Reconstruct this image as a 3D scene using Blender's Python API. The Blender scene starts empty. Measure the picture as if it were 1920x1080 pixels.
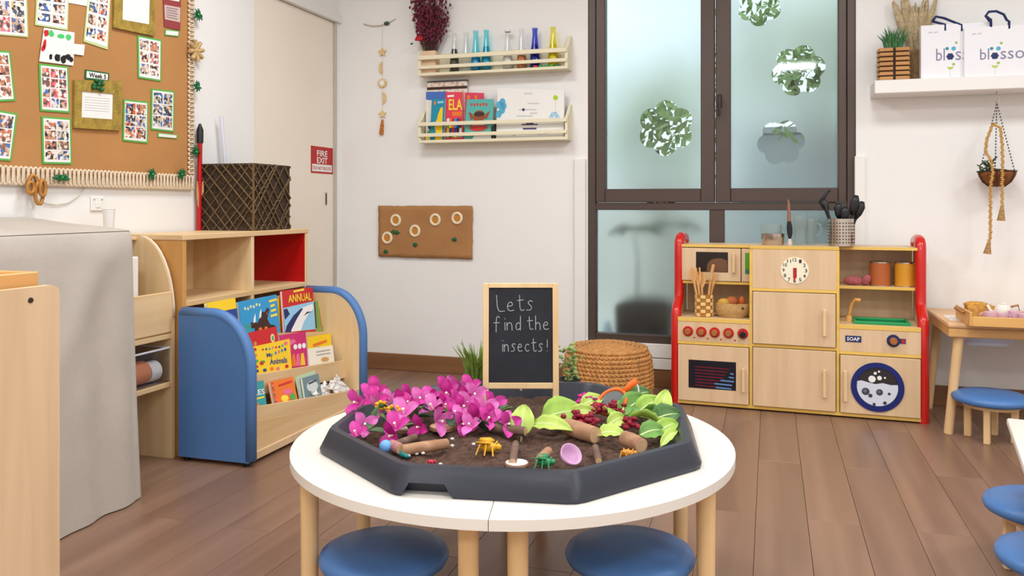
import bpy, bmesh, math, random
from mathutils import Vector as V, Matrix

# ------------------------------------------------------------------ camera, world, lights, exposure
scene = bpy.context.scene
COL = scene.collection
PI = math.pi
F, CX, CY, H = 1550.0, 960.0, 385.0, 1.0
TH = math.radians(17.35)
FW = V((-math.sin(TH), math.cos(TH), 0)); RT = V((math.cos(TH), math.sin(TH), 0)); UP = V((0, 0, 1))
CAM = V((0, 0, H))
cam_d = bpy.data.cameras.new('camera'); cam = bpy.data.objects.new('camera', cam_d); COL.objects.link(cam)
cam.location = CAM; cam.rotation_euler = (PI / 2, 0, TH)
cam_d.sensor_width = 36; cam_d.lens = 36 * F / 1920; cam_d.shift_y = -(540 - CY) / 1920
cam_d.clip_start = .05; cam_d.clip_end = 200
scene.camera = cam

world = bpy.data.worlds.new('world'); scene.world = world; world.use_nodes = True
bg = world.node_tree.nodes['Background']; bg.inputs[0].default_value = (.80, .91, 1, 1); bg.inputs[1].default_value = 1.22

ROOM_X0, ROOM_X1, ROOM_Y0, ROOM_Y1, ROOM_Z = -2.56, 3.1, -2.6, 4.59, 2.75
PANELS = [(x, y) for x in (-1.5, .25, 2.0) for y in (-1.5, .6, 2.7)]
for i, (x, y) in enumerate(PANELS):
    ld = bpy.data.lights.new('panel_light', 'AREA'); ld.shape = 'SQUARE'; ld.size = .56; ld.energy = 24.3
    ld.color = (.965, .985, 1)
    lo = bpy.data.objects.new('panel_light', ld); COL.objects.link(lo); lo.location = (x, y, ROOM_Z - .035)

vs = scene.view_settings
vs.view_transform = 'Standard'; vs.look = 'None'; vs.exposure = 0.0; vs.gamma = 1.0; vs.use_curve_mapping = False

# ------------------------------------------------------------------ pixel rays
def ray(px, py): return FW + RT * ((px - CX) / F) + UP * ((CY - py) / F)
def atX(px, py, X): r = ray(px, py); return CAM + r * (X / r.x)
def atY(px, py, Y): r = ray(px, py); return CAM + r * (Y / r.y)
def atZ(px, py, z): r = ray(px, py); return CAM + r * ((z - H) / r.z)
def atD(px, py, d): return CAM + ray(px, py) * d

# ------------------------------------------------------------------ materials
def lin(c): c /= 255.0; return c / 12.92 if c <= .04045 else ((c + .055) / 1.055) ** 2.4
def S(r, g, b): return (lin(r), lin(g), lin(b), 1)
_m = {}
def mat(name, col, rough=.55, metal=0, noise=None, bump=None, spec=.5, coat=0, trans=0, ior=1.45, emit=0, alpha=1):
    if name in _m: return _m[name]
    m = bpy.data.materials.new(name); m.use_nodes = True; _m[name] = m
    nt = m.node_tree; b = nt.nodes['Principled BSDF']; I = b.inputs
    I['Base Color'].default_value = col; I['Roughness'].default_value = rough; I['Metallic'].default_value = metal
    I['Specular IOR Level'].default_value = spec; I['Coat Weight'].default_value = coat
    I['Transmission Weight'].default_value = trans; I['IOR'].default_value = ior; I['Alpha'].default_value = alpha
    if emit: I['Emission Color'].default_value = col; I['Emission Strength'].default_value = emit
    if noise or bump:
        tc = nt.nodes.new('ShaderNodeTexCoord')
    if noise:
        n = nt.nodes.new('ShaderNodeTexNoise'); n.inputs['Scale'].default_value = noise[0]; n.inputs['Detail'].default_value = 4
        nt.links.new(tc.outputs['Object'], n.inputs['Vector'])
        r = nt.nodes.new('ShaderNodeValToRGB'); a = noise[1]
        r.color_ramp.elements[0].position = .3; r.color_ramp.elements[1].position = .7
        r.color_ramp.elements[0].color = tuple(max(0, c * (1 - a)) for c in col[:3]) + (1,)
        r.color_ramp.elements[1].color = tuple(min(1, c * (1 + a)) for c in col[:3]) + (1,)
        nt.links.new(n.outputs['Fac'], r.inputs[0]); nt.links.new(r.outputs[0], I['Base Color'])
    if bump:
        n = nt.nodes.new('ShaderNodeTexNoise'); n.inputs['Scale'].default_value = bump[0]; n.inputs['Detail'].default_value = 3
        nt.links.new(tc.outputs['Object'], n.inputs['Vector'])
        bp = nt.nodes.new('ShaderNodeBump'); bp.inputs['Strength'].default_value = bump[1]; bp.inputs['Distance'].default_value = .01
        nt.links.new(n.outputs['Fac'], bp.inputs['Height']); nt.links.new(bp.outputs[0], I['Normal'])
    return m
def wood(name, c1, c2, axis='x', scale=14, rough=.45, stretch=.07, coat=0):
    if name in _m: return _m[name]
    m = bpy.data.materials.new(name); m.use_nodes = True; _m[name] = m
    nt = m.node_tree; b = nt.nodes['Principled BSDF']; b.inputs['Roughness'].default_value = rough; b.inputs['Coat Weight'].default_value = coat
    tc = nt.nodes.new('ShaderNodeTexCoord'); mp = nt.nodes.new('ShaderNodeMapping')
    mp.inputs['Scale'].default_value = tuple(stretch if axis == a else 1 for a in 'xyz')
    n = nt.nodes.new('ShaderNodeTexNoise'); n.inputs['Scale'].default_value = scale; n.inputs['Detail'].default_value = 6; n.inputs['Distortion'].default_value = .6
    r = nt.nodes.new('ShaderNodeValToRGB'); e = r.color_ramp.elements
    e[0].position = .32; e[1].position = .68; e[0].color = c1; e[1].color = c2
    oi = nt.nodes.new('ShaderNodeObjectInfo'); ad = nt.nodes.new('ShaderNodeVectorMath'); ad.operation = 'ADD'
    ml = nt.nodes.new('ShaderNodeMath'); ml.operation = 'MULTIPLY'; ml.inputs[1].default_value = 20
    nt.links.new(oi.outputs['Random'], ml.inputs[0]); nt.links.new(tc.outputs['Object'], ad.inputs[0]); nt.links.new(ml.outputs[0], ad.inputs[1])
    nt.links.new(ad.outputs[0], mp.inputs[0]); nt.links.new(mp.outputs[0], n.inputs['Vector'])
    nt.links.new(n.outputs['Fac'], r.inputs[0]); nt.links.new(r.outputs[0], b.inputs['Base Color'])
    return m
def patchy(name, cols, scale=40, rough=.4, seed=0.0):
    """printed picture: cells of flat colour"""
    if name in _m: return _m[name]
    m = bpy.data.materials.new(name); m.use_nodes = True; _m[name] = m
    nt = m.node_tree; b = nt.nodes['Principled BSDF']; b.inputs['Roughness'].default_value = rough
    tc = nt.nodes.new('ShaderNodeTexCoord'); mp = nt.nodes.new('ShaderNodeMapping'); mp.inputs['Location'].default_value = (seed, seed * 1.7, seed * .6)
    nz = nt.nodes.new('ShaderNodeTexNoise'); nz.inputs['Scale'].default_value = scale * .8
    ad = nt.nodes.new('ShaderNodeVectorMath'); ad.operation = 'MULTIPLY_ADD'; ad.inputs[1].default_value = (.6 / scale,) * 3
    vo = nt.nodes.new('ShaderNodeTexVoronoi'); vo.inputs['Scale'].default_value = scale
    sp = nt.nodes.new('ShaderNodeSeparateColor')
    r = nt.nodes.new('ShaderNodeValToRGB'); r.color_ramp.interpolation = 'CONSTANT'; e = r.color_ramp.elements
    while len(e) < len(cols): e.new(1)
    for i, c in enumerate(cols): e[i].position = i / len(cols); e[i].color = c
    oi = nt.nodes.new('ShaderNodeObjectInfo'); rl = nt.nodes.new('ShaderNodeVectorMath'); rl.operation = 'SCALE'; rl.inputs[0].default_value = (17, 31, 23)
    rs_ = nt.nodes.new('ShaderNodeVectorMath'); rs_.operation = 'ADD'
    nt.links.new(oi.outputs['Random'], rl.inputs['Scale']); nt.links.new(tc.outputs['Object'], rs_.inputs[0]); nt.links.new(rl.outputs[0], rs_.inputs[1])
    nt.links.new(rs_.outputs[0], mp.inputs[0]); nt.links.new(mp.outputs[0], nz.inputs['Vector'])
    nt.links.new(nz.outputs['Color'], ad.inputs[0]); nt.links.new(mp.outputs[0], ad.inputs[2])
    nt.links.new(ad.outputs[0], vo.inputs['Vector']); nt.links.new(vo.outputs['Color'], sp.inputs[0])
    nt.links.new(sp.outputs[0], r.inputs[0]); nt.links.new(r.outputs[0], b.inputs['Base Color'])
    return m

WALL = mat('wall_paint', S(240, 239, 237), .75, noise=(1.2, .015), bump=(180, .03))
WHITE = mat('white_paint', S(238, 236, 232), .5)
PAPER = mat('white_paper', S(240, 238, 234), .8, noise=(60, .03))
BEECH = wood('beech', S(222, 186, 132), S(236, 206, 156), 'x')
BEECHZ = wood('beech_z', S(222, 188, 138), S(238, 210, 164), 'z')
BEECHY = wood('beech_y', S(220, 184, 134), S(236, 206, 160), 'y')
PALE = wood('pale_laminate', S(217, 185, 146), S(229, 199, 161), 'z', 20)
PALEX = wood('pale_laminate_x', S(217, 185, 146), S(229, 199, 161), 'x', 20)
YEDGE = wood('yellow_edge', S(228, 186, 84), S(240, 202, 108), 'x', 20)
ORANGEW = wood('orange_wood', S(202, 146, 78), S(218, 164, 96), 'z', 10)
REDP = mat('red_lacquer', S(206, 26, 18), .28, coat=.4)
REDM = mat('red_laminate', S(186, 8, 14), .4)
BLUEP = mat('blue_plastic', S(84, 128, 186), .42, noise=(5, .03))
BLUEV = mat('blue_vinyl', S(78, 124, 184), .38, bump=(60, .05))
DARKM = mat('dark_bronze', S(84, 70, 64), .42, metal=.3)
BLACKP = mat('black_plastic', S(24, 24, 26), .4)
STEEL = mat('steel', S(200, 190, 178), .22, metal=1)
ROPE = mat('cotton_rope', S(232, 212, 184), .9, noise=(120, .12), bump=(220, .5))
JUTE = mat('jute', S(206, 160, 92), .9, noise=(90, .2), bump=(200, .5))
GREEN = mat('leaf_green', S(70, 120, 52), .55, noise=(30, .3))
DGREEN = mat('dark_green', S(26, 100, 56), .6, noise=(40, .3))
SOIL = mat('soil', S(86, 62, 50), .95, noise=(70, .5), bump=(120, 1))
TRAYP = mat('black_tray_plastic', S(44, 47, 58), .36)
CREAM = mat('cream_paint', S(234, 226, 196), .5)
def clear_glass(name, tint=(.97, 1, .99, 1), gl=.10):
    if name in _m: return _m[name]
    m = bpy.data.materials.new(name); m.use_nodes = True; _m[name] = m
    nt = m.node_tree; nt.nodes.clear(); o = nt.nodes.new('ShaderNodeOutputMaterial')
    t = nt.nodes.new('ShaderNodeBsdfTransparent'); t.inputs[0].default_value = tint
    g = nt.nodes.new('ShaderNodeBsdfGlossy'); g.inputs['Roughness'].default_value = .04
    mx = nt.nodes.new('ShaderNodeMixShader'); lw = nt.nodes.new('ShaderNodeLayerWeight'); lw.inputs[0].default_value = .5
    fr = nt.nodes.new('ShaderNodeMath'); fr.operation = 'MULTIPLY_ADD'; fr.inputs[1].default_value = .45; fr.inputs[2].default_value = .03; pw_ = nt.nodes.new('ShaderNodeMath'); pw_.operation = 'POWER'; pw_.inputs[1].default_value = 3.5
    nt.links.new(lw.outputs['Facing'], pw_.inputs[0]); nt.links.new(pw_.outputs[0], fr.inputs[0])
    nt.links.new(fr.outputs[0], mx.inputs[0]); nt.links.new(t.outputs[0], mx.inputs[1]); nt.links.new(g.outputs[0], mx.inputs[2])
    nt.links.new(mx.outputs[0], o.inputs[0]); return m
GLASS = clear_glass('clear_glass')

# ------------------------------------------------------------------ mesh builder
class MB:
    def __init__(s): s.bm = bmesh.new()
    def add(s, vs, fs):
        v = [s.bm.verts.new(p) for p in vs]
        for f in fs:
            try: s.bm.faces.new([v[i] for i in f])
            except ValueError: pass
        return v
    def box(s, lo, hi, bev=0, seg=1, Mx=None):
        x0, y0, z0 = lo; x1, y1, z1 = hi
        P = [(x0, y0, z0), (x1, y0, z0), (x1, y1, z0), (x0, y1, z0), (x0, y0, z1), (x1, y0, z1), (x1, y1, z1), (x0, y1, z1)]
        v = s.add(P, [(0, 3, 2, 1), (4, 5, 6, 7), (0, 1, 5, 4), (1, 2, 6, 5), (2, 3, 7, 6), (3, 0, 4, 7)])
        if bev:
            es = list({e for q in v for e in q.link_edges})
            r = bmesh.ops.bevel(s.bm, geom=es, offset=bev, segments=seg, affect='EDGES', profile=.5)
            v = list({q for f in r['faces'] for q in f.verts} | {q for q in v if q.is_valid})
        if Mx is not None: bmesh.ops.transform(s.bm, matrix=Mx, verts=[q for q in v if q.is_valid])
        return s
    def tube(s, pts, r, seg=8, closed=False, caps=True, flat=None):
        pts = [V(p) for p in pts]; n = len(pts)
        rs = r if isinstance(r, (list, tuple)) else [r] * n
        rings = []; up = None
        for i, p in enumerate(pts):
            a = pts[(i - 1) % n] if (closed or i) else p; b = pts[(i + 1) % n] if (closed or i < n - 1) else p
            t = (b - a); t = t.normalized() if t.length > 1e-9 else V((0, 0, 1))
            if up is None:
                up = V((0, 0, 1)) if abs(t.z) < .9 else V((1, 0, 0))
            u = (up - t * up.dot(t)); u = u.normalized() if u.length > 1e-6 else t.orthogonal().normalized()
            up = u; w = t.cross(u)
            k = flat if flat else 1
            rings.append([s.bm.verts.new(p + (u * math.cos(2 * PI * j / seg) + w * math.sin(2 * PI * j / seg) * k) * rs[i]) for j in range(seg)])
        m = n if closed else n - 1
        for i in range(m):
            A, B = rings[i], rings[(i + 1) % n]
            for j in range(seg):
                s.bm.faces.new((A[j], A[(j + 1) % seg], B[(j + 1) % seg], B[j]))
        if caps and not closed:
            s.bm.faces.new(rings[0][::-1]); s.bm.faces.new(rings[-1])
        return s
    def cyl(s, p0, p1, r0, r1=None, seg=16): return s.tube([p0, p1], [r0, r0 if r1 is None else r1], seg)
    def lathe(s, prof, seg=24, c=(0, 0, 0), Mx=None, wob=None):
        c = V(c); rings = []
        for k, (r, z) in enumerate(prof):
            if r < 1e-6: rings.append([s.bm.verts.new(c + V((0, 0, z)))])
            else: rings.append([s.bm.verts.new(c + V((math.cos(2 * PI * j / seg) * r * (wob(k, j) if wob else 1), math.sin(2 * PI * j / seg) * r * (wob(k, j) if wob else 1), z))) for j in range(seg)])
        for A, B in zip(rings, rings[1:]):
            if len(A) == 1 and len(B) == 1: continue
            for j in range(seg):
                k = (j + 1) % seg
                if len(A) == 1: s.bm.faces.new((A[0], B[k], B[j]))
                elif len(B) == 1: s.bm.faces.new((A[j], A[k], B[0]))
                else: s.bm.faces.new((A[j], A[k], B[k], B[j]))
        if Mx is not None: bmesh.ops.transform(s.bm, matrix=Mx, verts=[v for r in rings for v in r])
        return s
    def ball(s, c, r, sc=(1, 1, 1), sub=2, Mx=None):
        q = bmesh.ops.create_icosphere(s.bm, subdivisions=sub, radius=r)['verts']
        m = Matrix.Translation(V(c)) @ (Mx.to_4x4() if Mx is not None else Matrix()) @ Matrix.Diagonal((*sc, 1))
        bmesh.ops.transform(s.bm, matrix=m, verts=q); return s
    def prism(s, poly, O, U, W, N, th):
        """2-D polygon in frame O,U,W extruded by th along N"""
        O, U, W, N = V(O), V(U), V(W), V(N); n = len(poly)
        a = [s.bm.verts.new(O + U * p[0] + W * p[1]) for p in poly]; b = [s.bm.verts.new(v.co + N * th) for v in a]
        s.bm.faces.new(a[::-1]); s.bm.faces.new(b)
        for i in range(n): s.bm.faces.new((a[i], a[(i + 1) % n], b[(i + 1) % n], b[i]))
        return s
    def xf(s, Mx): bmesh.ops.transform(s.bm, matrix=Mx, verts=s.bm.verts[:]); return s

WM = {}; LOCAL = set()
def obj(name, mb, m, parent=None, smooth=False, local=None, origin=None):
    me = bpy.data.meshes.new(name)
    if isinstance(mb, MB):
        bmesh.ops.recalc_face_normals(mb.bm, faces=mb.bm.faces[:]); mb.bm.to_mesh(me); mb.bm.free()
    else:
        me.from_pydata(mb[0], [], mb[1]); me.update()
    if len(me.vertices):
        xs = [v.co for v in me.vertices]
        o = origin or V(((min(p.x for p in xs) + max(p.x for p in xs)) / 2, (min(p.y for p in xs) + max(p.y for p in xs)) / 2, min(p.z for p in xs)))
        me.transform(Matrix.Translation(-V(o)))
    else: o = V((0, 0, 0))
    if smooth:
        me.polygons.foreach_set('use_smooth', [True] * len(me.polygons))
        if smooth != 'all': me.set_sharp_from_angle(angle=math.radians(38))
    me.materials.append(m)
    ob = bpy.data.objects.new(name, me); COL.objects.link(ob)
    ob.location = o
    if parent is not None:
        ob.parent = parent
        par_local = (parent in LOCAL) if local is None else local
        if not par_local: ob.matrix_parent_inverse = WM[parent].inverted()
        WM[ob] = (WM[parent] @ Matrix.Translation(o)) if par_local else Matrix.Translation(o)
        if par_local and False: pass
    else: WM[ob] = Matrix.Translation(o)
    return ob
def tag(o, label, cat, group=None):
    o['label'] = label; o['category'] = cat
    if group: o['group'] = group
    return o
def thing(name, label, cat, loc, rotz=0, group=None, local=False):
    o = bpy.data.objects.new(name, None); COL.objects.link(o); o.empty_display_size = .1
    o.location = loc; o.rotation_euler = (0, 0, rotz)
    WM[o] = Matrix.Translation(V(loc)) @ Matrix.Rotation(rotz, 4, 'Z')
    if local: LOCAL.add(o)
    return tag(o, label, cat, group)
def struct(o): o['kind'] = 'structure'; return o
def copy_tree(o, parent=None):
    c = o.copy(); COL.objects.link(c)
    if parent is not None: c.parent = parent
    for ch in list(o.children): copy_tree(ch, c)
    return c
def place(o, loc, rotz=0, label=None):
    o.location = loc; o.rotation_euler = (0, 0, rotz)
    if label: o['label'] = label
    return o

# quads given by four world corners TL TR BR BL
def bil(c, u, v): return c[0] * ((1 - u) * (1 - v)) + c[1] * (u * (1 - v)) + c[2] * (u * v) + c[3] * ((1 - u) * v)
def qn(c): return (c[3] - c[0]).cross(c[1] - c[0]).normalized()
def qslab(c, th, off=0, mb=None, u0=0, v0=0, u1=1, v1=1):
    mb = mb or MB(); n = qn(c)
    f = [bil(c, u0, v0) + n * off, bil(c, u1, v0) + n * off, bil(c, u1, v1) + n * off, bil(c, u0, v1) + n * off]
    b = [p - n * th for p in f]
    mb.add(f + b, [(3, 2, 1, 0), (4, 5, 6, 7), (0, 1, 5, 4), (1, 2, 6, 5), (2, 3, 7, 6), (3, 0, 4, 7)])
    return mb
def text_geo(body, bold=False):
    cu = bpy.data.curves.new('t', 'FONT'); cu.body = body; cu.resolution_u = 2
    if bold: cu.offset = .018
    t = bpy.data.objects.new('t', cu); COL.objects.link(t)
    dg = bpy.context.evaluated_depsgraph_get(); me = bpy.data.meshes.new_from_object(t.evaluated_get(dg))
    vs_ = [v.co.copy() for v in me.vertices]; fs = [tuple(p.vertices) for p in me.polygons]
    bpy.data.objects.remove(t); bpy.data.curves.remove(cu); bpy.data.meshes.remove(me)
    x0 = min(p.x for p in vs_); x1 = max(p.x for p in vs_); y0 = min(p.y for p in vs_); y1 = max(p.y for p in vs_)
    return [((p.x - x0) / (x1 - x0), (p.y - y0) / (y1 - y0)) for p in vs_], fs
def qtext(name, body, c, u0, v0, u1, v1, m, parent, off=.001, bold=False):
    uv, fs = text_geo(body, bold); n = qn(c)
    return obj(name, ([bil(c, u0 + (u1 - u0) * a, v1 + (v0 - v1) * b) + n * off for a, b in uv], fs), m, parent)
def qpoly(name, pts, c, m, parent, off=.001, th=.0006):
    n = qn(c); P = [bil(c, u, v) + n * off for u, v in pts]; Q = [p - n * th for p in P]; k = len(P)
    return obj(name, (P + Q, [tuple(range(k))[::-1], tuple(range(k, 2 * k))] + [(i, (i + 1) % k, (i + 1) % k + k, i + k) for i in range(k)]), m, parent)
def disc(u, v, ru, rv=None, n=16): rv = rv or ru; return [(u + ru * math.cos(2 * PI * i / n), v + rv * math.sin(2 * PI * i / n)) for i in range(n)]
def quad_px(pts, fn): return [fn(*p) for p in pts]
# ================================================================== the setting
rnd = random.Random(7)
X0, X1, Y0, Y1, ZC = ROOM_X0, ROOM_X1, ROOM_Y0, ROOM_Y1, ROOM_Z
FLOORW = wood('floor_oak', S(124, 94, 76), S(150, 117, 96), 'y', 9, .34, .05)
floor = struct(obj('floor', MB().box((X0 - .15, Y0 - .15, -.12), (X1 + .15, Y1 + .22, -.006)), mat('floor_underlay', S(70, 52, 42), .8)))
nrow, ncol = 36, 6
pw, pl = (X1 - X0) / nrow, (Y1 - Y0) / ncol
def plank_mesh(l):
    return MB().box((-pw / 2 + .0006, -l / 2 + .0006, -.006), (pw / 2 - .0006, l / 2 - .0006, 0), .0008)
full = obj('plank', plank_mesh(pl), FLOORW, floor); half = obj('plank', plank_mesh(pl / 2), FLOORW, floor)
first = {pl: full, pl / 2: half}; used = set()
for r in range(nrow):
    y = Y0; seq = [pl] * ncol if r % 2 == 0 else [pl / 2] + [pl] * (ncol - 1) + [pl / 2]
    for l in seq:
        p = first[l]
        if l in used: p = first[l].copy(); COL.objects.link(p)
        used.add(l); p.location = (X0 + (r + .5) * pw, y + l / 2, -.006); y += l
ceil = struct(obj('ceiling', MB().box((X0 - .15, Y0 - .15, ZC), (X1 + .15, Y1 + .22, ZC + .1)), WHITE))
for (x, y) in PANELS:
    t = thing('ceiling_light', 'square white LED panel set in the ceiling', 'ceiling light', (x, y, ZC), group='LED panels in the ceiling')
    f = MB()
    for a in (0, 1):
        for sgn in (-1, 1):
            lo = [x - .31, y - .31, ZC - .03]; hi = [x + .31, y + .31, ZC]
            if sgn < 0: hi[a] = lo[a] + .02
            else: lo[a] = hi[a] - .02
            f.box(lo, hi)
    obj('frame', f, WHITE, t)
    obj('diffuser', MB().box((x - .29, y - .29, ZC - .012), (x + .29, y + .29, ZC - .004)), mat('diffuser', S(245, 245, 240), .6), t)

# window opening
WX0, WX1 = atY(1102, 385, Y1).x, atY(1605, 385, Y1).x
WZ0, WZ1 = .235, 2.42
wb = MB()
wb.box((X0 - .15, Y1, -.006), (WX0, Y1 + .2, ZC)); wb.box((WX1, Y1, -.006), (X1 + .15, Y1 + .2, ZC))
wb.box((WX0, Y1, -.006), (WX1, Y1 + .2, WZ0)); wb.box((WX0, Y1, WZ1), (WX1, Y1 + .2, ZC))
struct(obj('wall_back', wb, WALL))
DY0, DY1, DZ = atX(476, 300, X0).y, atX(629, 300, X0).y, 2.13
wl = MB()
wl.box((X0 - .12, Y0, -.006), (X0, DY0, ZC)); wl.box((X0 - .12, DY1, -.006), (X0, Y1, ZC)); wl.box((X0 - .12, DY0, DZ), (X0, DY1, ZC))
struct(obj('wall_left', wl, WALL))
struct(obj('wall_right', MB().box((X1, Y0, -.006), (X1 + .12, Y1, ZC)), WALL))
struct(obj('wall_front', MB().box((X0 - .12, Y0 - .12, -.006), (X1 + .12, Y0, ZC)), WALL))
BASEW = wood('baseboard_oak', S(122, 84, 52), S(142, 100, 66), 'x', 12, .4)
BASEWY = wood('baseboard_oak_y', S(122, 84, 52), S(142, 100, 66), 'y', 12, .4)
struct(obj('baseboard_back', MB().box((X0, Y1 - .014, 0), (X1, Y1, .1), .003), BASEW))
struct(obj('baseboard_left', MB().box((X0, Y0, 0), (X0 + .014, DY0 - .01, .1), .003), BASEWY))
# white boards under the window
tr = struct(obj('trim_1', MB().box((WX0, Y1 - .008, .1), (WX1, Y1, WZ0)), mat('trim_gap', S(150, 150, 156), .6)))
for z0, z1 in ((.1, .158), (.163, .238)):
    obj('board', MB().box((WX0 - .02, Y1 - .022, z0), (WX1 + .02, Y1 - .004, z1), .002), WHITE, tr)
# corner trunking either side of the window
for k, (pa, pb, yt) in enumerate(((1078, 1099, 298), (1602, 1622, 293))):
    a, b_ = atY(pa, yt, Y1), atY(pb, yt, Y1)
    struct(obj('trim_%d' % (k + 2), MB().box((a.x, Y1 - .02, .1), (b_.x, Y1, a.z), .003), WHITE))

# door in the left wall
door = struct(obj('door_1', MB().box((X0 - .06, DY0 + .004, 0.004), (X0 - .012, DY1 - .004, DZ - .004), .002), mat('door_laminate', S(244, 235, 219), .5, noise=(3, .015))))
hp = atX(611, 373, X0 - .012)
hb = MB().box((X0 - .014, hp.y - .014, hp.z - .04), (X0 - .010, hp.y + .014, hp.z + .04), .0015)
dh = obj('flush_handle', hb, STEEL, door)
obj('handle_recess', MB().box((X0 - .013, hp.y - .006, hp.z - .033), (X0 - .0092, hp.y + .006, hp.z + .033)), BLACKP, dh)
tm = MB().box((X0, DY0 - .02, DZ), (X0 + .02, Y1 - .001, DZ + .05), .003)
struct(obj('trim_4', tm, WHITE))
struct(obj('trim_5', MB().box((X0 - .012, DY1 - .004, .1), (X0 + .004, DY1 + .012, DZ), .001), mat('jamb_grey', S(196, 190, 178), .5)))

# window frame, sashes, panes
YF0, YF1 = 4.602, 4.664
wx = lambda px: atY(px, 385, YF0).x
wz = lambda px, py: atY(px, py, YF0).z
ZT1, ZT0 = wz(1345, 380), wz(1345, 394)
fr = MB()
fr.box((WX0, YF0, WZ0), (wx(1117), YF1, WZ1), .003); fr.box((wx(1588), YF0, WZ0), (WX1, YF1, WZ1), .003)
fr.box((wx(1117), YF0, WZ0), (wx(1588), YF1, wz(1200, 628)), .003); fr.box((wx(1117), YF0, WZ1 - .05), (wx(1588), YF1, WZ1), .003)
fr.box((wx(1117), YF0, ZT0), (wx(1588), YF1, ZT1), .003); fr.box((wx(1330), YF0, wz(1200, 628)), (wx(1358), YF1, ZT0), .003)
win = struct(obj('window_1', fr, DARKM))
ZU0 = wz(1225, 354)
def sash(a, b, c, d):
    f = MB(); z0, z1 = ZT1 + .002, WZ1 - .052
    f.box((wx(a), YF0 - .012, z0), (wx(c), YF1 - .004, z1), .004); f.box((wx(d), YF0 - .012, z0), (wx(b), YF1 - .004, z1), .004)
    f.box((wx(c), YF0 - .012, z0), (wx(d), YF1 - .004, ZU0), .004); f.box((wx(c), YF0 - .012, z1 - .07), (wx(d), YF1 - .004, z1), .004)
    return obj('sash', f, DARKM, win)
sl = sash(1118, 1340, 1135, 1314); sr = sash(1342, 1587, 1370, 1571)
hl = atY(1350, 190, YF0)
hm = MB().box((hl.x - .011, YF0 - .022, hl.z - .035), (hl.x + .011, YF0 - .012, hl.z + .035), .003)
hm.tube([(hl.x, YF0 - .022, hl.z + .015), (hl.x, YF0 - .05, hl.z + .015), (hl.x, YF0 - .055, hl.z - .01), (hl.x, YF0 - .055, hl.z - .085)], .008, 8)
obj('handle', hm, mat('handle_bronze', S(60, 46, 42), .35, metal=.5), sr, smooth=True)
def flower_loop(cx, cz, R, n=72, ph=0.0):
    a, b = .58 * R, .42 * R; out = []
    for i in range(n):
        t = 2 * PI * i / n; dl = (t - ph + PI / 6) % (PI / 3) - PI / 6
        rr = a * math.cos(dl) + math.sqrt(b * b - (a * math.sin(dl)) ** 2)
        out.append((cx + rr * math.cos(t), cz + rr * math.sin(t)))
    return out
def holed_plate(outer, holes, th):
    cu = bpy.data.curves.new('c', 'CURVE'); cu.dimensions = '2D'; cu.fill_mode = 'BOTH'; cu.extrude = th / 2
    for lp in [outer] + holes:
        sp = cu.splines.new('POLY'); sp.points.add(len(lp) - 1); sp.use_cyclic_u = True
        for p, q in zip(sp.points, lp): p.co = (q[0], q[1], 0, 1)
    o = bpy.data.objects.new('c', cu); COL.objects.link(o); dg = bpy.context.evaluated_depsgraph_get()
    me = bpy.data.meshes.new_from_object(o.evaluated_get(dg)); g = ([v.co.copy() for v in me.vertices], [tuple(p.vertices) for p in me.polygons])
    bpy.data.objects.remove(o); bpy.data.curves.remove(cu); bpy.data.meshes.remove(me); return g
FILM = mat('frosted_film', (.93, .975, .99, 1), .37, trans=1, ior=1.33)
def pane(x0, x1, z0, z1, flowers, parent):
    p = obj('pane', MB().box((x0 - .004, YF0 + .04, z0 - .004), (x1 + .004, YF0 + .0405, z1 + .004)), GLASS, parent)
    vs_, fs = holed_plate([(x0, z0), (x1, z0), (x1, z1), (x0, z1)], [flower_loop(atY(a, b, YF0 + .03).x, atY(a, b, YF0 + .03).z, r, ph=ph) for a, b, r, ph in flowers], .003)
    obj('frosted_film', ([(v.x, YF0 + .034 + v.z, v.y) for v in vs_], fs), FILM, p)
zt = WZ1 - .13
pane(wx(1135), wx(1314), ZU0, zt, [(1248, 240, .155, .5)], sl)
pane(wx(1370), wx(1571), ZU0, zt, [(1497, 132, .137, .2), (1464, 267, .122, .1), (1424, 8, .118, .5)], sr)
pane(wx(1118), wx(1330), wz(1200, 627), ZT0, [], win); pane(wx(1358), wx(1588), wz(1200, 627), ZT0, [], win)

# ------------------------------------------------------------------ outside
struct(obj('ground', MB().box((-12, Y1 + .22, -.2), (14, 22, -.12)), mat('paving', S(232, 228, 216), .9, noise=(2, .06))))
tag(obj('garden_shed', MB().box((-.35, 9.4, -.12), (4.5, 9.9, 1.78), .02).prism([(0, 0), (5.05, 0), (5.05, .06), (0, .06)], (-.45, 9.3, 1.78), (1, 0, 0), (0, 0, 1), (0, 1, 0), .7), mat('shed_grey', S(168, 176, 180), .8, noise=(2, .1))), 'grey flat-roofed garden shed beyond the right sash', 'shed')
tag(obj('garden_wall', MB().box((-12, 10.0, -.12), (14, 10.2, 1.25), .02), mat('render_wall', S(226, 224, 216), .9, noise=(1, .06))), 'low pale rendered garden wall beyond the window', 'garden wall')
def foliage(c, r, n, size, seed, flat=1.0):
    g = random.Random(seed); vs_, fs = [], []
    for i in range(n):
        d = V((g.gauss(0, 1), g.gauss(0, 1), g.gauss(0, 1))).normalized() * (g.random() ** .5)
        p = V(c) + V((d.x * r[0], d.y * r[1], d.z * r[2])); a = V((g.uniform(-1, 1), g.uniform(-1, 1), g.uniform(-1, 1))).normalized(); b = a.orthogonal().normalized()
        s = size * g.uniform(.6, 1.3); k = len(vs_)
        vs_ += [p - a * s, p + b * s * .45, p + a * s, p - b * s * .45]; fs.append((k, k + 1, k + 2, k + 3))
    return vs_, fs
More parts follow.
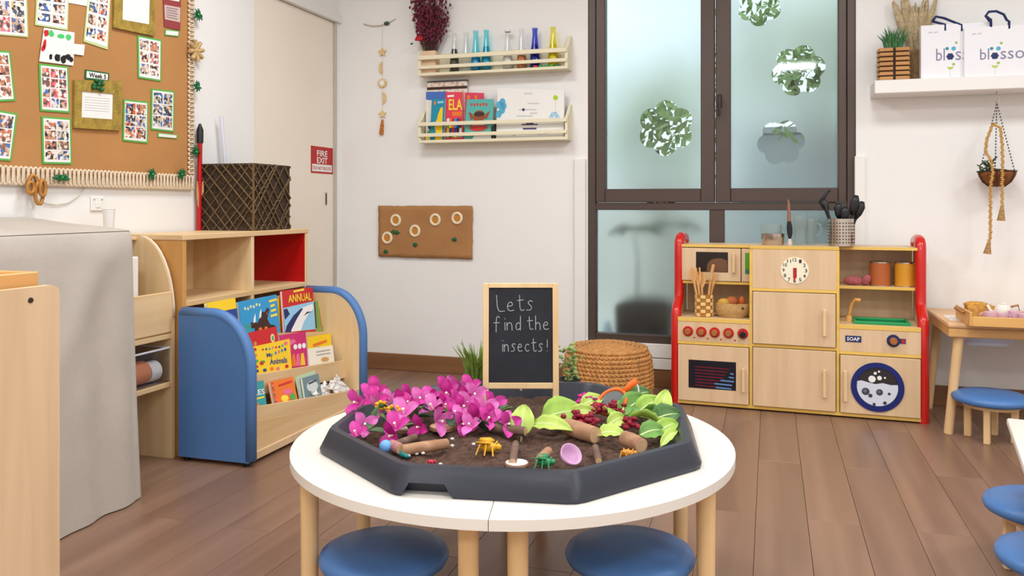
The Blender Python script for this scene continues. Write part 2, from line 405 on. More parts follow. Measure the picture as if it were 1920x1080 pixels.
LEAFS = [mat('tree_leaf_a', S(150, 176, 110), .6, noise=(2, .4)), mat('tree_leaf_b', S(150, 176, 116), .6, noise=(2, .4)), mat('tree_leaf_c', S(70, 104, 60), .6, noise=(2, .4))]
for k, (x, y, h, r, lab) in enumerate(((atY(1238, 240, 7.6).x, 7.6, 1.5, (.75, .6, .75), 'slim tree with loose leaves beyond the left sash'), (.5, 8.2, 2.25, (1.15, .5, .95), 'broad leafy tree beyond the right sash, by the garden wall'), (2.9, 7.6, 1.9, (.9, .7, .9), 'dark green tree standing off beyond the window corner'))):
    t = thing('garden_tree', lab, 'tree', (x, y, -.12), group='trees in the garden')
    tk = MB().tube([(x, y, -.12), (x + .03, y, h * .5), (x - .04, y, h)], [.07, .055, .03], 8)
    for q in (-1, 1): tk.tube([(x, y, h * .55), (x + q * .25, y + .1, h * .9), (x + q * .4, y, h + .2)], [.035, .025, .012], 6)
    obj('trunk', tk, mat('bark', S(92, 74, 58), .9, noise=(20, .3)), t, smooth=True)
    obj('foliage', foliage((x, y, h + .25), r, (700, 1700, 700)[k], .062, 30 + k), LEAFS[k], t)
# planter with spindly plants just outside the glass
pc = atY(1213, 600, 5.02); t = thing('garden_planter', 'black rounded planter close behind the lower frosted pane', 'planter', (pc.x, 5.02, -.12))
poly = []
for i in range(25):
    a = PI * i / 24; poly.append((math.cos(a) * .17, .50 + math.copysign(abs(math.sin(a)) ** .6, 1) * .06))
poly = [(.155, 0)] + poly + [(-.155, 0)]
obj('body', MB().prism(poly, (pc.x, 4.87, -.12), (1, 0, 0), (0, 0, 1), (0, 1, 0), .26), mat('planter_black', S(22, 19, 18), .6), t)
def sprig(base, top, n, ln, seed, name, lab):
    g = random.Random(seed); t = thing(name, lab, 'plant', base, group='thin plants outside the lower panes')
    obj('stem', MB().tube([base, (V(base) * .4 + V(top) * .6) + V((.02, 0, 0)), top], [.008, .006, .004], 6), LEAFS[2], t, smooth=True)
    m = MB()
    for i in range(n):
        a = 2 * PI * i / n + g.random(); d = V((math.cos(a), math.sin(a) * .5, 0)); l = ln * g.uniform(.7, 1.1)
        pts = [V(top) + d * l * s_ + V((0, 0, l * (.55 * s_ - .75 * s_ * s_))) for s_ in (0, .25, .5, .75, 1)]
        m.tube(pts, [.004, .014, .018, .012, .002], 4, flat=.3)
    obj('fronds', m, LEAFS[2], t)
b1 = atY(1194, 540, 5.03); t1 = atY(1187, 432, 5.03)
sprig((b1.x, 5.03, .43), t1, 11, .2, 1, 'garden_palm', 'slender palm seedling rising from the black planter')
b2 = atY(1255, 620, 5.25); t2 = atY(1262, 425, 5.25)
sprig((b2.x, 5.25, -.12), t2, 12, .24, 2, 'garden_palm', 'slender palm with drooping fronds behind the black planter')
b3 = atY(1530, 620, 5.2); t3 = atY(1528, 425, 5.2)
sprig((b3.x, 5.2, -.12), t3, 12, .22, 3, 'garden_palm', 'slender palm behind the right-hand lower pane')
c4 = atY(1160, 610, 4.95)
tag(obj('garden_bag', MB().ball((pc.x - .225, 4.93, -.03), .09, (.55, .6, 1.0), 2).ball((pc.x - .225, 4.93, .13), .09, (.45, .5, 2.0), 2), mat('pale_bag', S(176, 200, 214), .7, noise=(30, .2)), smooth=True), 'pale blue sack slumped against the black planter', 'sack')
# ================================================================== left wall: notice board and what hangs on it
BX = X0 + .012
aX = lambda px, py: atX(px, py, BX + .004)
by1 = atX(353, 300, BX).y; bz0, bz1 = 1.072, 2.06; by0 = 1.75
pz0 = bz0 + .068; py1 = by1
board = thing('notice_board', 'large notice board covered in brown kraft paper with looped rope edging', 'notice board', (X0, (by0 + by1) / 2, bz0))
KRAFT = mat('kraft_paper', S(184, 132, 78), .85, noise=(3, .07), bump=(14, .25))
obj('backing_paper', MB().box((X0, by0, bz0 + .01), (BX, by1 + .03, bz1)), KRAFT, board)
def rope_zig(p_of, n, name):
    pts = []
    for i in range(n):
        for k in range(10):
            t = (i + k / 10); s_ = math.cos(2 * PI * t)
            pts.append(p_of(t + .16 * math.sin(4 * PI * t), math.copysign(abs(s_) ** .7, s_), .003 * math.sin(2 * PI * t)))
    return obj(name, MB().tube(pts, .0048, 6), ROPE, board, smooth='all')
pit = .0205
rope_zig(lambda t, s_, e: (BX + .007 + e, by0 + t * pit, bz0 + .034 + s_ * .031), int((by1 + .03 - by0) / pit), 'rope_border')
rope_zig(lambda t, s_, e: (BX + .007 + e, by1 + .012 + s_ * .017, bz0 + .07 + t * pit), int((bz1 - bz0 - .07) / pit), 'rope_border')
obj('edge_cord', MB().tube([(BX + .004, by0, bz0 + .004), (BX + .004, by1 + .03, bz0 + .004)], .006, 6), ROPE, board)

PHOTO = [patchy('photo_%d' % i, c, 90, .35, i * 3.3) for i, c in enumerate((
    [S(236, 228, 220), S(206, 150, 120), S(60, 44, 44), S(236, 232, 228), S(196, 120, 96), S(120, 90, 80)],
    [S(232, 224, 214), S(70, 60, 66), S(210, 170, 140), S(80, 120, 190), S(226, 216, 210), S(150, 110, 90)],
    [S(240, 234, 228), S(220, 90, 90), S(120, 90, 84), S(222, 180, 150), S(90, 80, 80), S(230, 130, 150)],
    [S(228, 214, 200), S(222, 100, 50), S(60, 50, 50), S(216, 170, 130), S(70, 110, 170), S(236, 230, 220)],
    [S(236, 236, 236), S(90, 96, 110), S(70, 110, 180), S(220, 190, 130), S(200, 196, 196), S(60, 56, 60)]))]
GRN = mat('green_card', S(92, 178, 78), .7); LGRN = mat('pale_green_card', S(196, 220, 150), .7)
INK = mat('grey_ink', S(110, 108, 112), .8); NAVY = mat('navy_ink', S(34, 44, 100), .6)
def collage(pts, rows, cols, ph, lab, border=GRN, bw=.055, gap=.03, name='photo_sheet'):
    c = quad_px(pts, aX); ctr = sum(c, V()) / 4
    t = thing(name, lab, 'photo sheet', ctr, group='photo sheets pinned to the notice board')
    obj('border_card', qslab(c, .0022), border, t)
    obj('sheet', qslab(c, .001, .001, None, bw, bw * .7, 1 - bw, 1 - bw * .7), PAPER, t)
    g = random.Random(lab); m0 = bw + .02
    for r in range(rows):
        for q in range(cols):
            u0 = m0 + (1 - 2 * m0) * q / cols; u1 = m0 + (1 - 2 * m0) * (q + 1) / cols - gap; v0 = m0 + (1 - 2 * m0) * r / rows; v1 = m0 + (1 - 2 * m0) * (r + 1) / rows - gap * .7
            obj('photo', qslab(c, .0006, .0016, None, u0 + g.uniform(0, .02), v0 + g.uniform(0, .012), u1, v1), PHOTO[ph[(r * cols + q) % len(ph)]], t)
    return t, c
collage([(-45, -40), (50, -30), (53, 70), (-40, 62)], 3, 3, [1, 4, 0, 2], 'white photo sheet with thin pale edge, in the top row above two cropped sheets', LGRN, .03)
collage([(70, -40), (130, -35), (127, 57), (66, 47)], 4, 2, [4, 1, 4, 0], 'pale photo sheet directly above the red, green and black poster', LGRN, .04, .07)
collage([(167, -30), (208, -20), (202, 93), (157, 78)], 4, 2, [1, 0, 4, 3], 'long tilted photo sheet left of the upper gold frame', LGRN, .05, .06)
c = quad_px([(128, -30), (172, -24), (167, 12), (128, 5)], aX)
tag(obj('paper_strip', qslab(c, .001, -.001), PAPER), 'plain white paper tucked behind the long tilted photo sheet', 'paper')
collage([(-40, 92), (19, 96), (29, 189), (-35, 192)], 4, 2, [0, 0, 3, 0], 'green-edged photo sheet above the one level with the rope wreath')
collage([(73, 119), (128, 125), (131, 212), (76, 208)], 4, 3, [2, 2, 1, 2], 'green-edged sheet of twelve reddish photos beside the lower gold frame')
collage([(-40, 200), (33, 213), (21, 302), (-40, 297)], 3, 2, [0, 1, 3, 0], 'green-edged photo sheet tilted over the dried-leaf ornament')
collage([(78, 218), (133, 222), (135, 308), (80, 307)], 4, 2, [0, 1, 0, 4], 'green-edged photo sheet just above the green leaf cluster on the rope')
collage([(258, 66), (303, 75), (302, 153), (259, 146)], 3, 2, [1, 0, 0, 2], 'green-edged photo sheet below the upper gold frame', gap=.06)
collage([(232, 186), (278, 191), (277, 269), (230, 264)], 3, 2, [3, 0, 3, 1], 'green-edged sheet of six warm photos right of the lower gold frame')
collage([(284, 166), (327, 171), (326, 248), (283, 243)], 3, 2, [4, 4, 1], 'green-edged sheet of bluish photos with a caption strip under it')
def strip(pts, lab, border, marks=0):
    c = quad_px(pts, aX); t = thing('caption_strip', lab, 'caption', sum(c, V()) / 4)
    obj('border_card', qslab(c, .0016), border, t); obj('label_paper', qslab(c, .0008, .0008, None, .06, .16, .94, .84), PAPER, t)
    return t, c
strip([(296, 249), (333, 253), (332, 260), (295, 257)], 'thin white caption strip under the bluish photo sheet', GRN)
strip([(310, 55), (336, 58), (335, 69), (309, 66)], 'white caption strip under the dark red notice', GRN)
t, c = strip([(160, 130), (205, 137), (204, 153), (159, 148)], 'white Week 5 label with dark green edge above the lower gold frame', DGREEN)
qtext('lettering', 'Week 5', c, .15, .25, .86, .76, mat('black_ink', S(40, 44, 44), .8), t, .0022, True)
# poster with coloured marks
c = quad_px([(82, 52), (139, 61), (137, 123), (73, 115)], aX); t = thing('craft_poster', 'white poster with red, green and black cut-outs', 'poster', sum(c, V()) / 4)
obj('sheet', qslab(c, .002, .002), PAPER, t)
CUT = {'r': mat('red_card', S(206, 30, 36), .7), 'g': mat('bright_green_card', S(70, 204, 110), .7), 'k': mat('black_card', S(22, 22, 24), .7)}
g = random.Random(3)
def blob(u, v, ru, rv, k=9): return [(u + ru * math.cos(2 * PI * i / k) * g.uniform(.7, 1.15), v + rv * math.sin(2 * PI * i / k) * g.uniform(.7, 1.15)) for i in range(k)]
for u, v, ru, rv, m in ((.09, .15, .08, .12, 'r'), (.08, .5, .05, .16, 'r'), (.05, .62, .06, .09, 'r'), (.24, .14, .09, .1, 'g'), (.56, .17, .12, .09, 'g'), (.8, .17, .1, .09, 'g'), (.3, .83, .05, .1, 'k'), (.5, .82, .1, .13, 'k'), (.68, .86, .09, .14, 'k'), (.82, .76, .1, .1, 'k'), (.92, .82, .07, .08, 'k')):
    qpoly('cut_out', blob(u, v, ru, rv), c, CUT[m], t, .0032, .001)
c = quad_px([(125, 81), (158, 84), (156, 104), (125, 100)], aX); obj('paper_tab', qslab(c, .001, .003), PAPER, t)
# dark red notice
c = quad_px([(305, -30), (340, -25), (338, 57), (308, 50)], aX); t = thing('red_notice', 'dark red card notice beside the upper gold frame', 'notice', sum(c, V()) / 4)
obj('card', qslab(c, .002), mat('maroon_card', S(150, 62, 66), .7), t)
obj('text_panel', qslab(c, .0008, .0008, None, .05, .48, .97, .82), mat('pink_paper', S(206, 178, 172), .8), t); obj('text_panel', qslab(c, .0008, .0008, None, .1, .1, .9, .35), PAPER, t)
for k in range(5):
    qpoly('text_line', [(.15, .53 + k * .055), (.8 - .05 * (k % 2), .53 + k * .055), (.8 - .05 * (k % 2), .545 + k * .055), (.15, .545 + k * .055)], c, INK, t, .0014, .0003)
# gold frames
GOLD = mat('gold_moss', S(160, 134, 56), .8, noise=(26, .28), bump=(90, .5))
def gold(pts, ins, lab, tuft=None):
    c = quad_px(pts, aX); i = quad_px(ins, aX); t = thing('gold_frame', lab, 'frame', sum(c, V()) / 4, group='gold frames on the notice board')
    n = qn(c); a = [p + n * .008 for p in c]; b = [p + n * .008 for p in i]; a0 = [p - n * .003 for p in c]; b0 = [p - n * .003 for p in i]
    f = []
    for k in range(4):
        j = (k + 1) % 4; f += [(k, j, 4 + j, 4 + k), (8 + k, 8 + j, j, k), (4 + k, 4 + j, 12 + j, 12 + k), (8 + k, 12 + k, 12 + j, 8 + j)]
    obj('frame', (a + b + a0 + b0, f), GOLD, t)
    obj('paper', qslab([p + n * .004 for p in i], .003), PAPER, t)
    if tuft:
        for k in range(6): qpoly('text_line', [(.1, .2 + k * .1), (.9, .2 + k * .1), (.9, .212 + k * .1), (.1, .212 + k * .1)], i, mat('faint_ink', S(186, 184, 190), .8), t, .0048, .0003)
        p = aX(*tuft); m = MB(); g = random.Random(5)
        for k in range(10): m.ball(p + V((.015, g.uniform(-.022, .022), g.uniform(-.02, .02))), .011, (.7, 1.1, .8), 1)
        obj('moss_tuft', m, DGREEN, t, smooth='all')
gold([(137, 150), (225, 152), (224, 245), (137, 240)], [(151, 171), (210, 176), (209, 224), (150, 220)], 'mossy gold frame with printed page below the Week 5 label', (179, 160))
gold([(212, -40), (288, -36), (288, 68), (211, 52)], [(228, -30), (280, -28), (278, 46), (227, 37)], 'mossy gold frame with blank page above the green-edged sheets')
# ornaments on the rope
def pompom(px, py, r, lab, leafy=False, seed=0):
    p = atX(px, py, BX + .016); g = random.Random(seed); t = thing('green_ornament', lab, 'ornament', p, group='green ornaments on the rope edging')
    m = MB()
    for k in range(22 if not leafy else 16):
        a = 2 * PI * k / 16 + g.uniform(-.2, .2); l = r * g.uniform(.6, 1.15); d = V((.25, math.cos(a) * (1.5 if leafy else 1), math.sin(a) * (.6 if leafy else 1)))
        m.tube([p, p + d * l * .6 + V((.008, 0, 0)), p + d * l], [.003, .0065 if leafy else .004, .001], 5)
    obj('petals', m, DGREEN, t, smooth='all'); obj('centre', MB().ball(p + V((.012, 0, 0)), r * .25, sub=2), mat('bright_green', S(30, 140, 70), .5), t, smooth='all')
for i, (a, b, r, lf, lab) in enumerate(((368, 28, .033, False, 'green spiky ornament above the wooden star on the rope side'), (367, 163, .03, False, 'green spiky ornament below the wooden star on the rope side'), (364, 285, .03, False, 'green spiky ornament low on the rope side, above the corner'), (112, 333, .026, True, 'wide green leaf cluster on the lower rope, by the dried-leaf ornament'), (282, 327, .028, False, 'green tuft on the lower rope below the caption strip'), (337, 327, .028, False, 'green tuft on the lower rope next to the board corner'))):
    pompom(a, b, r, lab, lf, i)
p = atX(367, 95, BX + .02); t = thing('wooden_star', 'star of pale split bamboo on the rope side', 'ornament', p)
for k in range(8):
    a = 2 * PI * k / 8 + .2; d = V((0.1, math.cos(a), math.sin(a))); obj('bamboo_piece', MB().tube([p + d * .008, p + d * .03, p + d * .05], [.007, .011, .009], 8), mat('bamboo', S(196, 164, 112), .7, noise=(40, .25)), t, smooth=True)
obj('centre', MB().ball(p, .012), mat('bamboo', (0, 0, 0, 1)), t, smooth='all')
p = atX(62, 352, BX + .018); t = thing('leaf_ornament', 'curled dried brown leaf ornament hanging below the rope edging', 'ornament', p)
LEAFB = mat('dried_leaf', S(186, 128, 58), .6, noise=(40, .3))
for k, (dy, dz, r1, r2) in enumerate(((.0, .01, .02, .035), (.022, -.02, .017, .04), (-.018, .0, .014, .02), (.03, .0, .012, .03))):
    lp = [p + V((.004 * k, dy + math.cos(2 * PI * i / 14) * r1, dz + math.sin(2 * PI * i / 14) * r2)) for i in range(14)]
    obj('leaf_loop', MB().tube(lp, .0065, 6, True), LEAFB, t, smooth='all')
p = atX(373, 352, BX + .012); t = thing('dried_pods', 'bunch of dried pods hanging at the board corner beside the dark basket', 'ornament', p)
for k in range(3): obj('pod', MB().tube([p + V((.006 * k, -.012 + .012 * k, .03)), p + V((.006 * k, -.01 + .01 * k, -.02)), p + V((0.004, -.008 + .004 * k, -.09 + .02 * k))], [.004, .007, .003], 8), mat('pod', S(184, 146, 96), .8, noise=(60, .3)), t, smooth=True)
# socket, lead, tall items
p = atX(181, 382, X0); t = thing('wall_socket', 'white wall socket under the notice board', 'socket', p)
obj('plate', MB().box((X0, p.y - .034, p.z - .029), (X0 + .008, p.y + .034, p.z + .029), .003), WHITE, t)
for dy in (-.02, .02): obj('screw', MB().cyl((X0 + .007, p.y + dy, p.z + .016), (X0 + .0092, p.y + dy, p.z + .016), .003, seg=8), STEEL, t)
obj('switch', MB().box((X0 + .007, p.y - .012, p.z - .016), (X0 + .011, p.y + .012, p.z + .008), .002), WHITE, t)
obj('lead', MB().tube([atX(a, b, X0 + .006) for a, b in ((74, 372), (84, 381), (105, 384), (128, 380), (146, 368), (160, 352))], .0022, 6), mat('beige_cord', S(214, 204, 190), .7), t)
FOOT = .883
for (a, top, r, m1, lab, nm, cat) in ((375, 232, .012, REDM, 'tall red stick with black tip leaning behind the dark basket', 'red_stick', 'stick'),):
    p = atX(a, top, X0 + .03); t = thing(nm, lab, cat, (p.x, p.y, FOOT))
    obj('shaft', MB().tube([(p.x - .006, p.y, FOOT), (p.x, p.y, p.z - .09)], r * .9, 10), m1, t, smooth=True)
    obj('tip', MB().tube([(p.x, p.y, p.z - .09), (p.x, p.y, p.z - .03), (p.x, p.y, p.z)], [r * 1.25, r * 1.3, r * .4], 10), BLACKP, t, smooth=True)
pa = atX(383, 215, X0 + .01)
tag(obj('white_tube', MB().tube([(X0 + .045, pa.y + .15, FOOT + .015), (X0 + .04, pa.y + .085, pa.z)], .009, 10), mat('tube_white', S(222, 224, 234), .5), smooth=True), 'thin white tube standing in the dark basket beside the red stick', 'tube')
# fire exit sign on the door
DXs = X0 - .012
c = [atX(a, b, DXs + .001) for a, b in ((583, 273), (624, 278), (624, 327), (583, 324))]
y0_, y1_ = c[0].y, c[1].y; z1_, z0_ = (c[0].z + c[1].z) / 2, (c[2].z + c[3].z) / 2
c = [V((DXs + .0012, y0_, z1_)), V((DXs + .0012, y1_, z1_)), V((DXs + .0012, y1_, z0_)), V((DXs + .0012, y0_, z0_))]
t = thing('fire_exit_sign', 'red and white fire exit sign stuck on the door', 'sign', (DXs, (y0_ + y1_) / 2, z0_))
obj('plate', qslab(c, .0012, 0), REDM, t); obj('white_band', qslab(c, .0004, .0006, None, .05, .66, .95, .93), PAPER, t)
qtext('lettering', 'FIRE', c, .26, .14, .74, .36, PAPER, t, .001, True); qtext('lettering', 'EXIT', c, .26, .40, .74, .62, PAPER, t, .001, True)
qtext('lettering', 'DO NOT BLOCK', c, .09, .74, .91, .86, REDM, t, .001, True)

# ================================================================== left furniture
# cloth-covered cabinet
cp = atZ(258, 936, 0); cxf, cye = -2.065, cp.y
CLOTH = mat('grey_linen', S(190, 182, 172), .9, noise=(8, .04), bump=(420, .25))
def cloth():
    g = random.Random(4); rows = 26; vs_, fs = [], []
    ya = 1.0; path = []
    for i in range(61): path.append((ya + (cye - ya) * i / 60, 0))
    P = []
    for i in range(61): P.append((V((cxf, ya + (cye - .03 - ya) * i / 60, 0)), V((1, 0, 0)), i / 60.))
    for i in range(1, 8): a = PI / 2 * i / 8; P.append((V((cxf - .03 + .03 * math.cos(a), cye - .03 + .03 * math.sin(a), 0)), V((math.cos(a), math.sin(a), 0)), 1))
    for i in range(20): P.append((V((cxf - .03 - (cxf - .03 - (X0 + .03)) * i / 19, cye, 0)), V((0, 1, 0)), 1 + i / 19.))
    n = len(P)
    for r in range(rows + 1):
        h = r / rows
        for k, (p, d, s_) in enumerate(P):
            back = (cxf - p.x) / (cxf - X0); zt_ = .912 + .045 * back
            z = zt_ - (zt_ - .004) * h
            yl = p.y
            w = .007 * math.sin(yl * 13 + 1) + .004 * math.sin(yl * 29) + .006 * math.sin(k * .9)
            off = (.004 + .028 * h ** 1.4) + w * min(1, h * 1.6) + (.018 * math.exp(-((yl - (cye - .1 - .55 * h)) / .06) ** 2) * (1 - h) if s_ < 1 else 0)
            if r == 0: off = -.006
            if r == 1: z = zt_ - .012; off = .002
            vs_.append(V((p.x, p.y, z)) + d * off)
    for r in range(rows):
        for k in range(n - 1): fs.append((r * n + k, r * n + k + 1, (r + 1) * n + k + 1, (r + 1) * n + k))
    # top
    base = len(vs_); m = 12
    for i in range(61):
        yv = ya + (cye - ya) * i / 60 * .995
        for j in range(m + 1):
            b = j / m; x = (cxf - .005) + (X0 + .03 - cxf + .005) * b
            vs_.append(V((x, yv, .914 + .045 * b + .003 * math.sin(yv * 17 + b * 5) * math.sin(b * PI))))
    for i in range(60):
        for j in range(m): q = base + i * (m + 1) + j; fs.append((q, q + m + 1, q + m + 2, q + 1))
    return vs_, fs
cab = thing('covered_cabinet', 'tall cabinet hidden under a grey linen cloth below the notice board', 'cabinet', (-2.3, 1.7, 0))
obj('cloth', cloth(), CLOTH, cab, smooth='all')
obj('body', MB().box((X0 + .03, 1.02, 0), (cxf - .03, cye - .04, .9)), PALE, cab)
p = atX(204, 416, X0 + .12); t = thing('paper_cup', 'white paper cup on the arched rack behind the grey cloth', 'cup', (p.x, p.y, .876))
obj('cup', MB().lathe([(0, .8762), (.016, .8762), (.0235, .986), (.0215, .986), (.0145, .88), (0, .88)], 20, (p.x, p.y, 0)), WHITE, t, smooth=True)
obj('rim', MB().tube([(p.x + .0232 * math.cos(a * PI / 10), p.y + .0232 * math.sin(a * PI / 10), .986) for a in range(20)], .0014, 6, True), WHITE, t)

# foreground shelf unit with bolted end panel
ex = -1.435; ey1 = atX(112, 600, ex).y; ez = .833
t = thing('low_shelf_unit', 'low pale shelf unit whose bolted end panel faces the room', 'shelf', (ex - .3, ey1 - .24, 0))
def rrect(w, h, r, top_only=True, n=6):
    pts = [(0, 0), (w, 0)]
    for i in range(n + 1): a = PI / 2 * i / n; pts.append((w - r + r * math.cos(a), h - r + r * math.sin(a)))
    for i in range(n + 1): a = PI / 2 + PI / 2 * i / n; pts.append((r + r * math.cos(a), h - r + r * math.sin(a)))
    return pts
uw = .46
for xx in (ex - .02, -2.02): ep = obj('end_panel', MB().prism(rrect(uw, ez, .02), (xx, ey1 - uw, 0), (0, 1, 0), (0, 0, 1), (1, 0, 0), .02), PALE, t)
bp = atX(57, 563, ex); 
obj('bolt', MB().lathe([(0, .003), (.005, .003), (.006, 0)], 10, Mx=Matrix.Translation((ex, bp.y, bp.z)) @ Matrix.Rotation(PI / 2, 4, 'Y')), mat('bolt_dark', S(70, 60, 50), .4, metal=.6), t)
for z in (.06, .42, .77): obj('shelf_board', MB().box((-2.0, ey1 - uw + .02, z), (ex - .02, ey1 - .02, z + .02), .002), PALEX, t)
obj('back_panel', MB().box((-2.0, ey1 - .018, .06), (ex - .02, ey1 - .006, .8)), PALEX, t)
t = thing('wooden_box', 'shallow orange-brown wooden box resting on the low shelf unit', 'box', (ex - .2, ey1 - .2, .79))
bx0, bx1, by0_, by1_ = ex - .36, ex - .032, ey1 - .40, atX(73, 520, ex - .032).y
OR2 = wood('orange_wood_y', S(214, 158, 92), S(228, 176, 112), 'y', 12)
ztop = .861
obj('base', MB().box((bx0, by0_, .791), (bx1, by1_, .801)), OR2, t)
for lo, hi in (((bx0, by0_, .801), (bx0 + .014, by1_, ztop)), ((bx1 - .014, by0_, .801), (bx1, by1_, ztop)), ((bx0 + .014, by0_, .801), (bx1 - .014, by0_ + .014, ztop)), ((bx0 + .014, by1_ - .014, .801), (bx1 - .014, by1_, ztop))):
    obj('side', MB().box(lo, hi, .002), OR2, t)

# cubby shelf by the door
fx = -2.225; gy0, gy1 = 2.742, DY0 - .03; gt = .883
t = thing('cubby_shelf', 'open wooden cubby shelf with red inner end beside the door', 'shelf', ((X0 + fx) / 2, (gy0 + gy1) / 2, 0))
ym = atX(474, 480, fx).y; th = .022; xb = X0 + .016
obj('end_panel', MB().box((xb, gy0, 0), (fx, gy0 + th, gt - th), .002), ORANGEW, t); obj('end_panel', MB().box((xb, gy1 - th, 0), (fx, gy1, gt - th), .002), BEECHZ, t)
obj('top_board', MB().box((xb, gy0 - .004, gt - th), (fx + .004, gy1 + .004, gt), .002), BEECHY, t)
for z in (.05, .33, .595): obj('shelf_board', MB().box((xb, gy0 + th, z), (fx, gy1 - th, z + th), .002), BEECHY, t)
for z0, z1 in ((.617, gt - th), (.352, .595), (.072, .33)):
    obj('divider', MB().box((xb, ym - .011, z0), (fx, ym + .011, z1), .001), BEECHZ, t)
obj('back_panel', MB().box((xb, gy0 + th, .05), (xb + .008, gy1 - th, gt - th)), BEECHZ, t)
obj('red_liner', MB().box((xb + .008, gy1 - th - .006, .617), (fx - .002, gy1 - th - .0005, gt - th)), REDM, t)

# dark woven basket on the cubby
kx1 = -2.262; ky0 = atX(475, 360, kx1).y; ky1 = atX(543, 360, kx1).y; kx0 = X0 + .012; kz0, kz1 = gt + .001, gt + .31
t = thing('woven_basket', 'dark brown woven box basket on top of the cubby shelf', 'basket', ((kx0 + kx1) / 2, (ky0 + ky1) / 2, kz0))
DW = mat('dark_wicker', S(62, 48, 34), .8, noise=(70, .55), bump=(110, 1))
kb = MB()
for lo, hi in (((kx0, ky0, kz0), (kx1, ky0 + .012, kz1)), ((kx0, ky1 - .012, kz0), (kx1, ky1, kz1)), ((kx0, ky0 + .012, kz0), (kx0 + .012, ky1 - .012, kz1)), ((kx1 - .012, ky0 + .012, kz0), (kx1, ky1 - .012, kz1)), ((kx0 + .012, ky0 + .012, kz0), (kx1 - .012, ky1 - .012, kz0 + .012))): kb.box(lo, hi)
obj('body', kb, DW, t)
STR = mat('wicker_strip', S(104, 82, 54), .75, noise=(60, .4)); g = random.Random(8)
def clipseg(w, h, c0, s_):
    pts = []
    for u in (0, w):
        v = c0 + s_ * u
        if 0 <= v <= h: pts.append((u, v))
    for v in (0, h):
        u = (v - c0) / s_
        if 0 < u < w: pts.append((u, v))
    return pts[:2] if len(pts) >= 2 else None
for face in (0, 1):
    w = (kx1 - kx0) if face == 0 else (ky1 - ky0); h = kz1 - kz0
    for s_ in (1.15, -1.15):
        for k in range(-6, 12):
            c0 = k * .062 + g.uniform(-.016, .016)
            sg = clipseg(w, h, c0, s_ * g.uniform(.88, 1.15))
            if not sg: continue
            e = .004 if s_ > 0 else .0055
            P3 = [(kx0 + u, ky0 - e, kz0 + v) if face == 0 else (kx1 + e, ky0 + u, kz0 + v) for u, v in sg]
            if (V(P3[0]) - V(P3[1])).length > .03: obj('woven_strip', MB().tube(P3, g.uniform(.0024, .0042), 5), STR, t)
for z in (kz0 + .006, kz1 - .006):
    obj('rim', MB().tube([(kx0, ky0, z), (kx1, ky0, z), (kx1, ky1, z), (kx0, ky1, z)], .007, 6, True), DW, t)
obj('corner_post', MB().tube([(kx1, ky0, kz0), (kx1, ky0, kz1)], .006, 6), mat('wicker_post', S(110, 84, 52), .8), t)

# arched book rack between cloth and cubby
rx1, ry0, ry1 = -2.255, cye + .05, 2.732
t = thing('book_rack', 'narrow wooden rack with arched side between the cloth and the cubby', 'rack', (-2.4, (ry0 + ry1) / 2, 0))
arch = [(0, 0), (rx1 - xb, 0), (rx1 - xb, .56)]
for i in range(1, 11): a = PI / 2 * i / 10; arch.append((rx1 - xb - .16 * (1 - math.cos(a)), .56 + .315 * math.sin(a)))
arch.append((0, .875))
for yy in (ry1 - .016, ry0): obj('arched_side', MB().prism(arch, (xb, yy, 0), (1, 0, 0), (0, 0, 1), (0, 1, 0), .016), BEECHZ, t)
obj('edge_band', MB().tube([(xb + a[0] + .002, ry1 - .008, a[1]) for a in arch[2:-1]], .0065, 6), mat('clear_band', S(226, 208, 184), .25), t, smooth='all')
obj('front_board', MB().box((rx1 - .014, ry0 + .016, .50), (rx1, ry1 - .016, .66), .003), BEECHY, t)
for z in (.475, .285): obj('shelf_board', MB().box((xb, ry0 + .016, z), (rx1 - .002, ry1 - .016, z + .02), .002), BEECHY, t)
obj('back_panel', MB().box((xb, ry0 + .016, .285), (xb + .01, ry1 - .016, .875)), BEECHZ, t)
obj('top_board', MB().box((xb, ry0 + .016, .861), (xb + .12, ry1 - .016, .875), .002), BEECHY, t)
bk = atX(264, 485, rx1 - .1)
tag(obj('white_folder', MB().box((rx1 - .13, ry0 + .03, .496), (rx1 - .1, bk.y - .012, .8), .003), PAPER), 'white folder standing in the arched rack', 'folder')
pb = thing('plastic_bin', 'clear plastic bin on the lower board of the arched rack', 'bin', (-2.36, (ry0 + ry1) / 2, .306))
PLAS = clear_glass('clear_plastic', (.93, .93, .95, 1))
x0_, x1_, y0_, y1_ = rx1 - .21, rx1 - .004, ry0 + .03, ry1 - .025
m = MB()
for lo, hi in (((x1_ - .003, y0_, .306), (x1_, y1_, .44)), ((x0_, y0_, .306), (x0_ + .003, y1_, .44)), ((x0_ + .003, y0_, .306), (x1_ - .003, y0_ + .003, .44)), ((x0_ + .003, y1_ - .003, .306), (x1_ - .003, y1_, .44)), ((x0_ + .003, y0_ + .003, .306), (x1_ - .003, y1_ - .003, .309))): m.box(lo, hi)
obj('body', m, PLAS, pb)
obj('rim', MB().tube([(x0_, y0_, .44), (x1_, y0_, .44), (x1_, y1_, .44), (x0_, y1_, .44)], .004, 6, True), mat('plastic_rim', S(214, 216, 222), .3), pb)
yc = (y0_ + y1_) / 2
tag(obj('orange_roll', MB().cyl((x1_ - .055, yc - .02, .356), (x1_ - .055, yc + .075, .356), .044, seg=20), mat('orange_paper', S(226, 146, 96), .7), smooth=True), 'orange paper roll inside the clear plastic bin', 'paper roll')
tag(obj('white_roll', MB().cyl((x1_ - .052, yc + .08, .352), (x1_ - .052, yc + .135, .352), .040, seg=20), PAPER, smooth=True), 'white paper roll inside the clear plastic bin', 'paper roll')
